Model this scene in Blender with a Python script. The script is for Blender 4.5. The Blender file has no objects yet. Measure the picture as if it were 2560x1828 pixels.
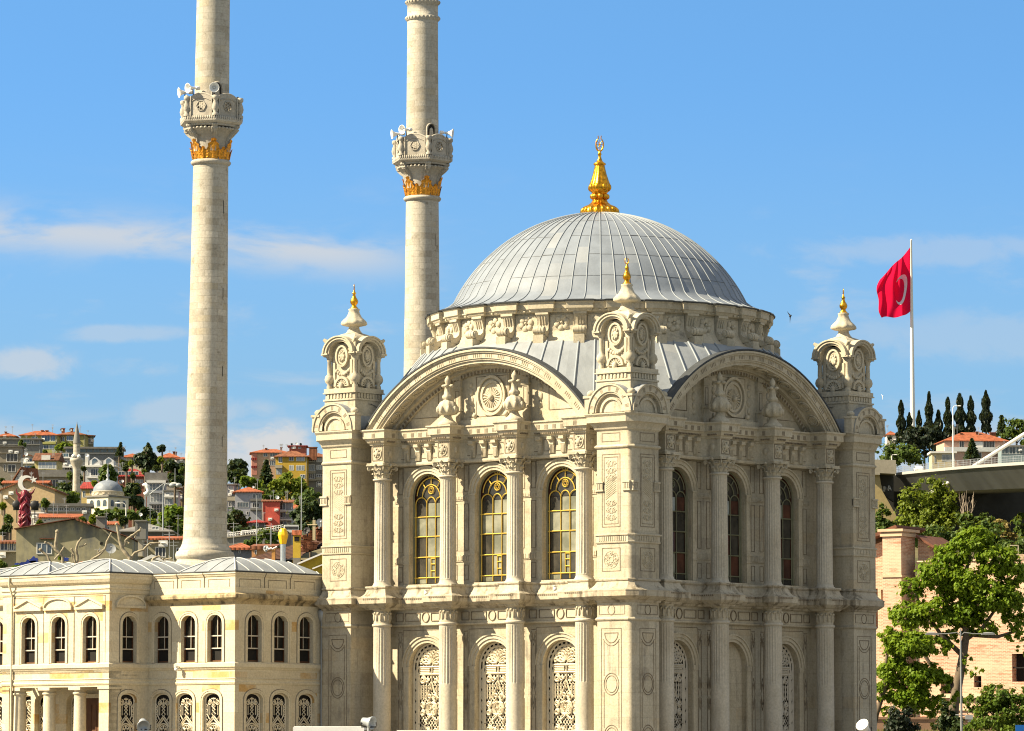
import bpy, math, random
from mathutils import Matrix
from math import sin, cos, pi, radians as R, sqrt, atan2, tan, exp
random.seed(7)
scene = bpy.context.scene

# ------------------------------------------------------------------ camera
FPX = 10786.0                      # focal length in pixels of a 2560 px wide frame
PITCH = math.atan(982.0 / FPX)
ZC = 2.0
cam_d = bpy.data.cameras.new('camera')
cam_d.sensor_width = 36.0
cam_d.lens = 36.0 * FPX / 2560.0
cam_d.clip_start = 1.0
cam_d.clip_end = 20000.0
cam = bpy.data.objects.new('camera', cam_d)
scene.collection.objects.link(cam)
cam.location = (0, 0, ZC)
cam.rotation_euler = (pi / 2 + PITCH, 0, 0)
scene.camera = cam

# ------------------------------------------------------------------ sun and sky
SUN_AZ = R(76)                     # left of the direction towards the camera
SUN_EL = R(40)
SUN = (-sin(SUN_AZ) * cos(SUN_EL), -cos(SUN_AZ) * cos(SUN_EL), sin(SUN_EL))
sl = bpy.data.lights.new('sun', 'SUN')
sl.energy = 5.0
sl.angle = R(0.5)
sl.color = (1.0, 0.85, 0.60)
so = bpy.data.objects.new('sun', sl)
scene.collection.objects.link(so)
so.rotation_euler = (pi / 2 - SUN_EL, 0, atan2(SUN[1], SUN[0]) + pi / 2)
so.location = (-200, -50, 200)

world = bpy.data.worlds.new('World')
scene.world = world
world.use_nodes = True

class NT:
    """tiny helper for node trees"""
    def __init__(s, tree): s.t = tree; tree.nodes.clear()
    def n(s, typ, **kw):
        nd = s.t.nodes.new(typ)
        ins = kw.pop('ins', {})
        for k, v in kw.items(): setattr(nd, k, v)
        for k, v in ins.items(): s.set(nd, k, v)
        return nd
    def set(s, nd, k, v):
        sock = nd.inputs[k]
        if isinstance(v, bpy.types.NodeSocket): s.t.links.new(v, sock)
        elif isinstance(v, bpy.types.Node): s.t.links.new(v.outputs[0], sock)
        else: sock.default_value = v
    def m(s, op, a, b=0.0, c=0.0, clamp=False):
        nd = s.n('ShaderNodeMath', operation=op, use_clamp=clamp)
        for i, v in enumerate((a, b, c)): s.set(nd, i, v)
        return nd.outputs[0]
    def vm(s, op, a, b=(0, 0, 0)):
        nd = s.n('ShaderNodeVectorMath', operation=op)
        s.set(nd, 0, a); s.set(nd, 1, b)
        return nd.outputs[0]
    def noise(s, vec, scale, detail=4.0, rough=0.55, dist=0.0):
        nd = s.n('ShaderNodeTexNoise')
        s.set(nd, 'Vector', vec); s.set(nd, 'Scale', scale); s.set(nd, 'Detail', detail)
        s.set(nd, 'Roughness', rough); s.set(nd, 'Distortion', dist)
        return nd.outputs[0]
    def ramp(s, fac, a, b, va=0.0, vb=1.0):
        nd = s.n('ShaderNodeMapRange')
        nd.clamp = True
        nd.interpolation_type = 'SMOOTHSTEP'
        for i, v in enumerate((fac, a, b, va, vb)): s.set(nd, i, v)
        return nd.outputs[0]
    def mix(s, fac, a, b, mode='MIX'):
        nd = s.n('ShaderNodeMix', data_type='RGBA', blend_type=mode)
        s.set(nd, 0, fac)
        for k, v in ((6, a), (7, b)):
            if isinstance(v, (tuple, list)) and len(v) == 3: v = (*v, 1.0)
            s.set(nd, k, v)
        return nd.outputs[2]
    def sep(s, v):
        nd = s.n('ShaderNodeSeparateXYZ'); s.set(nd, 0, v); return nd.outputs
    def comb(s, x, y, z):
        nd = s.n('ShaderNodeCombineXYZ')
        for i, v in enumerate((x, y, z)): s.set(nd, i, v)
        return nd.outputs[0]

w = NT(world.node_tree)
tc = w.n('ShaderNodeTexCoord')
gx, gy, gz = w.sep(tc.outputs['Generated'])
# the sky is read a little higher up than the view so that it stays deep blue
zz = w.m('ADD', w.m('MULTIPLY', gz, 3.0), 0.19)
skyv = w.vm('NORMALIZE', w.comb(gx, gy, zz))
sky = w.n('ShaderNodeTexSky', sky_type='NISHITA', sun_disc=False, sun_elevation=SUN_EL,
          sun_rotation=atan2(SUN[0], SUN[1]), altitude=50.0, air_density=1.0, dust_density=0.25, ozone_density=2.4)
w.set(sky, 'Vector', skyv)
# clouds, in direction space: u along the horizon, v height above it
yy = w.m('MAXIMUM', gy, 0.05)
u = w.m('DIVIDE', gx, yy)
v = w.m('DIVIDE', gz, yy)
cv = w.comb(w.m('MULTIPLY', u, 30.0), w.m('MULTIPLY', v, 95.0), 3.7)
n1 = w.noise(cv, 1.0, 7.0, 0.58, 0.3)
# the long thin streak
line = w.m('SUBTRACT', v, w.m('SUBTRACT', 0.1146, w.m('MULTIPLY', u, 0.075)))
lg = w.m('POWER', 2.718, w.m('MULTIPLY', w.m('MULTIPLY', line, line), -34000.0))
lg = w.m('MULTIPLY', lg, w.ramp(u, -0.005, -0.045))
streak = w.m('MULTIPLY', w.ramp(w.m('ADD', n1, w.m('MULTIPLY', lg, 0.16)), 0.40, 0.68), lg)
# low cumulus bank behind the hill and thin veils elsewhere
bank = w.m('MULTIPLY', w.ramp(v, 0.083, 0.070), w.ramp(n1, 0.40, 0.58))
veil = w.m('MULTIPLY', w.m('MULTIPLY', w.ramp(n1, 0.52, 0.75), 0.35), w.ramp(v, 0.145, 0.10))
cl = w.m('MAXIMUM', w.m('MAXIMUM', w.m('MULTIPLY', streak, 0.80), w.m('MULTIPLY', bank, 0.80)), veil)
cl = w.m('MULTIPLY', cl, w.ramp(gz, 0.02, 0.05))
haze = w.m('MULTIPLY', w.ramp(v, 0.165, 0.055), 0.85)
n3 = w.noise(w.comb(w.m('MULTIPLY', u, 75.0), w.m('MULTIPLY', v, 120.0), 1.3), 1.0, 6.0, 0.6, 0.4)
for u0, v0, su, sv, k in ((-0.0575, 0.0725, 0.0135, 0.0058, 1.0), (-0.0640, 0.0690, 0.012, 0.004, 0.9), (-0.1115, 0.0915, 0.0105, 0.0042, 0.6), (-0.090, 0.0985, 0.016, 0.0022, 0.35), (0.095, 0.118, 0.035, 0.004, 0.28), (0.105, 0.098, 0.030, 0.006, 0.25), (-0.075, 0.080, 0.02, 0.004, 0.4)):
    du = w.m('DIVIDE', w.m('SUBTRACT', u, u0), su); dv = w.m('DIVIDE', w.m('SUBTRACT', v, v0), sv)
    g = w.m('POWER', 2.718, w.m('MULTIPLY', w.m('ADD', w.m('MULTIPLY', du, du), w.m('MULTIPLY', dv, dv)), -1.0))
    cl = w.m('MAXIMUM', cl, w.m('MULTIPLY', w.m('MULTIPLY', w.ramp(w.m('ADD', w.m('MULTIPLY', n3, 1.1), w.m('MULTIPLY', g, 0.55)), 0.60, 1.02), w.ramp(g, 0.08, 0.5)), k))
# broken bright cloud added overhead and behind the camera, unseen, to fill the shade
n2 = w.noise(w.comb(w.m('MULTIPLY', gx, 2.2), w.m('MULTIPLY', gy, 2.2), w.m('MULTIPLY', gz, 3.0)), 1.0, 5.0, 0.55)
over = w.m('MULTIPLY', w.m('MAXIMUM', w.ramp(gz, 0.22, 0.42), w.ramp(gy, 0.45, -0.05)), w.ramp(n2, 0.30, 0.55))
SKY_TINT = (0.73, 1.10, 1.17)
skc = w.mix(1.0, sky.outputs[0], SKY_TINT, 'MULTIPLY')
skc = w.mix(haze, skc, (1.18, 2.05, 2.70, 1.0))
cloudc = (2.62, 2.66, 2.70, 1.0)
col = w.mix(cl, skc, cloudc)
col = w.mix(over, col, (2.3, 2.28, 2.14, 1.0))
bg = w.n('ShaderNodeBackground', ins={'Color': col, 'Strength': 0.099})
wo = w.n('ShaderNodeOutputWorld')
w.t.links.new(bg.outputs[0], wo.inputs[0])

scene.view_settings.view_transform = 'Standard'
scene.view_settings.look = 'None'
scene.view_settings.gamma = 1.0
scene.view_settings.use_curve_mapping = False
scene.view_settings.exposure = 1.4
scene.render.engine = 'CYCLES'
scene.cycles.max_bounces = 6
scene.cycles.diffuse_bounces = 3
scene.cycles.transparent_max_bounces = 4
scene.cycles.use_denoising = True
scene.cycles.filter_width = 1.1

# ------------------------------------------------------------------ pixel -> world (2560 x 1828 picture)
def at(px, py, Y):
    a = (px - 1280.0) / FPX; b = (914.0 - py) / FPX
    d = (a, cos(PITCH) - b * sin(PITCH), sin(PITCH) + b * cos(PITCH))
    k = Y / d[1]
    return (d[0] * k, Y, d[2] * k + ZC)
def mpp(Y): return Y / FPX          # metres per picture pixel at depth Y

# ------------------------------------------------------------------ mesh helper
class MB:
    zmap = None
    def __init__(s): s.v = []; s.f = []; s.mi = []; s.sm = []
    def add(s, vs, fs, m=0, smooth=False):
        o = len(s.v); s.v.extend(vs)
        for f in fs:
            s.f.append(tuple(i + o for i in f)); s.mi.append(m); s.sm.append(smooth)
        return s
    def box(s, x0, x1, y0, y1, z0, z1, m=0):
        v = [(x0,y0,z0),(x1,y0,z0),(x1,y1,z0),(x0,y1,z0),(x0,y0,z1),(x1,y0,z1),(x1,y1,z1),(x0,y1,z1)]
        return s.add(v, [(0,3,2,1),(4,5,6,7),(0,1,5,4),(1,2,6,5),(2,3,7,6),(3,0,4,7)], m)
    def obox(s, c, ux, hx, hy, z0, z1, m=0):
        """box turned about z: c centre, ux unit x axis, half sizes"""
        uy = (-ux[1], ux[0]); v = []
        for z in (z0, z1):
            for a, b in ((-1,-1),(1,-1),(1,1),(-1,1)):
                v.append((c[0]+ux[0]*hx*a+uy[0]*hy*b, c[1]+ux[1]*hx*a+uy[1]*hy*b, z))
        return s.add(v, [(0,3,2,1),(4,5,6,7),(0,1,5,4),(1,2,6,5),(2,3,7,6),(3,0,4,7)], m)
    def prism(s, poly, z0, z1, m=0):
        n = len(poly)
        v = [(x,y,z0) for x,y in poly] + [(x,y,z1) for x,y in poly]
        f = [tuple(range(n-1,-1,-1)), tuple(range(n,2*n))] + [(i,(i+1)%n,n+(i+1)%n,n+i) for i in range(n)]
        return s.add(v, f, m)
    def xprism(s, poly, y0, y1, m=0, smooth=False):
        """outline in (x,z), extruded along y from y0 (front) to y1"""
        n = len(poly)
        v = [(x,y0,z) for x,z in poly] + [(x,y1,z) for x,z in poly]
        s.add(v, [tuple(range(n)), tuple(range(2*n-1,n-1,-1))], m)
        return s.add(v, [(i,n+i,n+(i+1)%n,(i+1)%n) for i in range(n)], m, smooth)
    def lathe(s, prof, seg=24, c=(0,0), m=0, smooth=True, mod=None, z0=0.0, cap=True):
        v = []; f = []
        for i,(r,z) in enumerate(prof):
            for k in range(seg):
                a = 2*pi*k/seg; rr = r*(mod(a,i,z) if mod else 1.0)
                v.append((c[0]+rr*cos(a), c[1]+rr*sin(a), z0+z))
        n = len(prof)
        for i in range(n-1):
            for k in range(seg):
                k2 = (k+1)%seg
                f.append((i*seg+k, i*seg+k2, (i+1)*seg+k2, (i+1)*seg+k))
        s.add(v, f, m, smooth)
        if cap:
            if prof[0][0] > 1e-4: s.add(v[:seg], [tuple(range(seg-1,-1,-1))], m)
            if prof[-1][0] > 1e-4: s.add(v[-seg:], [tuple(range(seg))], m)
        return s
    def tube(s, pts, r, n=5, m=0, smooth=True, closed=False):
        P = [tuple(p) for p in pts]; N = len(P)
        rr = r if isinstance(r,(list,tuple)) else [r]*N
        prev = None; v = []
        for i in range(N):
            a = P[i-1] if (i or closed) else P[0]; b = P[(i+1)%N] if (i<N-1 or closed) else P[-1]
            t = [b[k]-a[k] for k in range(3)]
            l = sqrt(sum(q*q for q in t)) or 1.0; t = [q/l for q in t]
            if prev is None:
                h = (0,0,1) if abs(t[2])<0.9 else (1,0,0)
                x = cross(h,t)
            else:
                d = sum(prev[k]*t[k] for k in range(3)); x = [prev[k]-d*t[k] for k in range(3)]
            l = sqrt(sum(q*q for q in x)) or 1.0; x = [q/l for q in x]; prev = x
            y = cross(t,x)
            for k in range(n):
                a2 = 2*pi*k/n
                v.append(tuple(P[i][j]+rr[i]*(x[j]*cos(a2)+y[j]*sin(a2)) for j in range(3)))
        f = []
        for i in range(N if closed else N-1):
            j = (i+1)%N
            for k in range(n):
                k2=(k+1)%n; f.append((i*n+k,i*n+k2,j*n+k2,j*n+k))
        s.add(v,f,m,smooth)
        if not closed:
            s.add(v[:n],[tuple(range(n-1,-1,-1))],m); s.add(v[-n:],[tuple(range(n))],m)
        return s
    def sweep(s, path, prof, closed=False, m=0, mids=None):
        """profile (out, z) swept along a plan path; out is to the right of travel"""
        N = len(path); off = []
        for i in range(N):
            p = path[i]
            def nrm(a,b):
                dx,dy=b[0]-a[0],b[1]-a[1]; l=sqrt(dx*dx+dy*dy) or 1.0
                return (dy/l,-dx/l)
            n1 = nrm(path[i-1],p) if (i or closed) else None
            n2 = nrm(p,path[(i+1)%N]) if (i<N-1 or closed) else None
            if n1 is None: n1=n2
            if n2 is None: n2=n1
            k = 1.0+n1[0]*n2[0]+n1[1]*n2[1]; k = max(k,0.25)
            off.append(((n1[0]+n2[0])/k,(n1[1]+n2[1])/k))
        M=len(prof); v=[]
        for i in range(N):
            for o,z in prof: v.append((path[i][0]+off[i][0]*o, path[i][1]+off[i][1]*o, z))
        for i in range(N if closed else N-1):
            j=(i+1)%N
            for k in range(M-1):
                pass
        for k in range(M-1):
            f=[]
            for i in range(N if closed else N-1):
                j=(i+1)%N
                f.append((i*M+k, j*M+k, j*M+k+1, i*M+k+1))
            s.f.extend([tuple(q+len(s.v) for q in t) for t in f])
            s.mi.extend([(mids[k] if mids else m)]*len(f)); s.sm.extend([False]*len(f))
        s.v.extend(v)
        return s
    def ball(s, c, rx, ry=None, rz=None, seg=12, rings=8, m=0):
        ry = rx if ry is None else ry; rz = rx if rz is None else rz
        v=[];f=[]
        for i in range(rings+1):
            t=pi*i/rings
            for k in range(seg):
                a=2*pi*k/seg
                v.append((c[0]+rx*sin(t)*cos(a), c[1]+ry*sin(t)*sin(a), c[2]-rz*cos(t)))
        for i in range(rings):
            for k in range(seg):
                k2=(k+1)%seg; f.append((i*seg+k,i*seg+k2,(i+1)*seg+k2,(i+1)*seg+k))
        return s.add(v,f,m,True)
    def xf(s, fn, start=0):
        for i in range(start,len(s.v)): s.v[i]=fn(s.v[i])
        return s
    def build(s, name, mats, parent=None, loc=None, rotz=None, label=None):
        if MB.zmap: s.v = [(x, y, MB.zmap(z)) for x, y, z in s.v]
        me = bpy.data.meshes.new(name)
        me.from_pydata(s.v, [], s.f)
        if not isinstance(mats,(list,tuple)): mats=[mats]
        for mt in mats: me.materials.append(mt)
        me.polygons.foreach_set('material_index', s.mi)
        me.polygons.foreach_set('use_smooth', s.sm)
        me.update()
        o = bpy.data.objects.new(name, me)
        scene.collection.objects.link(o)
        if parent: o.parent = parent
        if loc: o.location = loc
        if rotz: o.rotation_euler = (0,0,rotz)
        if label: o['label'] = label
        return o
def cross(a,b): return (a[1]*b[2]-a[2]*b[1], a[2]*b[0]-a[0]*b[2], a[0]*b[1]-a[1]*b[0])
def tag(o, label, cat=None, group=None, kind=None):
    o['label']=label
    if cat: o['category']=cat
    if group: o['group']=group
    if kind: o['kind']=kind
    return o
def thing(name, label, cat, loc=(0,0,0), rotz=0.0, group=None):
    o=bpy.data.objects.new(name,None); o.empty_display_size=0.5
    scene.collection.objects.link(o)
    o.location=loc; o.rotation_euler=(0,0,rotz)
    return tag(o,label,cat,group)
def dup(o, parent=None, loc=None, rotz=None):
    c=o.copy(); scene.collection.objects.link(c)
    c.parent = parent if parent is not None else o.parent
    if loc is not None: c.location=loc
    if rotz is not None: c.rotation_euler=(0,0,rotz)
    for ch in o.children: dup(ch,c)
    return c
def arc(cx,cz,rx,rz,a0,a1,n):
    return [(cx+rx*cos(a0+(a1-a0)*i/n), cz+rz*sin(a0+(a1-a0)*i/n)) for i in range(n+1)]

# ------------------------------------------------------------------ materials
def newmat(name):
    mt=bpy.data.materials.new(name); mt.use_nodes=True
    return mt, NT(mt.node_tree)
def finish(t, color, rough=0.8, bump=None, bstr=0.3, bdist=0.02, metal=0.0, spec=0.3):
    p=t.n('ShaderNodeBsdfPrincipled')
    if isinstance(color,tuple) and len(color)==3: color=(*color,1)
    t.set(p,'Base Color',color); t.set(p,'Roughness',rough); t.set(p,'Metallic',metal)
    p.inputs['Specular IOR Level'].default_value=spec
    if bump is not None:
        b=t.n('ShaderNodeBump',ins={'Height':bump,'Strength':bstr,'Distance':bdist})
        t.set(p,'Normal',b)
    o=t.n('ShaderNodeOutputMaterial'); t.t.links.new(p.outputs[0],o.inputs[0])
    return p
def stone(name, ca, cb, stain=(0.185,0.165,0.135), st=0.6, courses=None, tints=None, round_r=None, lines=0.25, st_lo=0.56, st_hi=0.80, rnd=True, streakz=0.45, ochre=0.26):
    """weathered limestone: large tone drift, block courses, streaks of soot, fine pitting"""
    mt,t=newmat(name)
    co=t.n('ShaderNodeTexCoord').outputs['Object']
    vec=co
    if rnd:
        oi=t.n('ShaderNodeObjectInfo')
        r=t.m('MULTIPLY',oi.outputs['Random'],37.0)
        vec=t.vm('ADD',co,t.comb(r,r,0.0))
    x,y,z=t.sep(co)
    n1=t.noise(vec,0.8,5.0,0.6)
    col=t.mix(t.ramp(n1,0.3,0.7),ca,cb)
    h=None
    if courses:
        bw,bh=courses
        if round_r: uu=t.m('MULTIPLY',t.m('ARCTAN2',y,x),round_r)
        else: uu=t.m('ADD',x,y)
        b=t.n('ShaderNodeTexBrick'); b.offset=0.5; b.squash=1.0
        t.set(b,'Vector',t.comb(uu,z,0.0))
        t.set(b,'Color1',(0,0,0,1)); t.set(b,'Color2',(1,1,1,1)); t.set(b,'Mortar',(0.5,0.5,0.5,1))
        t.set(b,'Scale',1.0); t.set(b,'Mortar Size',0.008); t.set(b,'Mortar Smooth',0.1); t.set(b,'Bias',0.0)
        t.set(b,'Brick Width',bw); t.set(b,'Row Height',bh)
        g=t.sep(b.outputs[0])[0]
        for lo,hi,c,k in (tints or ()):
            sel=t.m('MULTIPLY',t.m('GREATER_THAN',g,lo),t.m('LESS_THAN',g,hi))
            sel=t.m('MULTIPLY',sel,t.ramp(t.noise(vec,1.6,3.0),0.35,0.6,k*0.35,k))
            col=t.mix(sel,col,c)
        col=t.mix(t.m('MULTIPLY',b.outputs[1],lines),col,stain)
        h=b.outputs[1]
    n2=t.noise(t.vm('MULTIPLY',vec,(4.5,4.5,streakz)),1.0,6.0,0.62)
    n2b=t.noise(vec,1.7,6.0,0.65)
    sf=t.m('MULTIPLY',t.ramp(t.m('ADD',t.m('MULTIPLY',n2,0.6),t.m('MULTIPLY',n2b,0.4)),st_lo,st_hi),st)
    col=t.mix(sf,col,stain)
    n4=t.noise(t.vm('ADD',vec,(7.3,2.1,5.5)),0.9,6.0,0.7)
    col=t.mix(t.m('MULTIPLY',t.ramp(n4,0.56,0.74),ochre),col,(0.43,0.33,0.18))
    n3=t.noise(vec,13.0,8.0,0.7)
    f3=t.ramp(n3,0.28,0.72,0.80,1.08)
    col=t.mix(1.0,col,t.comb(f3,f3,f3),'MULTIPLY')
    bh_=n3
    if h is not None: bh_=t.m('SUBTRACT',n3,t.m('MULTIPLY',h,0.8))
    finish(t,col,0.85,bh_,0.35,0.03,spec=0.2)
    return mt
def plain(name, c, rough=0.6, var=0.12, scale=3.0, metal=0.0, spec=0.3, bstr=0.15):
    mt,t=newmat(name)
    co=t.n('ShaderNodeTexCoord').outputs['Object']
    oi=t.n('ShaderNodeObjectInfo'); r=t.m('MULTIPLY',oi.outputs['Random'],23.0)
    n=t.noise(t.vm('ADD',co,t.comb(r,r,r)),scale,6.0,0.6)
    f=t.ramp(n,0.25,0.75,1.0-var,1.0+var)
    col=t.mix(1.0,c,t.comb(f,f,f),'MULTIPLY')
    finish(t,col,rough,n,bstr,0.02,metal,spec)
    return mt
def plaster(name, c, dirt=(0.12,0.11,0.09), k=0.35, lo=0.55, hi=0.75, scale=0.35):
    """painted render with rain streaks and worn patches"""
    mt,t=newmat(name)
    co=t.n('ShaderNodeTexCoord').outputs['Object']
    oi=t.n('ShaderNodeObjectInfo'); r=t.m('MULTIPLY',oi.outputs['Random'],91.0)
    v=t.vm('ADD',co,t.comb(r,r,0.0))
    n=t.noise(t.vm('MULTIPLY',v,(1.2,1.2,0.25)),scale*4,5.0,0.6)
    n2=t.noise(v,scale,6.0,0.7)
    s=t.m('MULTIPLY',t.ramp(t.m('ADD',t.m('MULTIPLY',n,0.5),t.m('MULTIPLY',n2,0.5)),lo,hi),k)
    col=t.mix(s,c,dirt)
    f=t.ramp(t.noise(v,2.0,5.0),0.3,0.7,0.9,1.06)
    col=t.mix(1.0,col,t.comb(f,f,f),'MULTIPLY')
    finish(t,col,0.85,n2,0.2,0.05,spec=0.15)
    return mt
def tiles(name, c, step=0.35, dark=(0.07,0.03,0.02)):
    mt,t=newmat(name)
    co=t.n('ShaderNodeTexCoord').outputs['Object']
    oi=t.n('ShaderNodeObjectInfo'); r=t.m('MULTIPLY',oi.outputs['Random'],51.0)
    v=t.vm('ADD',co,t.comb(r,r,0.0))
    x,y,z=t.sep(v)
    s=t.m('ABSOLUTE',t.m('SINE',t.m('MULTIPLY',t.m('ADD',x,t.m('MULTIPLY',y,0.37)),pi/step)))
    rows=t.m('FRACT',t.m('MULTIPLY',t.m('ADD',z,t.m('MULTIPLY',y,0.2)),3.0))
    n=t.noise(v,0.9,6.0,0.7)
    col=t.mix(t.ramp(n,0.35,0.75),c,tuple(q*0.45 for q in c))
    col=t.mix(t.m('MULTIPLY',t.ramp(s,0.35,0.0),0.6),col,dark)
    col=t.mix(t.m('MULTIPLY',t.ramp(rows,0.2,0.0),0.4),col,dark)
    finish(t,col,0.85,s,0.5,0.06,spec=0.15)
    return mt
def leafmat(name, ca, cb, trans=0.35):
    mt,t=newmat(name)
    g=t.n('ShaderNodeNewGeometry')
    oi=t.n('ShaderNodeObjectInfo')
    co=t.n('ShaderNodeTexCoord').outputs['Object']
    n=t.noise(co,0.5,3.0)
    f=t.m('ADD',t.m('MULTIPLY',g.outputs['Random Per Island'],0.6),t.m('MULTIPLY',t.ramp(n,0.3,0.7),0.4))
    col=t.mix(f,ca,cb)
    d=t.n('ShaderNodeBsdfPrincipled'); t.set(d,'Base Color',col); t.set(d,'Roughness',0.5); d.inputs['Specular IOR Level'].default_value=0.25
    tr=t.n('ShaderNodeBsdfTranslucent'); t.set(tr,'Color',t.mix(0.5,col,(0.30,0.34,0.03),'MIX'))
    mx=t.n('ShaderNodeMixShader'); t.set(mx,0,trans)
    t.t.links.new(d.outputs[0],mx.inputs[1]); t.t.links.new(tr.outputs[0],mx.inputs[2])
    o=t.n('ShaderNodeOutputMaterial'); t.t.links.new(mx.outputs[0],o.inputs[0])
    return mt

M={}
LA,LB=(0.50,0.45,0.345),(0.42,0.37,0.27)
TINT=((0.80,0.93,(0.46,0.37,0.24),0.5),(0.0,0.12,(0.30,0.26,0.20),0.55))
M['wall']=stone('wall_stone',LA,LB,courses=(0.95,0.42),tints=TINT,st=0.85,st_lo=0.50,st_hi=0.72)
M['carved']=stone('carved_stone',(0.52,0.468,0.36),(0.43,0.38,0.28),st=0.85,st_lo=0.50,st_hi=0.74)
M['ledge']=stone('ledge_stone',(0.48,0.43,0.33),(0.40,0.35,0.265),st=0.95,st_lo=0.46,st_hi=0.66,stain=(0.11,0.09,0.06))
M['column']=stone('column_stone',(0.54,0.495,0.405),(0.45,0.405,0.32),st=0.65,st_lo=0.52,st_hi=0.76,streakz=0.3)
M['groove']=plain('groove_shade_grime',(0.19,0.155,0.11),0.9,0.4,6.0)  # puts the shade and grime of carved grooves into dark strips
M['minaret']=stone('minaret_stone',(0.47,0.44,0.375),(0.39,0.36,0.30),courses=(0.55,0.24),round_r=0.75,st=0.85,lines=0.34,
    tints=((0.72,0.84,(0.42,0.365,0.26),0.65),(0.0,0.17,(0.31,0.275,0.21),0.65),(0.92,1.1,(0.56,0.52,0.44),0.6)),streakz=5.0,st_lo=0.54,st_hi=0.72,stain=(0.17,0.15,0.11))
M['minaret_trim']=stone('minaret_trim_stone',(0.46,0.43,0.37),(0.36,0.33,0.275),st=0.7,st_lo=0.5,st_hi=0.7)
M['pav']=stone('pavilion_stone',(0.62,0.555,0.41),(0.56,0.485,0.34),courses=(0.9,0.36),tints=((0.66,0.80,(0.50,0.31,0.11),0.9),(0.88,0.96,(0.54,0.37,0.16),0.8),(0.05,0.14,(0.66,0.60,0.45),0.8)),st=0.4,lines=0.10)
M['pav_trim']=stone('pavilion_trim_stone',(0.63,0.57,0.425),(0.56,0.485,0.345),st=0.5)
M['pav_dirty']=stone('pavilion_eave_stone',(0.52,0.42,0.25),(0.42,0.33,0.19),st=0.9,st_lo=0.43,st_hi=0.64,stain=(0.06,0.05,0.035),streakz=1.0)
M['soot']=plain('soot_black',(0.035,0.033,0.03),0.9,0.3)
M['dark']=plain('dark_interior',(0.012,0.011,0.01),0.9,0.2)
# lead: sheets with their own tone
def leadmat(name, base, polar=None):
    mt,t=newmat(name)
    co=t.n('ShaderNodeTexCoord').outputs['Object']
    x,y,z=t.sep(co)
    if polar: a=t.m('FLOOR',t.m('MULTIPLY',t.m('ADD',t.m('ARCTAN2',y,x),pi),polar/(2*pi))); b=t.m('FLOOR',t.m('MULTIPLY',z,1.6))
    else: a=t.m('FLOOR',t.m('MULTIPLY',t.m('ADD',x,y),1.4)); b=t.m('FLOOR',t.m('MULTIPLY',t.m('SUBTRACT',x,y),1.4))
    wn=t.n('ShaderNodeTexWhiteNoise'); t.set(wn,'Vector',t.comb(a,b,0.0))
    n=t.noise(co,1.3,7.0,0.65); n2=t.noise(t.vm('MULTIPLY',co,(5,5,1.2)),1.0,5.0)
    col=t.mix(t.ramp(n,0.35,0.7),base,tuple(q*0.80 for q in base))
    col=t.mix(t.m('MULTIPLY',t.ramp(wn.outputs[0],0.80,1.0),0.16),col,(0.46,0.44,0.38))
    f=t.m('ADD',0.95,t.m('MULTIPLY',wn.outputs[0],0.08))
    col=t.mix(1.0,col,t.comb(f,f,f),'MULTIPLY')
    col=t.mix(t.m('MULTIPLY',t.ramp(n2,0.62,0.8),0.35),col,(0.14,0.13,0.12))
    finish(t,col,0.55,n,0.25,0.05,0.0,0.35)
    return mt
M['lead']=leadmat('lead_dome_sheet',(0.20,0.23,0.272),64)
M['lead_roof']=leadmat('lead_roof_sheet',(0.255,0.28,0.305))
M['lead_seam']=plain('lead_seam',(0.25,0.278,0.305),0.5,0.1)
M['lead_edge']=plain('lead_edge_dark',(0.045,0.05,0.055),0.6,0.2)
M['joint_grey']=plain('lead_joint',(0.13,0.135,0.14),0.7,0.2)
M['gold']=plain('gilded_metal',(0.74,0.345,0.025),0.30,0.45,9.0,1.0,0.5,0.4)
M['gold_old']=plain('old_gilding',(0.62,0.27,0.03),0.42,0.45,14.0,0.85,0.5,0.6)
M['brass']=plain('tarnished_brass',(0.30,0.17,0.04),0.4,0.2,9.0,0.9)
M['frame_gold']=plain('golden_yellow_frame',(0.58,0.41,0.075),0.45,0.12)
M['frame_green']=plain('green_frame_and_shaded_gold',(0.16,0.16,0.10),0.6,0.2)  # also golden tracery on the shaded side, with the shade in its colour
def panemat(name,ca,cb,rough=0.12,scale=1.2,spec=0.6):
    mt,t=newmat(name)
    co=t.n('ShaderNodeTexCoord').outputs['Object']
    oi=t.n('ShaderNodeObjectInfo'); r=t.m('MULTIPLY',oi.outputs['Random'],77.0)
    n=t.noise(t.vm('ADD',co,t.comb(r,r,r)),scale,4.0,0.6)
    col=t.mix(t.ramp(n,0.35,0.65),ca,cb)
    finish(t,col,rough,n,0.05,0.01,0.0,spec)
    return mt
M['pane']=panemat('mosque_pane',(0.13,0.135,0.10),(0.26,0.26,0.20))
M['pane_dark']=panemat('dark_pane',(0.025,0.025,0.022),(0.06,0.055,0.045))
M['pane_black']=panemat('near_black_pane',(0.010,0.011,0.010),(0.03,0.028,0.022),0.15,1.5,0.22)
M['pane_light']=panemat('curtained_pane',(0.16,0.18,0.19),(0.30,0.31,0.30),0.12,0.8,0.8)
M['pane_red']=panemat('stained_red_pane',(0.05,0.022,0.016),(0.10,0.04,0.026))
M['pane_house']=panemat('house_pane',(0.03,0.045,0.055),(0.10,0.13,0.15),0.08,0.5,0.9)
M['pane_teal']=panemat('teal_glazing',(0.03,0.06,0.07),(0.07,0.11,0.12),0.15,0.5,0.8)
M['grille']=plain('painted_grille',(0.62,0.55,0.41),0.6,0.12)
M['grille_grey']=plain('shaded_grille_and_bar',(0.50,0.46,0.38),0.6,0.12)  # cream grille paint greyed as shade on the shaded side; also pavilion glazing bars
M['white']=plain('white_paint',(0.72,0.72,0.70),0.5,0.06)
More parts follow.
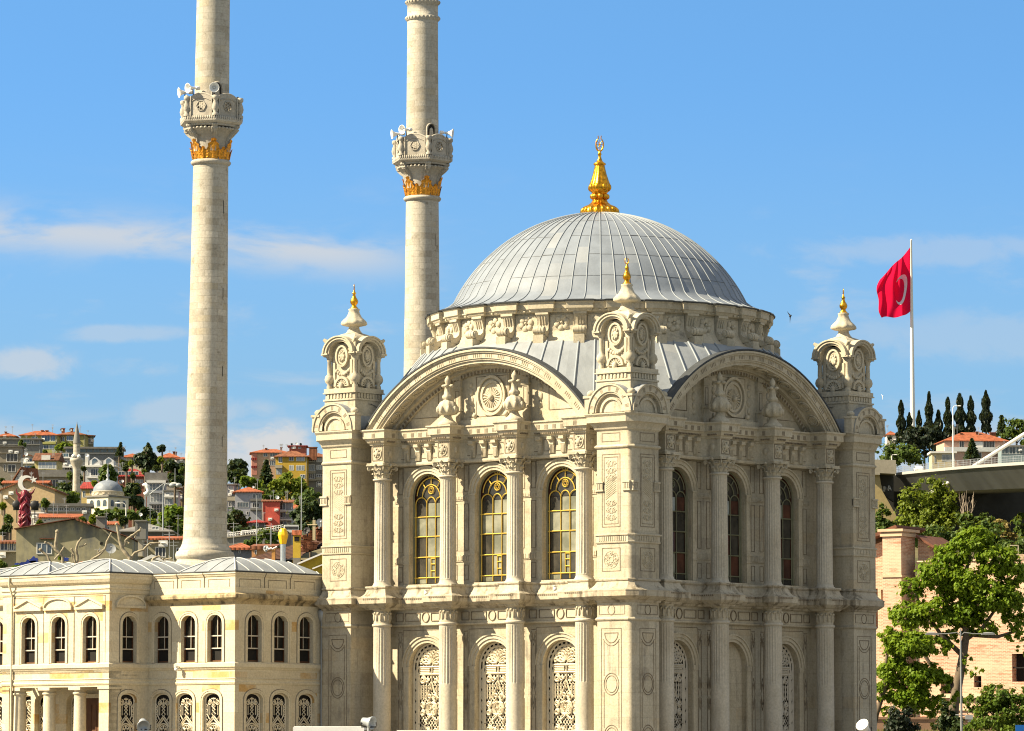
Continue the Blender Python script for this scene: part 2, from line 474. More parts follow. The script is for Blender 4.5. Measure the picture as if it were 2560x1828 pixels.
M['greym']=plain('grey_metal',(0.35,0.37,0.38),0.4,0.1,3.0,0.3)
M['galv']=plain('galvanised_pipe',(0.42,0.46,0.48),0.35,0.15,3.0,0.6)
M['blackm']=plain('black_fittings',(0.02,0.02,0.022),0.5,0.2)
M['wood']=plain('dark_brown_wood',(0.10,0.045,0.02),0.6,0.3)
# ================================================================== the mosque
CX,CY,AL=3.1857,155.492,R(40.228)
mosque=thing('mosque','pale limestone baroque mosque with one grey lead dome and four corner turrets','mosque',(CX,CY,0),-AL)
HALF=pi/2
def face_copies(o, ks):
    """the same part on other sides of the square plan"""
    for k in ks: dup(o,mosque,None,HALF*k)

def frame_rect(mb,x0,x1,z0,z1,y,wd=0.022,m=0,t=0.010):
    mb.box(x0,x1,y-t,y+0.02,z0,z0+wd,m); mb.box(x0,x1,y-t,y+0.02,z1-wd,z1,m)
    mb.box(x0,x0+wd,y-t,y+0.02,z0+wd,z1-wd,m); mb.box(x1-wd,x1,y-t,y+0.02,z0+wd,z1-wd,m)
def ring_xz(mb,cx,cz,rx,rz,y,wd=0.03,m=0,t=0.014,a0=0,a1=2*pi,n=28):
    o=arc(cx,cz,rx,rz,a0,a1,n); i=arc(cx,cz,rx-wd,rz-wd,a0,a1,n)
    for k in range(n):
        q=[o[k],o[k+1],i[k+1],i[k]]
        v=[(p[0],y-t,p[1]) for p in q]+[(p[0],y+0.03,p[1]) for p in q]
        mb.add(v,[(3,2,1,0),(0,1,5,4),(2,3,7,6)],m)
def spiral(cx,cz,r0,turns,a0,s=1,n=22,y=0.0,r1=0.02):
    pts=[]
    for i in range(n+1):
        t=i/n; r=r0*(1-t)+r1*t; a=a0+s*turns*2*pi*t
        pts.append((cx+r*cos(a),y,cz+r*sin(a)))
    return pts

def arch_wall(mb,x0,x1,z0,z1,cx,hw,zs,zp,yf,yb,m=0,n=20,rz=None):
    """wall strip in plane y=yf with an arched opening and its reveal back to yb"""
    rz=hw if rz is None else rz
    A=[(cx-hw,zs)]+[(cx-hw*cos(pi*i/n),zp+rz*sin(pi*i/n)) for i in range(n+1)]+[(cx+hw,zs)]
    def q(pts): mb.add([(x,yf,z) for x,z in pts],[tuple(range(len(pts)))],m)
    q([(x0,z0),(cx-hw,z0),(cx-hw,z1),(x0,z1)]); q([(cx+hw,z0),(x1,z0),(x1,z1),(cx+hw,z1)])
    q([(cx-hw,z0),(cx+hw,z0),(cx+hw,zs),(cx-hw,zs)])
    for i in range(1,len(A)-2):
        a,b=A[i],A[i+1]; q([a,b,(b[0],z1),(a[0],z1)])
    for i in range(len(A)-1):
        a,b=A[i],A[i+1]
        mb.add([(a[0],yf,a[1]),(a[0],yb,a[1]),(b[0],yb,b[1]),(b[0],yf,b[1])],[(0,1,2,3)],m)
    a,b=A[-1],A[0]
    mb.add([(a[0],yf,a[1]),(a[0],yb,a[1]),(b[0],yb,b[1]),(b[0],yf,b[1])],[(0,1,2,3)],m)
def archivolt(mb,cx,zp,r0,r1,y0,y1,m=0,n=24,a0=0.0,a1=pi,rz0=None,rz1=None):
    """half ring from radius r0 to r1, front y0, back y1"""
    rz0=r0 if rz0 is None else rz0; rz1=r1 if rz1 is None else rz1
    i_=arc(cx,zp,r0,rz0,a0,a1,n); o_=arc(cx,zp,r1,rz1,a0,a1,n)
    for k in range(n):
        p=[i_[k],o_[k],o_[k+1],i_[k+1]]
        v=[(x,y0,z) for x,z in p]+[(x,y1,z) for x,z in p]
        mb.add(v,[(0,1,2,3),(1,5,6,2),(0,3,7,4)],m)
    for k in (0,n):
        p=[i_[k],o_[k]]
        v=[(p[0][0],y0,p[0][1]),(p[1][0],y0,p[1][1]),(p[1][0],y1,p[1][1]),(p[0][0],y1,p[0][1])]
        mb.add(v,[(0,1,2,3)],m)
COLX=(-4.64,-1.54,1.54,4.64); BAY=(-3.09,0.0,3.09)
DW=5.9; DG=5.7; HW=0.82
# ---- walls, one per side
def make_wall(blind=False):
    b=MB()
    edges=(-5.7,-1.54,1.54,5.7)
    for i,c in enumerate(BAY):
        x0,x1=edges[i],edges[i+1]
        arch_wall(b,x0,x1,7.3,13.0,c,HW,8.14,11.25,-DW,-DG+0.06)
        arch_wall(b,x0,x1,0.0,7.3,c,HW+0.03,1.7,5.22,-DW,-DG+0.10)
    return b.build('wall',M['wall'],mosque)
wall=make_wall(); face_copies(wall,(1,2,3))
core=MB(); core.box(-5.6,5.6,-5.6,5.6,0.0,13.6); core.build('inner_core',M['dark'],mosque)
# ---- wall dressing: panels, imposts, archivolts, bands
def make_dressing(up):
    b=MB(); y=-DW
    for c in (0.0,):
        for (zp,r,top) in (((11.25,HW,12.35),) if up else ((5.22,HW+0.03,6.38),)):
            archivolt(b,c,zp,r+0.0,r+0.10,y-0.05,y)
            archivolt(b,c,zp,r+0.10,r+0.22,y-0.09,y)
            archivolt(b,c,zp,r+0.22,r+0.27,y-0.13,y)
        for s in (-1,1):
            # pilaster strips beside the openings with impost blocks
            xa=c+s*(HW+0.02); xb=c+s*(HW+0.24)
            x0,x1=min(xa,xb),max(xa,xb)
            if not up:
                b.box(x0,x1,y-0.07,y,1.7,5.05); b.box(x0-0.02,x1+0.02,y-0.10,y,5.05,5.22); continue
            b.box(x0,x1,y-0.07,y,8.15,11.03)
            for z0,z1,e in ((11.03,11.07,0.03),(11.07,11.21,0.015),(11.21,11.27,0.045),(8.86,8.90,0.03),(8.90,9.12,0.012),(9.12,9.17,0.04)):
                b.box(x0-e,x1+e,y-0.07-e,y,z0,z1)
        if not up: continue
        # bands across the pier strips
        for s in (-1,1):
            xa=c+s*(HW+0.26); xb=c+s*1.55
            x0,x1=min(xa,xb),max(xa,xb)
            for z0,z1,e in ((11.05,11.22,0.03),(8.89,9.13,0.03)):
                b.box(x0,x1,y-e,y,z0,z1)
                n=6
                for k in range(n):
                    xx=x0+(k+0.5)*(x1-x0)/n; b.box(xx-0.03,xx+0.03,y-e-0.02,y-e,z0+0.04,z1-0.04)
        # sill
        b.box(c-1.25,c+1.25,y-0.16,y,8.04,8.14)
    return b.build('bay_surround',M['carved'],mosque)
for up in (True,False):
    dress=make_dressing(up)
    for k in range(4):
        for c in BAY:
            if k==0 and c==0.0: continue
            dup(dress,mosque,(c*cos(HALF*k),c*sin(HALF*k),0),HALF*k)
def make_grooves():
    b=MB(); y=-DW
    for c in BAY:
        for s in (-1,1):
            xa,xb=c+s*(HW+0.36),c+s*1.40
            x0,x1=min(xa,xb),max(xa,xb)
            for z0,z1 in ((8.24,8.78),(9.28,10.94),(11.36,12.30)): frame_rect(b,x0,x1,z0,z1,y)
            xm=(x0+x1)/2; hw=(x1-x0)/2-0.02
            # lower storey: chevrons and lozenges
            def zig(pts):
                b.tube([(px,y-0.004,pz) for px,pz in pts],0.014,4,smooth=False)
            for dz in (0.0,0.16): zig([(xm-hw,6.42-dz-0.02),(xm,6.06-dz),(xm+hw,6.42-dz-0.02)])
            zig([(xm-hw,6.45),(xm+hw,6.45)])
            zig([(xm-hw*0.95,4.25),(xm,4.62),(xm+hw*0.95,4.25),(xm,3.88),(xm-hw*0.95,4.25)])
            zig([(xm-hw,4.42),(xm,4.82),(xm+hw,4.42)]); zig([(xm-hw,4.08),(xm,3.68),(xm+hw,4.08)])
            for q in (-1,1): zig([(xm+q*hw,4.42),(xm+q*hw,6.1)]); zig([(xm+q*hw,4.08),(xm+q*hw,0.8)])
        # spandrel frames
        for z0,z1 in ((11.3,12.33),): pass
        zig2=lambda pts: b.tube([(px,y-0.004,pz) for px,pz in pts],0.012,4,smooth=False)
        for zt,zb in ((12.32,11.35),(6.52,5.3)):
            zig2([(c-1.15,zb),(c-1.15,zt),(c+1.15,zt),(c+1.15,zb)])
        ring_xz(b,c,6.32,0.0,0.0,y) if False else None
        # frieze of the lower storey
        yf=-6.02
        ring_xz(b,c,6.98,0.17,0.19,yf,0.022); 
        for s in (-1,1):
            xa,xb=c+s*0.26,c+s*0.95
            x0,x1=min(xa,xb),max(xa,xb); frame_rect(b,x0,x1,6.83,7.13,yf,0.02)
            xa,xb=c+s*1.05,c+s*1.40; x0,x1=min(xa,xb),max(xa,xb); frame_rect(b,x0,x1,6.83,7.13,yf,0.02)
    return b.build('carved_groove',M['groove'],mosque)
gro=make_grooves(); face_copies(gro,(1,2,3))
# ---- entablatures follow a plan path that breaks out round every column, with hollow corners
def plan_path(d0,d1,hw,r,xend=5.72,n=5):
    p=[(-xend,-d0)]
    for c in COLX:
        for k in range(n+1):
            a=pi/2*k/n; p.append((c-hw-r+r*sin(a),-d0-r+r*cos(a)))
        p.append((c-hw,-d1)); p.append((c+hw,-d1))
        for k in range(n+1):
            a=pi/2*(1-k/n); p.append((c+hw+r-r*sin(a),-d0-r+r*cos(a)))
    p.append((xend,-d0))
    return p
PE=plan_path(6.10,6.86,0.285,0.26)
prof_ent=[(-0.3,12.36),(0.03,12.36),(0.05,12.41),(0.05,12.46),(0.0,12.49),(0.0,13.08),(0.05,13.10),(0.06,13.15),(0.11,13.18),(0.15,13.25),(0.17,13.31),(0.235,13.33),(0.235,13.53),(0.25,13.56),(0.29,13.60),(0.29,13.65),(-0.6,13.69)]
b=MB(); b.sweep(PE,prof_ent)
# triglyph cuts on the corona and the small dentil course
def along(path,step,fn,start=0.1):
    for i in range(len(path)-1):
        a,c=path[i],path[i+1]; dx,dy=c[0]-a[0],c[1]-a[1]; l=sqrt(dx*dx+dy*dy)
        if l<0.25: continue
        ux,uy=dx/l,dy/l; n=max(1,int((l-0.05)/step)); s=(l-(n-1)*step)/2
        for k in range(n):
            t=s+k*step; fn((a[0]+ux*t,a[1]+uy*t),(ux,uy),(uy,-ux))
ent=b.build('entablature',M['carved'],mosque); face_copies(ent,(1,2,3))
b=MB()
def cut(p,ux,nr):
    for q in (-0.055,0.0,0.055):
        c=(p[0]+nr[0]*0.237+ux[0]*q,p[1]+nr[1]*0.237+ux[1]*q); b.obox(c,ux,0.013,0.008,13.355,13.505)
along(PE,0.36,cut)
def dent(p,ux,nr):
    c=(p[0]+nr[0]*0.14,p[1]+nr[1]*0.14); b.obox(c,ux,0.026,0.022,13.19,13.245)
along(PE,0.085,dent)
g2=b.build('cornice_groove',M['groove'],mosque); face_copies(g2,(1,))
# consoles and panels in the upper frieze
def make_consoles():
    b=MB()
    if 1:
        if 1:
            x=0.0
            pr=[(-6.08,12.52),(-6.16,12.52),(-6.17,12.78),(-6.20,12.84),(-6.18,12.90),(-6.22,12.98),(-6.30,13.05),(-6.30,13.10),(-6.08,13.10)]
            hw=0.10; n=len(pr)
            v=[(x-hw,py,pz) for py,pz in pr]+[(x+hw,py,pz) for py,pz in pr]
            b.add(v,[tuple(range(n-1,-1,-1)),tuple(range(n,2*n))]+[(i,(i+1)%n,n+(i+1)%n,n+i) for i in range(n)])
            for e in (-0.055,0.0,0.055): b.box(x+e-0.012,x+e+0.012,-6.19,-6.1,12.53,12.80)
            b.tube([(x-hw-0.01,-6.25,13.02),(x+hw+0.01,-6.25,13.02)],0.055,8)
    return b.build('console',M['carved'],mosque)
def make_boss():
    b=MB(); cx_=0.0
    if 1:
        ring_xz(b,cx_,12.80,0.19,0.21,-6.88,0.03)
        b.ball((cx_,-6.90,12.80),0.10,0.06,0.11)
        for k in range(6):
            a=k*pi/3; b.ball((cx_+0.11*cos(a),-6.89,12.80+0.12*sin(a)),0.05,0.03,0.05,8,5)
        for s in (-1,1): b.ball((cx_+s*0.29,-6.5,12.8),0.03,0.11,0.12,8,6)
    return b.build('carved_boss',M['carved'],mosque)
def spread(o,xs,ks):
    """the same part at several places along several sides"""
    first_=True
    for k in ks:
        for x in xs:
            loc=(x*cos(HALF*k),x*sin(HALF*k),0)
            if first_: o.location=loc; o.rotation_euler=(0,0,HALF*k); first_=False
            else: dup(o,mosque,loc,HALF*k)
spread(make_consoles(),[c+q for c in BAY for q in (-0.78,-0.26,0.26,0.78)],(0,1))
spread(make_boss(),COLX,(0,1))
def make_frieze_panels():
    b=MB()
    for c in BAY:
        for q in (-1.02,-0.52,0.0,0.52,1.02): frame_rect(b,c+q-0.13,c+q+0.13,12.60,13.02,-6.105,0.02)
    for cx_ in COLX: frame_rect(b,cx_-0.24,cx_+0.24,12.54,13.06,-6.865,0.025)
    return b.build('frieze_panel',M['groove'],mosque)
fp=make_frieze_panels(); face_copies(fp,(1,))
# ---- the ledge between the storeys
PL=plan_path(6.06,6.92,0.44,0.22)
prof_led=[(-0.25,6.66),(0.02,6.66),(0.05,6.69),(0.05,6.73),(0.0,6.75),(0.0,7.24),(0.04,7.27),(0.06,7.31),(0.13,7.34),(0.20,7.40),(0.24,7.45),(0.26,7.46),(0.26,7.60),(0.27,7.66),(0.22,7.68),(0.12,7.74),(0.05,7.83),(0.01,7.93),(0.0,7.98),(0.03,8.0),(0.05,8.04),(0.03,8.08),(-0.4,8.10)]
b=MB(); b.sweep(PL,prof_led[5:]); led=b.build('ledge',M['ledge'],mosque); face_copies(led,(1,2,3))
PF=plan_path(6.0,6.0,0.3,0.02)
b=MB(); b.sweep([(-5.72,-6.0),(5.72,-6.0)],prof_led[:7]); b2=b.build('lower_frieze',M['carved'],mosque); face_copies(b2,(1,2,3))
b=MB()
def dent2(p,ux,nr):
    c=(p[0]+nr[0]*0.262,p[1]+nr[1]*0.262); b.obox(c,ux,0.026,0.014,7.595,7.65)
along(PL,0.09,dent2)
g3=b.build('ledge_groove',M['groove'],mosque); face_copies(g3,(1,))
# ---- columns
def flute(n,depth): return lambda a,i,z: 1.0-depth*(max(0.0,sin(a*n/1.0))**0.8 if True else 0)
NF=20
def flmod(lo,hi):
    def f(a,i,z):
        if lo<=z<=hi:
            return 1.0-0.085*abs(sin(a*NF/2))**0.9
        return 1.0
    return f
def capital_mesh(big=True):
    b=MB()
    if big:
        b.lathe([(0.275,11.90),(0.285,11.96),(0.28,12.02),(0.285,12.12),(0.31,12.24),(0.37,12.34)],24)
        for row,(n,z0,h,r,rt) in enumerate(((8,11.93,0.20,0.285,0.375),(8,12.03,0.26,0.295,0.43))):
            for k in range(n):
                a=2*pi*(k+0.5*row)/n
                vs=[];fs=[]
                for i in range(6):
                    t=i/5; rr=r+(rt-r)*(t**2.2); z=z0+h*min(1.0,t*1.18)-(0.05 if i==5 else 0)
                    wd=(0.105 if row==0 else 0.10)*(1-0.55*t**2)
                    for j in (-1,-0.4,0,0.4,1):
                        aa=a+j*wd/r*0.95; ro=rr+0.02*(1-abs(j))-0.015*(1 if abs(j)==0.4 else 0)
                        vs.append((ro*cos(aa),ro*sin(aa),z-0.03*abs(j)*t))
                for i in range(5):
                    for j in range(4): fs.append((i*5+j,i*5+j+1,(i+1)*5+j+1,(i+1)*5+j))
                b.add(vs,fs,0,False)
        for k in range(4):
            a=pi/4+k*pi/2; c=(0.46*cos(a),0.46*sin(a))
            p=[]
            for i in range(14):
                t=i/13; r=0.085*(1-0.8*t); th=-pi/2+t*3.2*pi
                p.append((c[0]+cos(a)*r*cos(th),c[1]+sin(a)*r*cos(th),12.28+r*sin(th)))
            b.tube(p,0.026,5)
        # abacus with hollow sides
        pts=[]
        for k in range(4):
            a0=-pi/4+k*pi/2; p0=(0.62*cos(a0),0.62*sin(a0)); p1=(0.62*cos(a0+pi/2),0.62*sin(a0+pi/2))
            for i in range(7):
                t=i/6; q=4*t*(1-t)*0.075; mx,my=cos(a0+pi/4),sin(a0+pi/4)
                t2=0.05+0.9*t
                pts.append((p0[0]+(p1[0]-p0[0])*t2-mx*q,p0[1]+(p1[1]-p0[1])*t2-my*q))
        b.prism(pts,12.36,12.40); b.prism([(x*0.96,y*0.96) for x,y in pts],12.40,12.46)
        for k in range(4):
            a=k*pi/2; b.ball((0.40*cos(a),0.40*sin(a),12.38),0.06,0.06,0.06,8,6)
    else:
        b.lathe([(0.30,6.76),(0.305,6.80),(0.30,6.82),(0.305,7.20),(0.34,7.24),(0.36,7.27),(0.36,7.33)],48,mod=lambda a,i,z:1.0-(0.05*abs(sin(a*6))**0.5 if 6.81<z<7.21 else 0))
        for k in range(12):
            a=2*pi*k/12; b.ball((0.30*cos(a),0.30*sin(a),6.98),0.04,0.04,0.15,8,6)
            b.ball((0.31*cos(a+pi/12),0.31*sin(a+pi/12),7.12),0.045,0.045,0.05,8,5)
    return b
def column_mesh(big=True):
    b=MB()
    if big:
        b.lathe([(0.37,8.00),(0.37,8.03),(0.385,8.06),(0.37,8.10),(0.33,8.12),(0.32,8.17),(0.30,8.20),(0.295,8.24)],32,cap=False)
        z=[8.24,8.27,8.30,9.4,10.6,11.76,11.79,11.82]
        b.lathe([(0.297-0.022*((q-8.2)/3.6),q) for q in z],NF*6,mod=flmod(8.29,11.77),smooth=True,cap=False)
        b.lathe([(0.277,11.82),(0.34,11.84),(0.345,11.87),(0.34,11.90),(0.28,11.91)],32,cap=False)
    else:
        b.lathe([(0.315,0.0),(0.315,4.53),(0.312,4.56)],36,cap=False)
        z=[4.56,4.58,4.62,5.5,6.55,6.60,6.63]
        b.lathe([(0.312,q) for q in z],NF*6,mod=flmod(4.61,6.56),cap=False)
        b.lathe([(0.30,6.63),(0.345,6.66),(0.36,6.70),(0.345,6.74),(0.30,6.76)],32,cap=False)
    return b
LABELS={}
first={}
for big in (True,False):
    col0=column_mesh(big).build('column',M['column'],mosque,(COLX[0],-6.59,0))
    capital_mesh(big).build('capital',M['carved'],col0)
    first[big]=col0
    for fi in (0,1):
        for x in COLX:
            if fi==0 and x==COLX[0]: continue
            loc=(x,-6.59,0) if fi==0 else (6.59,x,0)
            dup(col0,mosque,loc,HALF*fi if fi else None)
# ---- upper windows: tracery, panes
def upper_window(lit=True):
    y=-DG-0.03
    fr=MB(); zb,zs=8.19,11.25
    def bar(pts,r=0.022): fr.tube(pts,r,4,smooth=False)
    def v(x,z0,z1,r=0.022): bar([(x,y,z0),(x,y,z1)],r)
    def h(z,x0,x1): bar([(x0,y,z),(x1,y,z)])
    xs=(-0.72,-0.205,0.205,0.72)
    for x in xs: v(x,zb,11.0)
    for z in (8.38,9.11,9.84,10.54): h(z,-0.80,0.80)
    # three round heads
    for x0,x1 in ((-0.72,-0.205),(-0.205,0.205),(0.205,0.72)):
        c=(x0+x1)/2; r=(x1-x0)/2
        bar([(px,y,pz) for px,pz in arc(c,11.0,r,0.24,0,pi,10)])
    # fan: two concentric arcs with spokes, star ring
    zc=11.27
    bar([(px,y,pz) for px,pz in arc(0,zc-0.05,0.42,0.46,0,pi,14)]); bar([(px,y,pz) for px,pz in arc(0,zc,0.66,0.66,0.05,pi-0.05,18)])
    for a in (pi*0.28,pi/2,pi*0.72): bar([(0.42*cos(a),y,zc-0.05+0.46*sin(a)),(0.66*cos(a),y,zc+0.66*sin(a))])
    bar([(px,y,pz) for px,pz in arc(0,11.49,0.13,0.13,0,2*pi,14)],0.02)
    for k in range(2):
        t=[(0.10*cos(pi/2+k*pi+q*2*pi/3),y,11.49+0.10*sin(pi/2+k*pi+q*2*pi/3)) for q in range(4)]; bar(t,0.012)
    bar([(-0.12,y,12.03),(-0.10,y,11.95),(0,y,11.93),(0.10,y,11.95),(0.12,y,12.03)],0.02); v(0,11.93,12.02,0.018)
    # casement
    if lit:
        for z in (8.62,8.86,9.06): h(z,0.0,0.20)
        v(0.0,8.42,9.08)
    # outer frame follows the opening
    A=[(-HW+0.02,8.15)]+[(-(HW-0.02)*cos(pi*i/20),zs+(HW-0.02)*sin(pi*i/20)) for i in range(21)]+[(HW-0.02,8.15)]
    fo=MB(); fo.tube([(px,y-0.01,pz) for px,pz in A],0.035,4,smooth=False)
    pn=MB(); yp=-DG
    A2=[(-HW,8.13)]+[(-HW*cos(pi*i/20),zs+HW*sin(pi*i/20)) for i in range(21)]+[(HW,8.13)]
    pn.add([(px,yp+0.03,pz) for px,pz in A2],[tuple(range(len(A2)))],2)          # coloured border glass
    cols=[(-0.72,-0.205),(-0.205,0.205),(0.205,0.72)]
    rows=[(8.16,8.38),(8.38,9.11),(9.11,9.84),(9.84,10.54),(10.54,11.05)]
    rnd=random.Random(5 if lit else 6)
    for (x0,x1) in cols:
        for (z0,z1) in rows:
            e=0.02; mi=0 if rnd.random()<0.7 else 1
            if not lit: mi=(2 if rnd.random()<0.22 else (1 if rnd.random()<0.75 else 0))  # shaded side gets darker glass, its shade put into the colour
            tl=rnd.uniform(-0.012,0.012)
            pn.add([(x0+e,yp+tl,z0+e),(x1-e,yp-tl,z0+e),(x1-e,yp-tl,z1-e),(x0+e,yp+tl,z1-e)],[(0,1,2,3)],mi)
    # margin panes and fan panes
    for s in (-1,1):
        for k,(z0,z1) in enumerate(rows):
            pn.add([(s*0.735,yp,z0+0.02),(s*0.80,yp,z0+0.02),(s*0.80,yp,z0+0.28),(s*0.735,yp,z0+0.28)],[(0,1,2,3) if s>0 else (3,2,1,0)],0)
    f1=arc(0,11.05,0.70,0.92,0,pi,20)
    pn.add([(px,yp+0.01,pz) for px,pz in f1],[tuple(range(len(f1)-1,-1,-1))],1)
    return fr,fo,pn
def lower_grille():
    y=-DG+0.02; b=MB(); zb,zs,hw=1.7,5.22,HW+0.03
    def bar(pts,r=0.02,n=4): b.tube([(p[0],y,p[1]) for p in pts],r*1.75+0.005,n,smooth=False)
    def sp(cx,cz,r,turns,a0,s): b.tube(spiral(cx,cz,r,turns,a0,s,18,y,0.03),0.033,4,smooth=False)
    A=lambda q:[(-q,zb)]+[(-q*cos(pi*i/20),zs+q*sin(pi*i/20)) for i in range(21)]+[(q,zb)]
    bar(A(hw-0.02),0.022); bar(A(hw-0.17),0.022)
    # border of crossed lozenges
    z=1.75
    while z<zs-0.1:
        for s in (-1,1):
            x0,x1=s*(hw-0.15),s*(hw-0.04); xm=(x0+x1)/2
            bar([(x0,z),(xm,z+0.09),(x1,z)],0.011); bar([(x0,z+0.36),(xm,z+0.27),(x1,z+0.36)],0.011)
            bar([(xm-0.03,z+0.09),(xm-0.03,z+0.27)],0.011); bar([(xm+0.03,z+0.09),(xm+0.03,z+0.27)],0.011)
        z+=0.38
    for k in range(1,12):
        a=pi*k/12; 
        for e in (-0.05,0.05): bar([((hw-0.15)*cos(a+e),zs+(hw-0.15)*sin(a+e)),((hw-0.04)*cos(a-e),zs+(hw-0.04)*sin(a-e))],0.012)
    # fine diagonal net between the scrolls
    for k in range(-8,40):
        for s in (-1,1):
            x0=-0.64; z0_=1.6+k*0.17; pts=[]
            for i in range(9):
                x=x0+1.28*i/8; z_=z0_+s*(x-x0)*1.25-(0.0 if s>0 else -1.6)
                if 1.7<z_<5.2+sqrt(max(0,0.62**2-x*x)): pts.append((x,y+0.03,z_))
            if len(pts)>1: b.tube(pts,0.011,3,smooth=False)
    # head: petals and scrolls
    q=hw-0.19
    for k in range(8):
        a=pi*(k+0.5)/8
        for s in (-1,1):
            bar([(0.06*cos(a),zs+0.1+0.06*sin(a)),(0.25*cos(a+s*0.20),zs+0.1+0.25*sin(a+s*0.20)),(0.42*cos(a),zs+0.08+0.42*sin(a))],0.017)
        sp(0.50*cos(a),zs+0.08+0.46*sin(a),0.10,1.3,a,1 if k<4 else -1)
    bar([(-q,zs),(q,zs)],0.02); bar([(-q,zs-0.26),(q,zs-0.26)],0.02)
    for s in (-1,1):
        for zz in (zs-0.07,zs-0.13,zs-0.19): bar([(s*0.10,zz),(s*(q-0.08),zz)],0.012)
        bar([(s*q,zs),(s*(q-0.12),zs-0.13),(s*q,zs-0.26)],0.012)
    bar([(0,zs),(0,zs-0.26)],0.018)
    # repeated body motif: scroll row, verticals, heart, oval rosette
    for base in (zs-0.26,zs-2.02):
        t=base
        for s in (-1,1):
            sp(s*0.42,t-0.20,0.15,1.6,pi/2,s); sp(s*0.20,t-0.22,0.09,1.2,0,-s)
            for x in (0.50,0.37,0.24): bar([(s*x,t-0.38),(s*x,t-0.88)],0.014)
            bar([(s*0.60,t-0.0),(s*0.60,t-1.74)],0.02)
            bar([(s*0.04,t-0.40),(s*0.13,t-0.62),(s*0.30,t-0.84),(s*0.16,t-0.96),(s*0.02,t-0.80)],0.018)
            sp(s*0.11,t-0.78,0.08,1.2,pi,s)
            sp(s*0.43,t-1.08,0.12,1.5,-pi/2,-s); sp(s*0.43,t-1.36,0.12,1.5,pi/2,s)
            bar([(s*0.04,t-0.98),(s*0.20,t-1.05),(s*0.25,t-1.22),(s*0.20,t-1.40),(s*0.04,t-1.47)],0.02)
            bar([(s*0.02,t-1.47),(s*0.22,t-1.62),(s*0.34,t-1.58),(s*0.22,t-1.76)],0.018)
        ring=[(0.17*cos(2*pi*k/16),t-1.22+0.21*sin(2*pi*k/16)) for k in range(17)]; bar(ring,0.016)
        for k in range(8):
            a=2*pi*k/8; bar([(0,t-1.22),(0.09*cos(a-0.3),t-1.22+0.11*sin(a-0.3)),(0.16*cos(a),t-1.22+0.20*sin(a)),(0.09*cos(a+0.3),t-1.22+0.11*sin(a+0.3)),(0,t-1.22)],0.010,3)
        bar([(0,t-0.28),(-0.07,t-0.42),(0,t-0.56),(0.07,t-0.42),(0,t-0.28)],0.015); bar([(0,t-0.05),(0,t-0.28)],0.014)
    return b
def lower_back():
    b=MB(); hw=HW+0.03
    A=[(-hw,1.7)]+[(-hw*cos(pi*i/16),5.22+hw*sin(pi*i/16)) for i in range(17)]+[(hw,1.7)]
    b.add([(px,-DG+0.09,pz) for px,pz in A],[tuple(range(len(A)))])
    return b
fr,fo,pn=upper_window(True)
wl=fo.build('upper_window',M['frame_green'],mosque,(BAY[0],0,0)); fr.build('tracery',M['frame_gold'],wl); pn.build('pane',[M['pane'],M['pane_dark'],M['pane_red']],wl)
for x in BAY[1:]: dup(wl,mosque,(x,0,0))
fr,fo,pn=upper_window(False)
ws=fo.build('upper_window',M['frame_green'],mosque,(0,BAY[0],0),HALF,label='shaded arched window, the shade coloured into its dull green bars'); fr.build('tracery',M['frame_green'],ws); pn.build('pane',[M['pane'],M['pane_dark'],M['pane_red']],ws)
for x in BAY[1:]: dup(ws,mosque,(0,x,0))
gl=lower_back().build('lower_window',M['pane_dark'],mosque,(BAY[0],0,0)); lower_grille().build('grille',M['grille'],gl)
for x in BAY[1:]: dup(gl,mosque,(x,0,0))
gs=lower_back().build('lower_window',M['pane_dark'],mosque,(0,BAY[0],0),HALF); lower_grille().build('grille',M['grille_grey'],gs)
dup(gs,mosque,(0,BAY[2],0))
b=MB(); hw=HW+0.03
A=[(-hw,1.7)]+[(-hw*cos(pi*i/16),5.22+hw*sin(pi*i/16)) for i in range(17)]+[(hw,1.7)]
b.add([(px,-DG-0.02,pz) for px,pz in A],[tuple(range(len(A)))]); b.build('blind_niche',M['wall'],mosque,None,HALF)
# ---- big arches over each side, tympanum, urns
AR,AZ=6.40,9.85; YF=-6.86
a_lo=math.asin((13.66-AZ)/AR)
def make_arch():
    b=MB()
    steps=((5.92,6.02,YF+0.10),(6.02,6.08,YF+0.04),(6.08,6.27,YF),(6.27,6.33,YF-0.05),(6.33,6.40,YF-0.10))
    for r0,r1,y in steps: archivolt(b,0,AZ,r0,r1,y,-5.95,n=48,a0=math.asin(3.81/r1),a1=pi-math.asin(3.81/r1))
    # soffit mouldings against the tympanum
    archivolt(b,0,AZ,5.80,5.92,-6.25,-5.9,n=48,a0=a_lo,a1=pi-a_lo)
    archivolt(b,0,AZ,5.66,5.80,-6.08,-5.9,n=48,a0=a_lo,a1=pi-a_lo)
    return b.build('pediment_arch',M['carved'],mosque)
arch_o=make_arch(); face_copies(arch_o,(1,2,3))
b=MB()
n=64
for k in range(n):
    a=a_lo+0.03+(pi-2*a_lo-0.06)*(k+0.5)/n
    # dentils below the soffit, and groups of cuts on the fascia
    c=(5.70*cos(a),AZ+5.70*sin(a)); t=(-sin(a),cos(a))
    for sgn in (0,):
        p=[(c[0]+t[0]*q+cos(a)*r,c[1]+t[1]*q+sin(a)*r) for q,r in ((-0.045,-0.06),(0.045,-0.06),(0.045,0.06),(-0.045,0.06))]
        b.add([(x,-6.10,z) for x,z in p],[(0,1,2,3)])
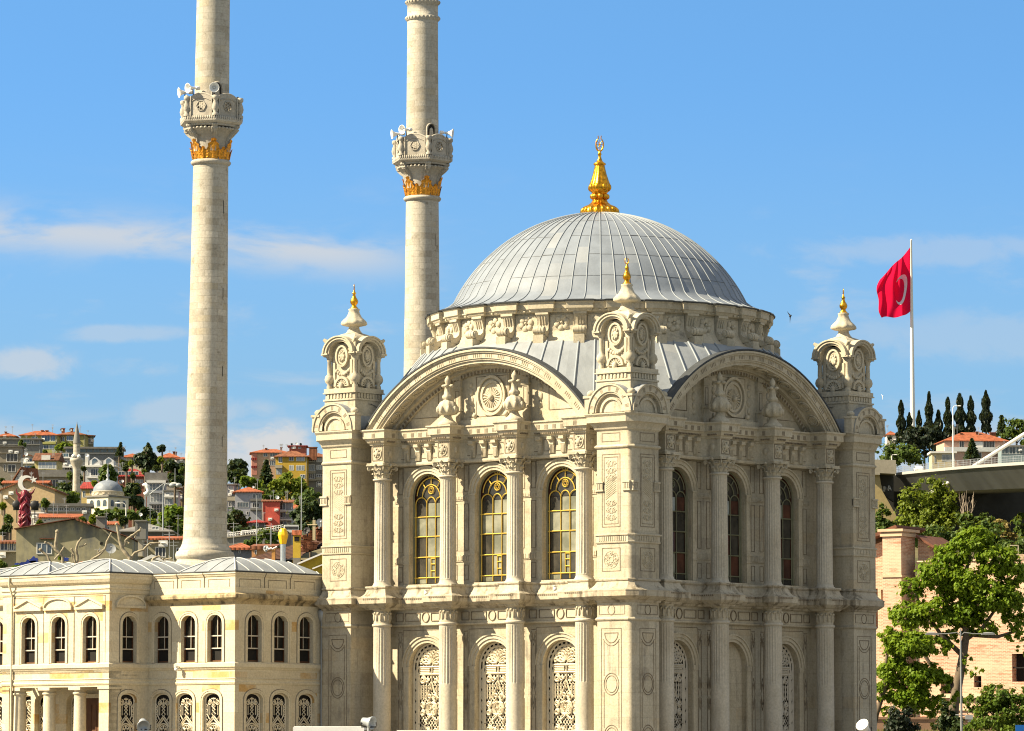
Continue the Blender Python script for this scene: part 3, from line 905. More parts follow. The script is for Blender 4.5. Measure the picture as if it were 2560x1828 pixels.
for k in range(19):
    a=a_lo+0.06+(pi-2*a_lo-0.12)*(k+0.5)/19
    for e in (-0.021,-0.007,0.007,0.021):
        q=a+e
        for r0,r1 in ((6.11,6.24),):
            d=0.0026
            p=[(r*cos(q+s*d),AZ+r*sin(q+s*d)) for r,s in ((r0,-1),(r1,-1),(r1,1),(r0,1))]
            b.add([(x,YF-0.006,z) for x,z in p],[(3,2,1,0)])
cuts=b.build('arch_groove',M['groove'],mosque); face_copies(cuts,(1,))
b=MB()
for k in range(14):
    a=a_lo+0.10+(pi-2*a_lo-0.2)*(k+0.5)/14
    for rr in (0.20,0.13):
        pts=[]
        for i in range(17):
            th=2*pi*i/16; q=a+rr*cos(th)*1.3/5.9; pts.append((5.905*cos(q),-6.50+rr*sin(th),AZ+5.905*sin(q)))
        b.tube(pts,0.03,4)
cof=b.build('coffer',M['carved'],mosque); face_copies(cof,(1,))
def make_tympanum():
    b=MB(); y=-5.95
    P=arc(0,AZ,5.85,5.85,a_lo-0.02,pi-a_lo+0.02,40)
    b.add([(x,y,z) for x,z in P],[tuple(range(len(P)-1,-1,-1))])
    tb=b
    # pilasters, centre field, medallion
    for s in (-1,1):
        b.box(s*1.57-0.14,s*1.57+0.14,y-0.12,y,13.66,15.50)
        for z0,z1,e in ((15.30,15.50,0.05),(14.98,15.05,0.04),(14.2,14.26,0.04)): b.box(s*1.57-0.14-e,s*1.57+0.14+e,y-0.12-e,y,z0,z1)
        # carved drops beside the pilasters
        for q in (1.02,2.15):
            for i,(dz,r) in enumerate(((15.1,0.08),(14.85,0.11),(14.55,0.13),(14.25,0.10),(14.0,0.07))): b.ball((s*q,y,dz),r,0.06,r*1.25,8,6)
    b.box(-0.78,0.78,y-0.06,y,13.90,15.42)
    for r,t in ((0.66,0.10),(0.50,0.06)):
        ring_xz(b,0,14.68,r,r*1.08,y-0.06,0.09,0,t)
    for k in range(22):
        a=2*pi*k/22; q=1.0 if sin(a)<0.3 else 0.85; b.tube([(0.08*cos(a),y-0.10,14.62+0.08*sin(a)),(0.38*q*cos(a),y-0.07,14.62+0.40*q*sin(a))],[0.018,0.042],5)
    b.ball((0,y-0.14,14.62),0.11)
    b.box(-1.35,1.35,y-0.25,y,13.66,13.85); b.box(-1.1,1.1,y-0.16,y,13.85,13.93)
    for s in (-1,1): b.ball((s*0.72,y-0.16,14.0),0.09)
    # triangular outer panels
    return b.build('tympanum',M['carved'],mosque)
tym=make_tympanum(); face_copies(tym,(1,))
b=MB(); y=-5.95
for s in (-1,1):
    t=[(s*2.55,14.05),(s*2.55,15.05),(s*4.05,14.05),(s*2.55,14.05)]
    b.tube([(px,y-0.004,pz) for px,pz in t],0.02,4,smooth=False)
    frame_rect(b,s*1.57-0.09,s*1.57+0.09,14.3,14.92,y-0.12,0.02)
frame_rect(b,-0.74,0.74,13.95,15.38,y-0.06,0.025)
tg=b.build('tympanum_groove',M['groove'],mosque); face_copies(tg,(1,))
def urn_mesh():
    b=MB()
    b.lathe([(0.34,13.68),(0.34,13.74),(0.30,13.78),(0.22,13.84),(0.15,13.95),(0.13,14.02)],24)
    b.lathe([(0.13,14.02),(0.30,14.06),(0.335,14.20),(0.32,14.36),(0.24,14.50),(0.14,14.55),(0.12,14.58)],32,mod=lambda a,i,z:1.0+0.09*cos(a*8))
    for k in range(8):
        a=2*pi*k/8; b.ball((0.335*cos(a),0.335*sin(a),14.22),0.075,0.075,0.13,8,6)
    b.lathe([(0.12,14.56),(0.19,14.63),(0.19,14.70),(0.13,14.76),(0.10,15.02),(0.14,15.05)],24,mod=lambda a,i,z:1.0+0.08*cos(a*6))
    for k in range(4):
        a=2*pi*k/4+0.3; b.ball((0.15*cos(a),0.15*sin(a),15.06),0.085,0.085,0.06,8,6)
    b.lathe([(0.07,15.06),(0.08,15.15),(0.11,15.22),(0.10,15.30),(0.05,15.38),(0.012,15.44)],16)
    return b
u0=urn_mesh().build('urn',M['carved'],mosque,(COLX[1],-6.62,0))
dup(u0,mosque,(COLX[2],-6.62,0)); dup(u0,mosque,(6.62,COLX[1],0)); dup(u0,mosque,(6.62,COLX[2],0))
# ---- lead roof: cone skirt over the square and barrel vaults behind the arches
b=MB(); NS=144; r0,z0=6.45,16.45
def roof_edge(a):
    """outer edge of the lead skirt: it lands on the vaults and, between them, behind the tower gables"""
    r1=max(min(8.45,6.62/max(abs(cos(a)),abs(sin(a)))),r0+0.05); q=min(abs(r1*cos(a)),abs(r1*sin(a)))
    return r1,(AZ+sqrt(6.42**2-min(q,5.0)**2)+0.03)
for k in range(NS):
    v=[]
    for a in (2*pi*k/NS,2*pi*(k+1)/NS):
        r1,z1=roof_edge(a); z1=min(z1,z0-0.02)
        for i in range(6):
            t=i/5; v.append(((r0+(r1-r0)*t)*cos(a),(r0+(r1-r0)*t)*sin(a),z0+(z1-z0)*t+0.10*t*(1-t)))
        v.append((r1*cos(a),r1*sin(a),13.4 if r1>8.3 else z1-0.05))
    b.add(v,[(i,i+1,7+i+1,7+i) for i in range(6)],0)
b.lathe([(0.1,16.5),(r0,z0)],48,cap=False)
lr=b.build('lead_roof',M['lead_roof'],mosque)
b=MB()
def vault_pts(r,n=40): return arc(0,AZ,r,r,math.asin(3.7/r),pi-math.asin(3.7/r),n)
P=vault_pts(6.42)
for i in range(len(P)-1):
    b.add([(P[i][0],YF-0.07,P[i][1]),(P[i+1][0],YF-0.07,P[i+1][1]),(P[i+1][0],-2.5,P[i+1][1]),(P[i][0],-2.5,P[i][1])],[(3,2,1,0)],0,True)
P2=vault_pts(6.475)
for i in range(len(P)-1):
    b.add([(P[i][0],YF-0.11,P[i][1]),(P[i+1][0],YF-0.11,P[i+1][1]),(P2[i+1][0],YF-0.11,P2[i+1][1]),(P2[i][0],YF-0.11,P2[i][1])],[(0,1,2,3),],1)
    b.add([(P2[i][0],YF-0.11,P2[i][1]),(P2[i+1][0],YF-0.11,P2[i+1][1]),(P2[i+1][0],-6.6,P2[i+1][1]),(P2[i][0],-6.6,P2[i][1])],[(3,2,1,0)],1,True)
va=b.build('vault_roof',[M['lead_roof'],M['lead_edge']],mosque); face_copies(va,(1,2,3))
b=MB()
for k in range(72):
    a=2*pi*(k+0.5)/72; r1,z1=roof_edge(a); z1=min(z1,z0-0.02)
    if r1-r0<0.25: continue
    b.tube([((r0+(r1-r0)*t)*cos(a),(r0+(r1-r0)*t)*sin(a),z0+(z1-z0)*t+0.10*t*(1-t)+0.02) for t in (0,.25,.5,.75,1)],0.036,5)
for k in range(24):
    a=math.asin(3.9/6.43)+(pi-2*math.asin(3.9/6.43))*k/23
    for j in range(2):
        q=[(6.43*cos(a),YF-0.05,AZ+6.43*sin(a)),(6.43*cos(a),YF+0.55,AZ+6.43*sin(a))]
        if j: q=[(-p[1],p[0],p[2]) for p in q]
        b.tube(q,0.022,4)
b.build('roof_seam',M['lead_seam'],mosque)
# ---- drum
drum=MB(); NB=28
drum.lathe([(6.5,16.15),(6.42,16.42),(6.25,16.50),(6.10,16.62),(5.98,16.78),(5.92,16.95),(5.90,17.2),(5.90,17.55)],112,cap=False)
dr=drum.build('drum',M['carved'],mosque)
PO=[]
off0=0.12
for k in range(NB):
    a=2*pi*k/NB+off0
    for da,rr in ((-0.060,6.02),(-0.060,6.16),(0.060,6.16),(0.060,6.02)):
        PO.append((rr*cos(a+da),rr*sin(a+da)))
b=MB(); b.sweep(PO,[(-0.2,17.50),(0.0,17.50),(0.03,17.54),(0.05,17.58),(0.06,17.60),(0.10,17.62),(0.10,17.80),(0.13,17.83),(0.13,17.86)],closed=True)
b.build('drum_cornice',M['carved'],mosque)
b=MB(); b.sweep(PO,[(0.10,17.86),(0.17,17.865),(0.18,17.90),(0.10,17.93),(-0.3,17.98)],closed=True)
b.build('drum_cornice_edge',M['lead_edge'],mosque)
b=MB()
for k in range(NB*6):
    a=2*pi*k/(NB*6)+off0; rr=6.07
    c=(rr*cos(a),rr*sin(a)); b.obox(c,(-sin(a),cos(a)),0.035,0.03,17.53,17.585)
b.build('drum_moulding',M['carved'],mosque)
def bracket():
    b=MB(); hw=0.21
    pr=[(5.85,17.50),(6.13,17.50),(6.10,17.38),(6.04,17.22),(6.01,17.08),(6.03,16.95),(6.12,16.86),(6.25,16.80),(6.36,16.78),(6.36,16.66),(5.85,16.60)]
    n=len(pr); v=[(r,-hw,z) for r,z in pr]+[(r,hw,z) for r,z in pr]
    b.add(v,[tuple(range(n-1,-1,-1)),tuple(range(n,2*n))]+[(i,(i+1)%n,n+(i+1)%n,n+i) for i in range(n)])
    b.box(6.13,6.16,-hw-0.03,hw+0.03,17.42,17.50)
    for e in (-0.10,0.0,0.10):
        b.tube([(6.10,e,17.36),(6.05,e,17.22),(6.025,e,17.08)],0.028,5)
    for e in (-0.15,-0.05,0.05,0.15): 
        b.tube([(6.38,e-0.045,16.84),(6.38,e+0.045,16.84)],0.155 if abs(e)<0.1 else 0.14,14)
    b.ball((6.38,-hw,16.84),0.10,0.03,0.10); b.ball((6.38,hw,16.84),0.10,0.03,0.10)
    b.box(6.15,6.52,-0.19,0.19,16.36,16.68)
    return b
br=bracket().build('bracket',M['carved'],mosque,None,off0)
for k in range(1,NB): dup(br,mosque,None,off0+2*pi*k/NB)
def rosette():
    b=MB()
    for k in range(6):
        a=2*pi*k/6+0.3; b.ball((5.94,0.18*cos(a),17.13+0.18*sin(a)),0.06,0.115,0.115,10,6)
    b.ball((5.99,0,17.15),0.05,0.05,0.05,8,6)
    b.add([(5.935,-0.42,16.88),(5.935,0.42,16.88),(5.93,0.42,17.42),(5.93,-0.42,17.42)],[(0,1,2,3)])
    return b
a0=off0+pi/NB
rs=rosette().build('rosette',M['carved'],mosque,None,a0)
for k in range(1,NB): dup(rs,mosque,None,a0+2*pi*k/NB)
# ---- dome
RD=5.90; ZD=18.36-sqrt(RD*RD-5.31*5.31)
dome=MB(); pr=[(6.14,17.92),(5.85,18.02),(5.56,18.16),(5.40,18.28)]
t0=math.acos(5.31/RD)
for i in range(25):
    t=t0+(pi/2-t0)*i/24; pr.append((RD*cos(t),ZD+RD*sin(t)))
pr[-1]=(0.02,pr[-1][1])
dome.lathe(pr,128,cap=False)
do=dome.build('dome',M['lead'],mosque)
b=MB()
for k in range(64):
    a=2*pi*k/64
    pts=[(r*cos(a),r*sin(a),z+0.012) for r,z in pr[:-2]]
    b.tube(pts,0.019,5)
b.build('dome_seam',M['lead_seam'],do)
b=MB(); rj=random.Random(3)
for t in (0.50,0.66,0.84,1.04,1.24):
    tt=t0+(pi/2-t0)*((t-0.46)/1.05)+0.06
    for k in range(64):
        if rj.random()<0.12: continue
        a=2*pi*k/64; q=tt+rj.uniform(-0.004,0.004)
        r=RD+0.004; th=0.007 if rj.random()<0.9 else 0.016
        b.tube([(r*cos(q)*cos(a+0.098*i/3),r*cos(q)*sin(a+0.098*i/3),ZD+r*sin(q)) for i in range(4)],th,4)
b.build('sheet_joint',M['joint_grey'],do)
# gilded finial
ztop=ZD+RD
def dome_finial():
    b=MB()
    b.lathe([(0.66,-0.08),(0.68,0.02),(0.66,0.12),(0.56,0.22),(0.40,0.28),(0.30,0.36),(0.24,0.46)],64,z0=ztop,mod=lambda a,i,z:1.0+0.06*cos(a*18)*(1 if z<0.3 else .6))
    for k in range(18):
        a=2*pi*k/18; b.ball((0.62*cos(a),0.62*sin(a),ztop+0.08),0.085,0.085,0.11,8,6)
    for k in range(8):
        a=2*pi*k/8; b.ball((0.25*cos(a),0.25*sin(a),ztop+0.55),0.115,0.115,0.10,10,6)
    b.lathe([(0.22,0.46),(0.28,0.55),(0.24,0.62),(0.28,0.68),(0.37,0.76),(0.39,0.86),(0.36,0.96),(0.31,1.08),(0.24,1.28),(0.19,1.48),(0.17,1.56)],48,z0=ztop,mod=lambda a,i,z:1.0+0.05*cos(a*12))
    for k in range(8):
        a=2*pi*(k+0.5)/8; b.ball((0.34*cos(a),0.34*sin(a),ztop+0.84),0.10,0.10,0.12,10,8)
    b.lathe([(0.17,1.55),(0.225,1.58),(0.22,1.63),(0.14,1.67),(0.09,1.74),(0.055,1.86),(0.05,1.92),(0.075,1.96),(0.05,2.02),(0.03,2.08)],24,z0=ztop)
    fz=lambda z:(z-ztop)*1.135+ztop if z-ztop<1.6 else z+0.216
    b.v=[(x,y,fz(z)) for x,y,z in b.v]
    return b
df=dome_finial().build('finial',M['gold'],do)
b=MB()
def crescent(b,cz,rx,rz,r=0.03,star=True,ux=(1,0)):
    n=26; pts=[]; rad=[]
    for i in range(n+1):
        a=-pi/2+ (i/n-0.5)*2*pi*0.93; pts.append((ux[0]*rx*cos(a),ux[1]*rx*cos(a),cz+rz*sin(a))); rad.append(r*(0.35+0.65*max(0.0,sin(pi*i/n))**0.6))
    b.tube(pts,rad,6)
ux=(cos(AL),sin(AL))
crescent(b,ztop+2.33,0.135,0.235,0.035,ux=ux)
for k in range(8):
    a=2*pi*k/8; b.tube([(ux[0]*0.11*cos(a),ux[1]*0.11*cos(a),ztop+2.33+0.19*sin(a)),(0,0,ztop+2.33)],0.012,4)
b.tube([(0,0,ztop+2.02),(0,0,ztop+2.1)],0.03,6)
for s in (-1,1): b.tube([(ux[0]*s*0.04,ux[1]*s*0.04,ztop+2.55),(ux[0]*s*0.06,ux[1]*s*0.06,ztop+2.66)],0.02,5)
b.v=[(x,y,z+0.20) for x,y,z in b.v]; b.build('crescent',M['gold'],do)
# ---- corner towers
TC=6.395
def tower():
    b=MB()
    P=[(-0.745,0.745),(-0.745,-0.745),(0.555,-0.745),(0.555,-0.54),(0.745,-0.54),(0.745,0.745)]
    b.prism([(x,y) for x,y in P],0.0,13.6)
    b.lathe([(0.185,0.0),(0.185,13.5)],20,c=(0.56,-0.56))
    return b
def ringpath(h,ch):
    return [(-h,h),(-h,-h),(h-ch,-h),(h,-h+ch),(h,h)]
def tower_mould(tw):
    b=MB(); rp=ringpath(0.745,0.14)
    def sw(pr): b.sweep(rp[::1],pr,closed=True)
    # orientation: travel so that the right-hand side faces out
    sw([(0,13.06),(0.03,13.09),(0.06,13.12),(0.09,13.20),(0.16,13.30),(0.19,13.33),(0.25,13.35),(0.25,13.54),(0.28,13.58),(0.31,13.62),(0.31,13.66),(-0.5,13.70)])
    b.build('cornice',M['carved'],tw); b=MB()
    sw=lambda pr: b.sweep(rp,pr,closed=True)
    sw([(0,12.46),(0.05,12.49),(0.07,12.53),(0.04,12.58),(0,12.60)])
    b.build('string_course',M['carved'],tw); b=MB()
    sw([(0,9.24),(0.04,9.26),(0.05,9.30),(0.03,9.31),(0.03,9.50),(0.07,9.52),(0.07,9.56),(0,9.58)])
    for k in range(13):
        for fx in (0,1):
            t=-0.62+1.12*k/12
            c=(t,-0.775) if fx==0 else (0.775,-t); b.obox(c,(1,0) if fx==0 else (0,1),0.026,0.02,9.33,9.48)
    b.build('dentil_band',M['carved'],tw); b=MB()
    for fx in (0,1):
        for (t0,t1) in ((-0.745,-0.46),(0.40,0.70)):
            if fx==0:
                b.box(t0,t1,-0.79,-0.70,11.07,11.30); b.box(t0-0.02,t1+0.02,-0.82,-0.70,11.30,11.35); b.box(t0-0.02,t1+0.02,-0.81,-0.70,11.02,11.07)
                for q in range(4): b.box(t0+0.04+q*0.07,t0+0.075+q*0.07,-0.81,-0.70,11.10,11.27)
            else:
                b.box(0.70,0.79,-t1,-t0,11.07,11.30); b.box(0.70,0.82,-t1-0.02,-t0+0.02,11.30,11.35); b.box(0.70,0.81,-t1-0.02,-t0+0.02,11.02,11.07)
                for q in range(4): b.box(0.70,0.81,-(t0+0.075+q*0.07),-(t0+0.04+q*0.07),11.10,11.27)
    b.build('clasp',M['carved'],tw); b=MB()
    sw([(0,6.62),(0.04,6.65),(0.06,6.69),(0.02,6.74),(0,6.76)])
    b.build('string_course',M['carved'],tw)
def tower_ledge():
    b=MB(); rp=ringpath(0.745,0.14)
    b.sweep(rp,[(0,7.24),(0.04,7.26),(0.06,7.32),(0.13,7.35),(0.22,7.41),(0.28,7.45),(0.30,7.46),(0.30,7.61),(0.31,7.66),(0.26,7.68),(0.15,7.74),(0.07,7.83),(0.02,7.93),(0.0,7.97),(0.04,7.99),(0.05,8.04),(0,8.07)],closed=True)
    return b
def relief(b,x0,x1,z0,z1,y,kind):
    """carved scrollwork standing proud of its panel"""
    cx=(x0+x1)/2; w=x1-x0; h=z1-z0
    T=lambda pts,r=0.014: b.tube(pts,r,4)
    if kind=='long':
        n=3
        for end,s in ((z1,-1),(z0,1)):
            for k in range(3):
                zc=end+s*(0.14+0.24*k)
                for q in (-1,1):
                    T(spiral(cx+q*w*0.27,zc,0.095,1.4,pi/2*s,q*s,16,y)); T([(cx+q*0.03,y,zc-0.1),(cx+q*w*0.42,y,zc),(cx+q*w*0.2,y,zc+0.11)],0.012)
                T([(px,y,pz) for px,pz in arc(cx,zc,0.06,0.09,0,2*pi,10)],0.016)
        for k in range(9):
            za=z0+h*0.36+k*h*0.034; T([(x0+0.05,y,za),(x1-0.05,y,za+h*0.13)],0.010)
    else:
        T([(px,y,pz) for px,pz in arc(cx,(z0+z1)/2,w*0.17,h*0.17,0,2*pi,12)],0.018)
        for k in range(8):
            a=2*pi*k/8
            T(spiral(cx+w*0.33*cos(a),(z0+z1)/2+h*0.33*sin(a),0.075,1.3,a,1 if k%2 else -1,14,y))
            T([(cx+w*0.15*cos(a+0.2),y,(z0+z1)/2+h*0.15*sin(a+0.2)),(cx+w*0.30*cos(a),y,(z0+z1)/2+h*0.3*sin(a))],0.014)
        T([(px,y,pz) for px,pz in arc(cx,(z0+z1)/2,w*0.48,h*0.48,0,2*pi,16)],0.012)
def both(fn):
    """build a face ornament in front coordinates and repeat it on the other outer side"""
    b=MB(); fn(b); n=len(b.v)
    vs=[(-y,-x,z) for x,y,z in b.v]
    fs=[tuple(reversed(f)) for f in b.f]
    b.add(vs,fs); b.sm=b.sm[:len(b.sm)//2]*2
    return b
PX0,PX1=-0.53,0.27
def t_relief(b):
    y=-0.75
    relief(b,PX0+0.12,PX1-0.12,9.98,12.10,y,'long'); relief(b,PX0+0.08,PX1-0.08,8.40,9.0,y,'sq')
def t_groove(b):
    y=-0.745; cx=(PX0+PX1)/2
    frame_rect(b,PX0,PX1,9.80,12.28,y,0.022); frame_rect(b,PX0+0.09,PX1-0.09,9.90,12.18,y,0.018)
    frame_rect(b,PX0,PX1,8.30,9.10,y,0.022); frame_rect(b,PX0,PX1,12.70,13.0,y,0.022)
    frame_rect(b,-0.66,0.46,6.84,7.16,y,0.018); ring_xz(b,cx,7.0,0.16,0.18,y,0.022)
    # lower panel of circles and bars
    frame_rect(b,PX0-0.04,PX1+0.04,0.6,6.38,y,0.018)
    for zc in (4.50,2.75): ring_xz(b,cx,zc,0.33,0.38,y,0.024); ring_xz(b,cx,zc,0.25,0.29,y,0.018)
    ring_xz(b,cx,6.22,0.30,0.34,y,0.024,a0=pi,a1=2*pi,n=16); ring_xz(b,cx,6.22,0.40,0.44,y,0.018,a0=pi+0.5,a1=2*pi-0.5,n=16)
    b.box(PX0+0.1,PX1-0.1,y-0.012,y,6.21,6.235)
    for x in (PX0+0.08,PX1-0.08):
        for z0,z1 in ((4.78,5.95),(3.02,4.22),(0.9,2.47)): b.box(x-0.009,x+0.009,y-0.012,y,z0,z1)
def tower_top():
    """round-headed gables on the tower and the pedestal of the turret"""
    b=MB(); cx=-0.02
    for fx in (0,1):
        n0=len(b.v)
        archivolt(b,cx,13.70,0.62,0.68,-0.93,-0.5,n=24); archivolt(b,cx,13.70,0.68,0.90,-0.97,-0.5,n=24); archivolt(b,cx,13.70,0.90,0.96,-1.01,-0.5,n=24)
        archivolt(b,cx,13.70,0.42,0.50,-0.86,-0.5,n=24)
        P=arc(cx,13.70,0.63,0.63,0,pi,20); b.add([(x,-0.80,z) for x,z in P],[tuple(range(len(P)-1,-1,-1))])
        for k in range(7):
            a=pi*(k+0.5)/7
            for e in (-0.05,0,0.05):
                q=a+e; p=[(cx+r*cos(q+s*0.012),13.70+r*sin(q+s*0.012)) for r,s in ((0.71,-1),(0.87,-1),(0.87,1),(0.71,1))]
                b.add([(x,-0.975,z) for x,z in p],[(3,2,1,0)],1)
        if fx==1: b.v[n0:]=[(-y,-x,z) for x,y,z in b.v[n0:]]
    # corner acroteria
    for (x,y) in ((0.80,-0.80),(-0.95,-0.80),(0.80,0.95)):
        b.box(x-0.16,x+0.16,y-0.16,y+0.16,13.66,14.20); b.box(x-0.20,x+0.20,y-0.20,y+0.20,14.20,14.28); b.ball((x,y,14.36),0.15,0.15,0.12)
    return b
def tower_vault():
    b=MB()
    P=arc(-0.02,13.70,0.96,0.96,0,pi,24)
    for fx in (0,1):
        n0=len(b.v)
        for i in range(24):
            e=[(-max(0.0,p[0]) if p[0]>0 else 0.9) for p in (P[i],P[i+1])]
            if P[i][0]*P[i+1][0]<0: e=[0.0,0.0]
            b.add([(P[i][0],-0.99,P[i][1]+0.01),(P[i+1][0],-0.99,P[i+1][1]+0.01),(P[i+1][0],e[1],P[i+1][1]+0.01),(P[i][0],e[0],P[i][1]+0.01)],[(3,2,1,0)],0,True)
        if fx==1: b.v[n0:]=[(-y,-x,z) for x,y,z in b.v[n0:]]
    return b
# turret stands centred a little inside the tower
TS=6.30-TC
def turret():
    b=MB(); c=TS; cy=-TS
    def bx(h,z0,z1): b.box(c-h,c+h,cy-h,cy+h,z0,z1)
    bx(0.74,13.7,14.78); bx(0.78,14.78,14.84); bx(0.72,14.84,15.04); bx(0.79,15.04,15.08); bx(0.76,15.08,15.22); bx(0.56,15.22,16.85)
    R4=[(1,0),(0,1),(-1,0),(0,-1)]
    for k in range(4):
        n0=len(b.v)
        y=-0.56
        # flutes on the pedestal
        for q in range(8): b.box(-0.60+q*0.155,-0.52+q*0.155,-0.755,-0.7,14.86,15.02)
        # oval medallion, garland, shell
        for r,t in ((0.30,0.10),(0.23,0.05)): ring_xz(b,0,16.38,r,r*1.32,y-0.02,0.07,0,t)
        b.ball((0,y-0.04,16.38),0.16,0.08,0.22)
        for q in range(8):
            a=2*pi*q/8; b.ball((0.11*cos(a),y-0.09,16.38+0.15*sin(a)),0.045,0.04,0.06,6,5)
        b.box(-0.46,-0.36,y-0.05,y,15.35,16.25); b.box(0.36,0.46,y-0.05,y,15.35,16.25)
        for q in range(7): b.ball((-0.30+0.1*q,y-0.03,15.86-0.14*sin(pi*q/6)),0.075,0.06,0.075,7,5)
        for q in range(9):
            a=pi*q/8; b.tube([(0.06*cos(a),y-0.06,15.30+0.06*sin(a)),(0.27*cos(a),y-0.06,15.32+0.27*sin(a))],[0.02,0.04],5)
        archivolt(b,0,15.30,0.27,0.36,y-0.12,y,n=16)
        b.ball((0,y-0.12,15.30),0.10,0.08,0.14)
        # hood: an elliptical arch carried forward
        for r0_,r1_,yy in ((0.50,0.58,-0.80),(0.58,0.68,-0.86),(0.68,0.74,-0.90)):
            archivolt(b,0,16.50,r0_,r1_,yy,-0.5,n=22,rz0=r0_*0.82,rz1=r1_*0.82,a0=0.0)
        for s in (-1,1):
            b.box(s*0.66-0.14,s*0.66+0.14,-0.88,-0.5,16.44,16.50); b.box(s*0.66-0.12,s*0.66+0.12,-0.80,-0.5,16.38,16.44)
        co,si=R4[k]
        b.v[n0:]=[(c+x*co-yy*si, cy+x*si+yy*co, z) for x,yy,z in b.v[n0:]]
    for sx in (-1,1):
        for sy in (-1,1):
            p=(c+sx*0.62,cy+sy*0.62)
            b.lathe([(0.10,15.22),(0.10,15.32),(0.07,15.38),(0.15,15.46),(0.18,15.56),(0.15,15.68),(0.08,15.76),(0.085,15.84),(0.075,16.2),(0.10,16.26),(0.09,16.30),(0.13,16.36),(0.14,16.40)],14,c=p)
            # horned corners of the roof
            q=(c+sx*0.74,cy+sy*0.74)
            b.box(min(c+sx*0.52,q[0]),max(c+sx*0.52,q[0]),min(cy+sy*0.52,q[1]),max(cy+sy*0.52,q[1]),16.50,16.92)
            b.tube([(c+sx*0.62,cy+sy*0.62,16.85),(c+sx*0.78,cy+sy*0.78,17.02)],[0.13,0.05],5)
    # bulging roof
    v=[];f=[];nz=6
    for i in range(nz+1):
        t=i/nz; h=0.64*(1-t**2.2)+0.20*t**2.2; z=16.90+0.36*t
        for k in range(4):
            sx,sy=((-1,-1),(1,-1),(1,1),(-1,1))[k]; v.append((c+sx*h,cy+sy*h,z))
    for i in range(nz):
        for k in range(4): f.append((i*4+k,i*4+(k+1)%4,(i+1)*4+(k+1)%4,(i+1)*4+k))
    f.append(tuple(range(nz*4,nz*4+4))); b.add(v,f)
    return b
def spire():
    b=MB(); c=(TS,-TS)
    b.lathe([(0.34,17.22),(0.26,17.30),(0.20,17.40),(0.19,17.48),(0.24,17.52)],24,c=c)
    b.lathe([(0.24,17.50),(0.40,17.53),(0.45,17.58),(0.43,17.66),(0.36,17.74),(0.27,17.84),(0.21,17.96),(0.18,18.06),(0.20,18.09),(0.20,18.13),(0.10,18.15)],32,c=c,mod=lambda a,i,z:1.0+(0.07*cos(a*8) if z<17.8 else 0.02*cos(a*8)))
    return b
def tfinial():
    b=MB(); c=(TS,-TS)
    b.lathe([(0.15,18.12),(0.15,18.16),(0.09,18.22),(0.08,18.27),(0.13,18.34),(0.145,18.41),(0.12,18.48),(0.07,18.56),(0.045,18.66),(0.075,18.70),(0.045,18.74),(0.025,18.80),(0.02,18.84)],20,c=c,mod=lambda a,i,z:1.0+0.06*cos(a*8))
    n=len(b.v)
    crescent(b,18.94,0.065,0.10,0.02,ux=(cos(AL),sin(AL)))
    b.v[n:]=[(x+c[0],y+c[1],z) for x,y,z in b.v[n:]]
    return b
# the outer corner of this tower is at +x, -y: the corner nearest the camera
tw=tower().build('corner_tower',M['wall'],mosque,(TC,-TC,0))
tower_mould(tw)
tower_ledge().build('ledge',M['ledge'],tw)
both(t_relief).build('relief',M['carved'],tw)
both(t_groove).build('carved_groove',M['groove'],tw)
tower_top().build('gable',[M['carved'],M['groove']],tw)
tower_vault().build('gable_roof',M['lead_roof'],tw)
turret().build('turret',M['carved'],tw)
spire().build('spire',M['carved'],tw)
tfinial().build('finial',M['gold'],tw)
for k,(x,y) in ((1,(TC,TC)),(2,(-TC,TC)),(3,(-TC,-TC))):
    dup(tw,mosque,(x,y,0),HALF*k)
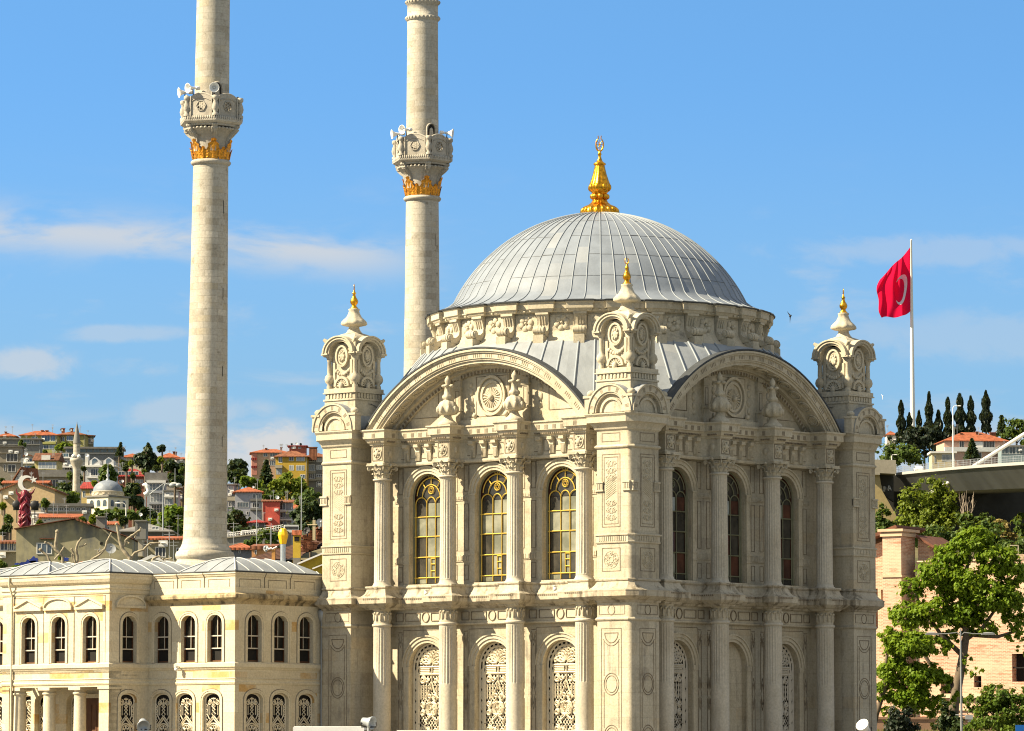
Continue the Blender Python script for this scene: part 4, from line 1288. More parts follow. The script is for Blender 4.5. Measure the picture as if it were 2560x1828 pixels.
# ================================================================== minarets
def shaft_r(z): return 0.80-(z-10.6)*(0.80-0.645)/(23.3-10.6)
def make_minaret(t):
    b=MB()
    pr=[(1.13,0.0),(1.13,8.70),(1.17,8.78),(1.19,8.95),(1.16,9.10),(1.07,9.16),(1.03,9.22),(1.03,9.28),(1.07,9.31),(1.09,9.42),(1.06,9.54),(0.98,9.58),(0.96,9.62),(0.96,9.66),(0.90,9.72),(0.85,9.84),(0.815,10.02)]
    b.lathe(pr,48,cap=False)
    zz=[10.02]+[10.02+(23.05-10.02)*i/12 for i in range(1,13)]
    b.lathe([(shaft_r(z),z) for z in zz],48,cap=False)
    b.lathe([(0.645,24.1),(0.645,25.5),(0.615,29.5)]+[(0.610,31.4)],48,cap=False)
    b.lathe([(0.60,31.38),(0.66,31.42),(0.68,31.5),(0.66,31.58),(0.61,31.6),(0.61,32.3),(0.66,32.34),(0.68,32.42),(0.63,32.5),(0.58,32.6),(0.40,33.4),(0.0,37.5)],48,cap=False)
    for k in range(28):
        a=2*pi*k/28
        for z in (31.5,32.42): b.ball((0.665*cos(a),0.665*sin(a),z),0.05,0.05,0.06,6,4)
    sh=b.build('shaft',M['minaret'],t)
    b=MB()
    b.lathe([(0.64,23.03),(0.71,23.06),(0.745,23.13),(0.745,23.18),(0.70,23.24),(0.66,23.26)],40,cap=False)
    # corbel: core flares under the balcony
    b.lathe([(0.66,23.2),(0.66,23.9),(0.70,24.1),(0.84,24.35),(0.98,24.5)],40,cap=False)
    b.build('corbel_core',M['minaret_trim'],t)
    b=MB()
    # gilded acanthus ring
    b.lathe([(0.67,23.25),(0.675,23.40)],40,cap=False,mod=lambda a,i,z:1.0+0.02*cos(a*30))
    b2=MB()
    for k in range(12):
        a=2*pi*k/12; tall=k%2==0; h=0.62 if tall else 0.36; wd=0.21 if tall else 0.17
        vs=[];fs=[];n=9
        for i in range(n):
            q=i/(n-1); rr=0.675+0.05*sin(pi*q*0.6)+(0.10 if tall else 0.06)*q**4
            ww=wd*(0.75+0.35*sin(pi*min(1,q*1.1)))*(1.0 if q<0.85 else 0.6)*(1+0.12*(-1)**i)
            for j in (-1,-0.5,0,0.5,1):
                aa=a+j*ww/rr; ro=rr+0.03*(1-abs(j))-(0.03 if abs(j)==0.5 else 0)
                vs.append((ro*cos(aa),ro*sin(aa),23.30+h*q-0.04*abs(j)))
        for i in range(n-1):
            for j in range(4): fs.append((i*5+j,i*5+j+1,(i+1)*5+j+1,(i+1)*5+j))
        b2.add(vs,fs)
    b.add(b2.v,b2.f); b.build('gilded_leaves',M['gold_old'],t)
    # six S-shaped brackets
    b=MB()
    for k in range(6):
        a=pi/3*k; n0=len(b.v)
        pr=[(0.62,23.50),(0.715,23.52),(0.73,23.85),(0.79,24.05),(0.92,24.2),(1.02,24.35),(1.04,24.52),(1.10,24.62),(1.10,24.72),(0.62,24.72)]
        for e,hw in ((0.0,0.10),(0.02,0.03)):
            n=len(pr); q=[(r+e*(1 if r>0.65 else 0),z) for r,z in pr]
            v=[(r,-hw,z) for r,z in q]+[(r,hw,z) for r,z in q]
            b.add(v,[tuple(range(n-1,-1,-1)),tuple(range(n,2*n))]+[(i,(i+1)%n,n+(i+1)%n,n+i) for i in range(n)])
        b.tube([(0.98,-0.12,24.46),(0.98,0.12,24.46)],0.085,10)
        b.v[n0:]=[(x*cos(a)-y*sin(a),x*sin(a)+y*cos(a),z) for x,y,z in b.v[n0:]]
        # egg moulding between the brackets
        for q in range(5):
            aa=a+pi/6+(q-2)*0.17; b.ball((0.93*cos(aa),0.93*sin(aa),24.50),0.07,0.07,0.075,8,5)
    b.build('bracket',M['minaret_trim'],t)
    # balcony floor and parapet (hexagon)
    hexa=lambda r:[(r*cos(pi/3*k),r*sin(pi/3*k)) for k in range(6)]
    b=MB(); b.sweep(hexa(1.0),[(-0.4,24.60),(0.02,24.62),(0.06,24.66),(0.06,24.74),(0.12,24.76),(0.17,24.82),(0.21,24.86),(0.22,24.93),(0.17,24.97),(0.12,25.0),(-0.5,25.02)],closed=True)
    H=hexa(1.225)
    for k in range(6):
        p,q=H[k],H[(k+1)%6]
        for j in range(14):
            s=(j+0.5)/14; b.ball((p[0]+(q[0]-p[0])*s,p[1]+(q[1]-p[1])*s,24.96),0.04,0.04,0.06,6,4)
    b.build('balcony',M['minaret_trim'],t)
    b=MB(); H=hexa(1.14)
    for k in range(6):
        p,q=H[k],H[(k+1)%6]; mx,my=(p[0]+q[0])/2,(p[1]+q[1])/2; L=sqrt((q[0]-p[0])**2+(q[1]-p[1])**2)
        ux=((q[0]-p[0])/L,(q[1]-p[1])/L); nr=(ux[1],-ux[0])
        def pt(x,o,z): return (mx+ux[0]*x+nr[0]*o,my+ux[1]*x+nr[1]*o,z)
        hw=L/2-0.13
        # pierced panel with a low segmental head: strips around a round opening
        top=lambda x: 25.66+0.13*max(0.0,1-(x/(hw*0.9))**2)
        N=24; cz=25.36; ro=0.10
        ring=[(0.15*cos(2*pi*i/N),cz+0.15*sin(2*pi*i/N)) for i in range(N)]
        out=[]
        for i in range(N):
            a=2*pi*i/N; cx_,sz=cos(a),sin(a)
            sx=hw/abs(cx_) if abs(cx_)>1e-6 else 1e9
            zt=(25.66-cz)/sz if sz>1e-6 else (25.0-cz)/sz if sz<-1e-6 else 1e9
            r=min(sx,zt); x=r*cx_; z=cz+r*sz
            if sz>0 and z>25.62: z=top(x)
            out.append((x,z))
        for o in (0.0,-0.07):
            v=[pt(x,o,z) for x,z in ring]+[pt(x,o,z) for x,z in out]
            b.add(v,[(i,(i+1)%N,N+(i+1)%N,N+i) for i in range(N)])
        v=[pt(x,0,z) for x,z in out]+[pt(x,-0.07,z) for x,z in out]
        b.add(v,[(i,(i+1)%N,N+(i+1)%N,N+i) for i in range(N)])
        # six-lobed rosette in the opening
        for j in range(6):
            a=2*pi*j/6+pi/6
            b.tube([pt(0.108*cos(a)+0.056*cos(2*pi*i/10),0.01,cz+0.108*sin(a)+0.056*sin(2*pi*i/10)) for i in range(11)],0.017,4)
        b.tube([pt(0.04*cos(2*pi*i/10),0.01,cz+0.04*sin(2*pi*i/10)) for i in range(11)],0.016,4)
        b.tube([pt(0.178*cos(2*pi*i/18)*(1+0.06*cos(6*2*pi*i/18)),0.02,cz+0.178*sin(2*pi*i/18)*(1+0.06*cos(6*2*pi*i/18))) for i in range(19)],0.02,4)
        # coping and inner moulding
        cp=[pt(-hw+2*hw*i/12,-0.03,top(-hw+2*hw*i/12)+0.02) for i in range(13)]
        b.tube(cp,0.045,6)
        b.tube([pt(-hw*0.82+2*hw*0.82*i/12,0.01,top(-hw*0.82+2*hw*0.82*i/12)-0.14) for i in range(13)],0.018,4)
        # corner baluster post
        c=(p[0],p[1])
        b.lathe([(0.12,25.0),(0.12,25.08),(0.07,25.12),(0.11,25.20),(0.135,25.30),(0.11,25.42),(0.07,25.52),(0.10,25.58),(0.12,25.60),(0.12,25.70),(0.09,25.72)],14,c=c)
        for s,cc in ((1,p),(-1,q)): b.obox((cc[0]+ux[0]*s*0.15,cc[1]+ux[1]*s*0.15),ux,0.025,0.05,25.0,25.68)
    b.build('parapet',M['minaret_trim'],t)
    # doorway onto the balcony
    b=MB(); a=DOOR; n0=0
    P=[(-0.15,25.0)]+[(-0.15*cos(pi*i/10),26.05+0.22*sin(pi*i/10)) for i in range(11)]+[(0.15,25.0)]
    def wrap(x,z,r): 
        q=a+x/0.645; return (r*cos(q),r*sin(q),z)
    b.add([wrap(x,z,0.652) for x,z in P],[tuple(range(len(P)))])
    b.build('doorway',M['dark'],t)
    b=MB()
    b.tube([wrap(x*1.35,z if z<26 else z+0.04,0.66) for x,z in P],0.035,5)
    b.build('door_surround',M['minaret_trim'],t)
    # narrow slit windows in the shaft
    b=MB()
    for z in (13.4,16.0,18.9,21.6):
        r=shaft_r(z)+0.004
        for q in (SLIT,): b.add([(r*cos(q-0.02),r*sin(q-0.02),z),(r*cos(q+0.02),r*sin(q+0.02),z),(r*cos(q+0.02),r*sin(q+0.02),z+0.38),(r*cos(q-0.02),r*sin(q-0.02),z+0.38)],[(0,1,2,3)])
    b.build('slit_window',M['dark'],t)
def horn_mesh():
    """public address horn pointing along +x"""
    b=MB(); n=18; pr=[(0.03,-0.26),(0.045,-0.20),(0.05,-0.12),(0.08,-0.02),(0.13,0.06),(0.185,0.10),(0.19,0.11),(0.175,0.105),(0.12,0.05),(0.05,-0.04),(0.045,-0.05)]
    b.lathe(pr,n); b.lathe([(0.05,-0.08),(0.045,-0.01),(0.0,0.01)],10)
    b.lathe([(0.06,-0.42),(0.075,-0.40),(0.075,-0.28),(0.06,-0.26)],12)
    b.v=[(z,x,y) for x,y,z in b.v]
    return b
tw_=pi/2
MIN=[]
def mz(z):
    K=((23.03,23.87),(23.3,24.1),(23.9,24.8),(24.93,25.47),(25.0,25.60),(25.81,26.45),(29.5,29.9),(31.38,31.08),(31.6,31.3),(32.34,31.77),(32.5,31.93),(40,40))
    if z<=20: return z
    if z<23.03: return 20+(z-20)*3.87/3.03
    for (a,c),(e,f) in zip(K,K[1:]):
        if a<=z<=e: return c+(f-c)*(z-a)/(e-a)
    return z
SPOT=((0,'minaret','near stone minaret left of the dome with four horns on its gilded balcony',512,158.6,(-90+11)),
      (1,'minaret','far stone minaret touching the left edge of the drum, its top ring in view',1055,169.7,(-90+14)))
for i,nm,lab,px,Y,rot in SPOT:
    P=at(px,1400 if i==0 else 900,Y)
    DOOR=R(22-11) if i==0 else R(35-14); SLIT=R(-11+52)
    t=thing(nm,lab,'minaret',(P[0],Y,0),R(rot),'stone minarets of the mosque')
    MB.zmap=mz; make_minaret(t); MB.zmap=None
    if i==1: t.location.z=0.1
    if i==0:      # this shaft leans a little to the right
        t.rotation_euler=(Matrix.Rotation(R(0.5),3,'Y')@Matrix.Rotation(R(rot),3,'Z')).to_euler(); t.location.x-=0.08
    horns=((-0.3,-52,0.0),(0.06,-78,0.0)) 
    # horns: (angle from the camera side, distance, aim)
    H=((-62,1.22,25.86,-70),(-40,1.16,25.98,-52),(8,1.17,25.97,6)) if i==0 else ((-66,1.2,25.84,-75),(-38,1.16,25.96,-45),(72,1.16,25.9,80))
    for q,(a,r,z,aim) in enumerate(H):
        aw=R(-90+a)-R(rot)
        hm=horn_mesh().build('loudspeaker',M['white'],t,(r*cos(aw),r*sin(aw),z+0.66))
        hm.rotation_euler=(0,R(6),R(-90+aim)-R(rot))
        b=MB(); b.tube([(0,0,-0.9),(0,0,0)],0.02,5); b.build('bracket_pole',M['blackm'],hm,(-0.12,0,0))
    MIN.append(t)

# ================================================================== imperial pavilion
pav=thing('pavilion','two storey cream stone pavilion with arched sash windows and lead hip roofs','pavilion',(CX,CY,0),-AL)
S2,D2=-7.25,11.40; S1,D1=-11.51,13.37; S0=-16.98
ZT=8.52
# plan of the outer walls, travelling so that the outside is on the right
def warch(mb,p,ux,L,ops,zlo,zhi,dep=0.30,m=0):
    """wall from p along ux, length L, with flat-arched openings (centre, half width, sill, spring, rise)"""
    nr=(ux[1],-ux[0])
    def P(x,o,z): return (p[0]+ux[0]*x+nr[0]*o,p[1]+ux[1]*x+nr[1]*o,z)
    xs=0.0
    for (c,hw,zs,zp,rise) in ops:
        mb.add([P(xs,0,zlo),P(c-hw,0,zlo),P(c-hw,0,zhi),P(xs,0,zhi)],[(0,1,2,3)],m)
        n=12
        A=[(c-hw*cos(pi*i/n),zp+rise*max(0.0,sin(pi*i/n))**0.8) for i in range(n+1)]
        mb.add([P(c-hw,0,zlo),P(c+hw,0,zlo),P(c+hw,0,zs),P(c-hw,0,zs)],[(0,1,2,3)],m)
        for i in range(n):
            a,b=A[i],A[i+1]; mb.add([P(a[0],0,a[1]),P(b[0],0,b[1]),P(b[0],0,zhi),P(a[0],0,zhi)],[(0,1,2,3)],m)
        B=[(c-hw,zs)]+A+[(c+hw,zs)]
        for i in range(len(B)):
            a,b=B[i],B[(i+1)%len(B)]; mb.add([P(a[0],0,a[1]),P(a[0],-dep,a[1]),P(b[0],-dep,b[1]),P(b[0],0,b[1])],[(0,1,2,3)],m)
        xs=c+hw
    mb.add([P(xs,0,zlo),P(L,0,zlo),P(L,0,zhi),P(xs,0,zhi)],[(0,1,2,3)],m)
UW=lambda c:(c,0.355,5.38,6.70,0.34); LW=lambda c:(c,0.425,1.0,4.00,0.30)
fronts=[ # start, direction, length, upper centres, lower centres
 ((S2,-D2),(0,1),4.6,(0.99,2.34,3.66),(1.0,2.33,3.68)),                      # right return wall (faces +s)
 ((S1,-D2),(1,0),S2-S1,(0.65,1.97,3.28),(0.65,1.80,3.13)),                   # recessed front
 ((S1,-D1),(0,1),D1-D2,(1.0,),(0.98,)),                                       # return of the bay
 ((S0,-D1),(1,0),S1-S0,(1.35,2.90,4.495),()),                                 # front of the bay
 ((S0-6.0,-D2),(1,0),6.0,(5.2,3.6),(5.2,3.6)),                                # far left part
]
wallm=MB(); trim=MB(); pgro=MB()
glassjobs=[]
def P2(p,ux,x,o): return (p[0]+ux[0]*x+ux[1]*o,p[1]+ux[1]*x-ux[0]*o)
for fi,(p,ux,L,up,lo) in enumerate(fronts):
    warch(wallm,p,ux,L,[UW(c) for c in sorted(up)],5.0,8.0)
    if fi==3: pass
    else: warch(wallm,p,ux,L,[LW(c) for c in sorted(lo)],0.0,5.0)
    for c in up: glassjobs.append((p,ux,c,'upper'))
    for c in lo: glassjobs.append((p,ux,c,'lower'))
    nr=(ux[1],-ux[0])
    ang=atan2(ux[1],ux[0])
    for c,hw,zs,zp,rise in [UW(c) for c in up]+[LW(c) for c in lo]:
        n=12; trim=MB()
        for w0,w1,o in ((0.0,0.07,0.018),(0.07,0.125,0.035)):
            A=[(c-(hw+w0)*cos(pi*i/n),zp+(rise+w0)*max(0.0,sin(pi*i/n))**0.8) for i in range(n+1)]; B=[(c-(hw+w1)*cos(pi*i/n),zp+(rise+w1)*max(0.0,sin(pi*i/n))**0.8) for i in range(n+1)]
            A=[(c-hw-w0,zs)]+A+[(c+hw+w0,zs)]; B=[(c-hw-w1,zs)]+B+[(c+hw+w1,zs)]
            for i in range(len(A)-1):
                q=[A[i],A[i+1],B[i+1],B[i]]
                v=[(*P2(p,ux,x,o),z) for x,z in q]+[(*P2(p,ux,x,0),z) for x,z in q]
                trim.add(v,[(0,1,2,3),(2,3,7,6),(0,1,5,4)])
        trim.build('window_surround',M['pav_trim'],pav)
        # fine joint around the surround
        A=[(c-hw-0.14,zs)]+[(c-(hw+0.14)*cos(pi*i/n),zp+(rise+0.14)*max(0.0,sin(pi*i/n))**0.8) for i in range(n+1)]+[(c+hw+0.14,zs)]
        pgro.tube([(*P2(p,ux,x,0.004),z) for x,z in A],0.010,4,smooth=False)
wallm.build('wall',M['pav'],pav)
# mouldings
OUT=[(S0-6,-D2),(S0,-D2),(S0,-D1),(S1,-D1),(S1,-D2),(S2,-D2),(S2,-6.9)]
mb=MB()
mb.sweep(OUT,[(0,5.10),(0.03,5.12),(0.05,5.16),(0.09,5.20),(0.09,5.32),(0.05,5.35),(-0.1,5.38)])
mb.sweep(OUT,[(0,4.58),(0.03,4.60),(0.05,4.66),(0.02,4.70),(0.02,4.76),(0.05,4.79),(0,4.82)])
mb.build('string_course',M['pav_trim'],pav)
SEC2=[(S1-0.2,-D2),(S2,-D2),(S2,-6.9)]
mb=MB(); mb.sweep(SEC2,[(0,7.40),(0.02,7.43),(0.03,7.47),(0.08,7.52),(0.16,7.56),(0.22,7.60),(0.24,7.62),(0.24,7.70),(0.22,7.74),(0.10,7.79),(-0.02,7.80)])
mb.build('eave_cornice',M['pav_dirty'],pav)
mb=MB(); mb.sweep(SEC2,[(-0.03,7.78),(-0.03,8.36),(0.0,8.39),(0.02,8.44),(0.05,8.47),(0.05,8.52),(-0.3,8.54)])
mb.build('parapet',M['pav_trim'],pav)
BAYP=[(S0,-D2),(S0,-D1),(S1,-D1),(S1,-D2+0.0)]
mb=MB(); mb.sweep(BAYP,[(0,7.80),(0.03,7.82),(0.05,7.88),(0.02,7.90),(0.02,7.96),(0.06,7.99),(0.06,8.03),(0.03,8.05),(0.03,8.16),(0.07,8.18),(0.12,8.22),(0.16,8.30),(0.18,8.33),(0.18,8.44),(0.21,8.47),(0.21,8.52),(-0.3,8.54)])
mb.sweep([(S0-6,-D2),(S0,-D2)],[(0,7.5),(0.2,7.6),(0.2,7.75),(0.0,7.8),(0.0,8.4),(0.06,8.45),(0.06,8.52),(-0.3,8.54)])
mb.build('cornice',M['pav_trim'],pav)
mb=MB(); 
for pth,o in ((SEC2,0.06),(BAYP,0.22),([(S0-6,-D2),(S0,-D2)],0.07)): mb.sweep(pth,[(o-0.1,8.535),(o,8.53),(o+0.012,8.55),(o,8.575),(o-0.3,8.60)])
mb.build('roof_edge',M['lead_edge'],pav)
# inset parapet panels and joints
for (p,ux,L,cuts_) in (((S1,-D2),(1,0),S2-S1,(1.4,2.72)),((S2,-D2),(0,1),4.4,(1.52,2.85))):
    e=[0.05]+list(cuts_)+[L-0.1]
    for i in range(3):
        x0,x1=e[i]+0.2,e[i+1]-0.2
        pts=[(x0,7.98),(x1,7.98),(x1,8.28),(x0,8.28),(x0,7.98)]
        pgro.tube([(*P2(p,ux,x,-0.026),z) for x,z in pts],0.012,4,smooth=False)
    for x in cuts_: pgro.tube([(*P2(p,ux,x,-0.02),7.80),(*P2(p,ux,x,-0.02),8.36),(*P2(p,ux,x,0.055),8.47),(*P2(p,ux,x,0.055),8.52)],0.018,4)
# pilaster joints and pediments on the bay
pd=MB()
p,ux=(S0,-D1),(1,0)
for c,kind in ((1.35,'tri'),(2.90,'seg'),(4.495,'tri')):
    x0,x1=c-0.72,c+0.72
    for x in (x0-0.06,x1+0.06): pgro.tube([(*P2(p,ux,x,0.004),5.4),(*P2(p,ux,x,0.004),7.76)],0.010,4)
    pgro.tube([(*P2(p,ux,x0-0.06,0.004),7.74),(*P2(p,ux,x1+0.06,0.004),7.74)],0.010,4)
def pediment(mb,p,ux,c,kind,zb=7.31,hw=0.68):
    def q(pts,o0,o1):
        n=len(pts); v=[(*P2(p,ux,x,o0),z) for x,z in pts]+[(*P2(p,ux,x,o1),z) for x,z in pts]
        mb.add(v,[tuple(range(n)),tuple(range(2*n-1,n-1,-1))]+[(i,n+i,n+(i+1)%n,(i+1)%n) for i in range(n)])
    if kind=='tri':
        q([(c-hw,zb),(c+hw,zb),(c+hw,zb+0.06),(c,zb+0.33),(c-hw,zb+0.06)],0.05,0)
        for s in (-1,1): q([(c+s*hw*1.03,zb+0.05),(c,zb+0.33),(c,zb+0.40),(c+s*hw*1.06,zb+0.12)][::s],0.11,0)
        q([(c-hw*1.05,zb-0.04),(c+hw*1.05,zb-0.04),(c+hw*1.05,zb+0.04),(c-hw*1.05,zb+0.04)],0.11,0)
    else:
        A=[(c-hw*cos(pi*i/14),zb+0.05+0.30*sin(pi*i/14)) for i in range(15)]
        q([(c-hw,zb)]+A[::1]+[(c+hw,zb)],0.05,0)
        for i in range(14):
            a,b=A[i],A[i+1]; k=1.0
            f=lambda t:(c+(t[0]-c)*1.06,zb+0.05+(t[1]-zb-0.05)*1.22)
            q([a,b,f(b),f(a)],0.11,0)
        q([(c-hw*1.05,zb-0.04),(c+hw*1.05,zb-0.04),(c+hw*1.05,zb+0.04),(c-hw*1.05,zb+0.04)],0.11,0)
for c,kind in ((1.35,'tri'),(2.90,'seg'),(4.495,'tri')): pd=MB(); pediment(pd,p,ux,c,kind); pd.build('pediment',M['pav_trim'],pav)
pd=MB(); pediment(pd,(S1,-D1),(0,1),1.0,'seg',7.36); pd.build('pediment',M['pav_trim'],pav)
pgro.build('stone_joint',M['groove'],pav)
# sash windows and pierced stone screens
def sash(x):
    b=MB(); y=0
    for s in (-1,1): b.box(s*0.345-0.02,s*0.345+0.02,-0.03,0.03,5.38,6.9)
    for z in (5.42,5.86,6.30): b.box(-0.33,0.33,-0.04,0.03,z-0.025,z+0.025)
    for z0,z1,xx in ((5.86,6.30,0.0),(6.30,7.0,0.0)): b.box(xx-0.014,xx+0.014,-0.035,0.03,z0,z1)
    return b
def sash_pane():
    b=MB()
    for z0,z1,m in ((5.38,5.86,1),(5.86,6.30,0),(6.30,7.05,0)): b.add([(-0.36,0.02,z0),(0.36,0.02,z0),(0.36,0.02,z1),(-0.36,0.02,z1)],[(0,1,2,3)],m)
    return b
def screen():
    b=MB(); y=0; hw=0.40
    def bar(pts,r=0.02): b.tube([(q[0],y,q[1]) for q in pts],r*1.25,4,smooth=False)
    for s in (-1,1):
        bar([(s*(hw-0.01),1.0),(s*(hw-0.01),4.05)],0.022)
        z=1.05
        while z<3.9: 
            bar([(s*(hw-0.02),z),(s*(hw-0.10),z+0.08),(s*(hw-0.02),z+0.16)],0.016); z+=0.17
    A=[(-hw*cos(pi*i/12),4.0+0.29*max(0.0,sin(pi*i/12))**0.8) for i in range(13)]; bar(A,0.03)
    for base in (4.12,2.62):
        t=base
        for s in (-1,1):
            bar(sp2(s*0.20,t-0.16,0.11,1.5,pi/2,s),0.02)
            bar([(s*0.28,t-0.25),(s*0.28,t-0.62),(s*0.20,t-0.75)],0.02)
            bar([(s*0.19,t-0.28),(s*0.19,t-0.60)],0.016)
            # plaited middle
            bar([(s*0.09,t-0.28),(-s*0.07,t-0.42),(s*0.09,t-0.56),(-s*0.05,t-0.68),(s*0.30,t-1.02)],0.021)
            bar([(s*0.0,t-0.62),(s*0.34,t-0.95)],0.018)
            bar([(s*0.04,t-0.76),(s*0.30,t-0.98),(s*0.34,t-1.1)],0.018)
        ring=lambda r,cz:[(r*cos(2*pi*i/16),cz+r*sin(2*pi*i/16)) for i in range(17)]
        bar(ring(0.245,t-1.14),0.022); bar(ring(0.18,t-1.14),0.014)
        for k in range(6):
            a=2*pi*k/6+pi/6; bar([(0.19*cos(a),t-1.14+0.19*sin(a)),(0.06*cos(a),t-1.14+0.06*sin(a))],0.030)
        bar([(0,t+0.02),(0,t-0.26)],0.02)
        for s in (-1,1): bar([(0,t-0.12),(s*0.08,t-0.20),(0,t-0.28)],0.018)
        bar([(-0.1,t-0.03),(0.1,t-0.03)],0.02)
    return b
def sp2(cx,cz,r0,turns,a0,s): return [(q[0],q[2]) for q in spiral(cx,cz,r0,turns,a0,s,16)]
proto={}
for (p,ux,c,kind) in glassjobs:
    o=0.0; q=P2(p,ux,c,-0.19 if kind=='upper' else -0.12); ang=atan2(ux[1],ux[0])
    if kind not in proto:
        if kind=='upper':
            w0=sash(0).build('window',M['frame_green'] if False else M['wood'],pav); sash_pane().build('pane',[M['pane_black'],M['dark']],w0)
            mb=MB()
            for z in (5.86,6.30): mb.box(-0.33,0.33,-0.055,-0.04,z-0.02,z+0.02)
            for z0,z1 in ((5.86,6.30),(6.30,7.0)): mb.box(-0.010,0.010,-0.05,-0.035,z0,z1)
            mb.build('glazing_bar',M['grille_grey'],w0)
        else:
            mb=MB(); mb.add([(-0.43,0.06,1.0),(0.43,0.06,1.0),(0.43,0.06,4.35),(-0.43,0.06,4.35)],[(0,1,2,3)])
            w0=mb.build('screened_window',M['dark'],pav); screen().build('screen',M['grille'],w0)
        proto[kind]=w0
    else: w0=dup(proto[kind],pav)
    w0.location=(q[0],q[1],0); w0.rotation_euler=(0,0,ang)
# porch under the bay: columns, back wall, door
for x in (0.62,2.15,3.72): 
    mb=MB()
    c=P2((S0,-D1),(1,0),x,-0.30)
    mb.lathe([(0.235,0.0),(0.235,2.2),(0.215,4.20),(0.215,4.26),(0.26,4.28),(0.26,4.33),(0.22,4.35),(0.22,4.40),(0.28,4.42)],28,c=c)
    mb.box(c[0]-0.30,c[0]+0.30,c[1]-0.30,c[1]+0.30,4.42,4.52); mb.build('porch_column',M['pav_trim'],pav)
for x0,x1 in ((0.0,0.36),(4.98,5.47)):
    mb=MB()
    a=P2((S0,-D1),(1,0),x0,0.0); b_=P2((S0,-D1),(1,0),x1,-0.62); mb.box(a[0],b_[0],a[1],b_[1],0,4.44)
    mb.box(a[0]-0.04,b_[0]+0.04,a[1]-0.04,b_[1]+0.04,4.44,4.52); mb.build('porch_pier',M['pav'],pav)
mb=MB(); mb.box(S0,S1,-D1,-D1+0.62,4.52,5.08); mb.build('porch_lintel',M['pav'],pav)
DB=11.95
mb=MB(); warch(mb,(S0,-DB),(1,0),S1-S0-0.02,[LW(0.62),LW(2.28)],0.0,5.0)
mb.build('porch_back_wall',M['pav'],pav)
mb=MB(); mb.box(S0,S1,-D1+0.62,-DB,4.92,4.96); mb.build('porch_ceiling',M['pav_trim'],pav)
for c,first_ in ((0.62,1),(2.28,0)):
    w0=dup(proto['lower'],pav); q=P2((S0,-DB),(1,0),c,-0.24); w0.location=(q[0],q[1],0); w0.rotation_euler=(0,0,0)
mb=MB(); x0=S0+3.30
mb.box(x0-0.45,x0+0.62,-DB-0.05,-DB,0,4.15); dr_=mb.build('porch_door',M['wood'],pav)
mb=MB()
mb.box(x0-0.62,x0-0.45,-DB-0.10,-DB,0,4.25); mb.box(x0+0.62,x0+0.80,-DB-0.10,-DB,0,4.25); mb.box(x0-0.70,x0+0.88,-DB-0.14,-DB,4.15,4.30); mb.box(x0-0.76,x0+0.94,-DB-0.2,-DB,4.44,4.52)
mb.build('door_surround',M['pav_trim'],dr_)
mb=MB()
for q in (-0.2,0.08,0.36): mb.box(x0+q-0.1,x0+q+0.1,-DB-0.065,-DB-0.05,2.4,3.9)
mb.build('door_panel',M['wood'],dr_)
# lead hip roofs: a vault over each block whose ends are hipped
def hip(mb,x0,x1,y0,y1,zb,rise,seams=True,sm=None):
    """plan rectangle, curved section; the height grows with the distance from the eave"""
    hw=min(x1-x0,y1-y0)/2; nx,ny=48,48
    def h(x,y):
        d=max(0.0,min(x-x0,x1-x,y-y0,y1-y)/hw)
        d=min(1.0,d); return zb+rise*max(0.0,sin(d*pi/2))**0.95
    def lin(a,b,n):
        # denser near the eaves
        return [a+(b-a)*i/n for i in range(n+1)]
    X=lin(x0,x1,nx); Y=lin(y0,y1,ny)
    v=[(x,y,h(x,y)) for y in Y for x in X]
    f=[(j*(nx+1)+i,j*(nx+1)+i+1,(j+1)*(nx+1)+i+1,(j+1)*(nx+1)+i) for j in range(ny) for i in range(nx)]
    mb.add(v,f,0,False)
    if sm is not None:
        k=0
        for s in range(1,200):
            x=x0+s*0.72
            if x>=x1: break
            pts=[(x,y0+(y1-y0)*i/60,0) for i in range(61)]
            pts=[(px,py,h(px,py)+0.015) for px,py,_ in pts if min(px-x0,x1-px)>=min(py-y0,y1-py)-1e-6]
            half=[p_ for p_ in pts if p_[1]<(y0+y1)/2]
            if len(half)>2: sm.tube(half,0.02,4)
        for s in range(1,200):
            y=y0+s*0.72
            if y>=y1: break
            pts=[(x0+(x1-x0)*i/60,y) for i in range(61)]
            pts=[(px,py,h(px,py)+0.015) for px,py in pts if min(px-x0,x1-px)<=min(py-y0,y1-py)+1e-6]
            half=[p_ for p_ in pts if p_[0]>(x0+x1)/2]
            if len(half)>2: sm.tube(half,0.02,4)
        for cx_,cy_,dx,dy in ((x1,y0,-1,1),(x0,y0,1,1)):
            sm.tube([(cx_+dx*hw*i/14,cy_+dy*hw*i/14,h(cx_+dx*hw*i/14,cy_+dy*hw*i/14)+0.015) for i in range(15)],0.03,4)
mb=MB(); sm=MB()
hip(mb,-9.95,S2+0.03,-D2-0.03,-6.95,8.57,0.52,sm=sm)
hip(mb,-14.4,S1+0.2,-D1-0.2,-7.7,8.57,0.52,sm=sm)
hip(mb,S0-0.18,-14.4,-D1-0.2,-7.7,8.57,0.50,sm=sm)
hip(mb,S0-6.5,S0+0.3,-D2-0.05,-D2+9,8.57,0.60,sm=sm)
mb.box(S0-6,S2-0.3,-D2+1.0,-2.0,8.50,8.56)
ro_=mb.build('roof',M['lead_roof'],pav); sm.build('roof_seam',plain('pale_roof_seam',(0.42,0.43,0.43),0.6,0.1),ro_)
# body behind the windows so that no daylight comes through
mb=MB(); mb.box(S0-6,S2-0.5,-D2+0.5,-2,0,8.5); mb.box(S0+0.1,S1-0.45,-D1+0.45,-D2+0.5,4.97,8.5); mb.build('inner_core',M['dark'],pav)
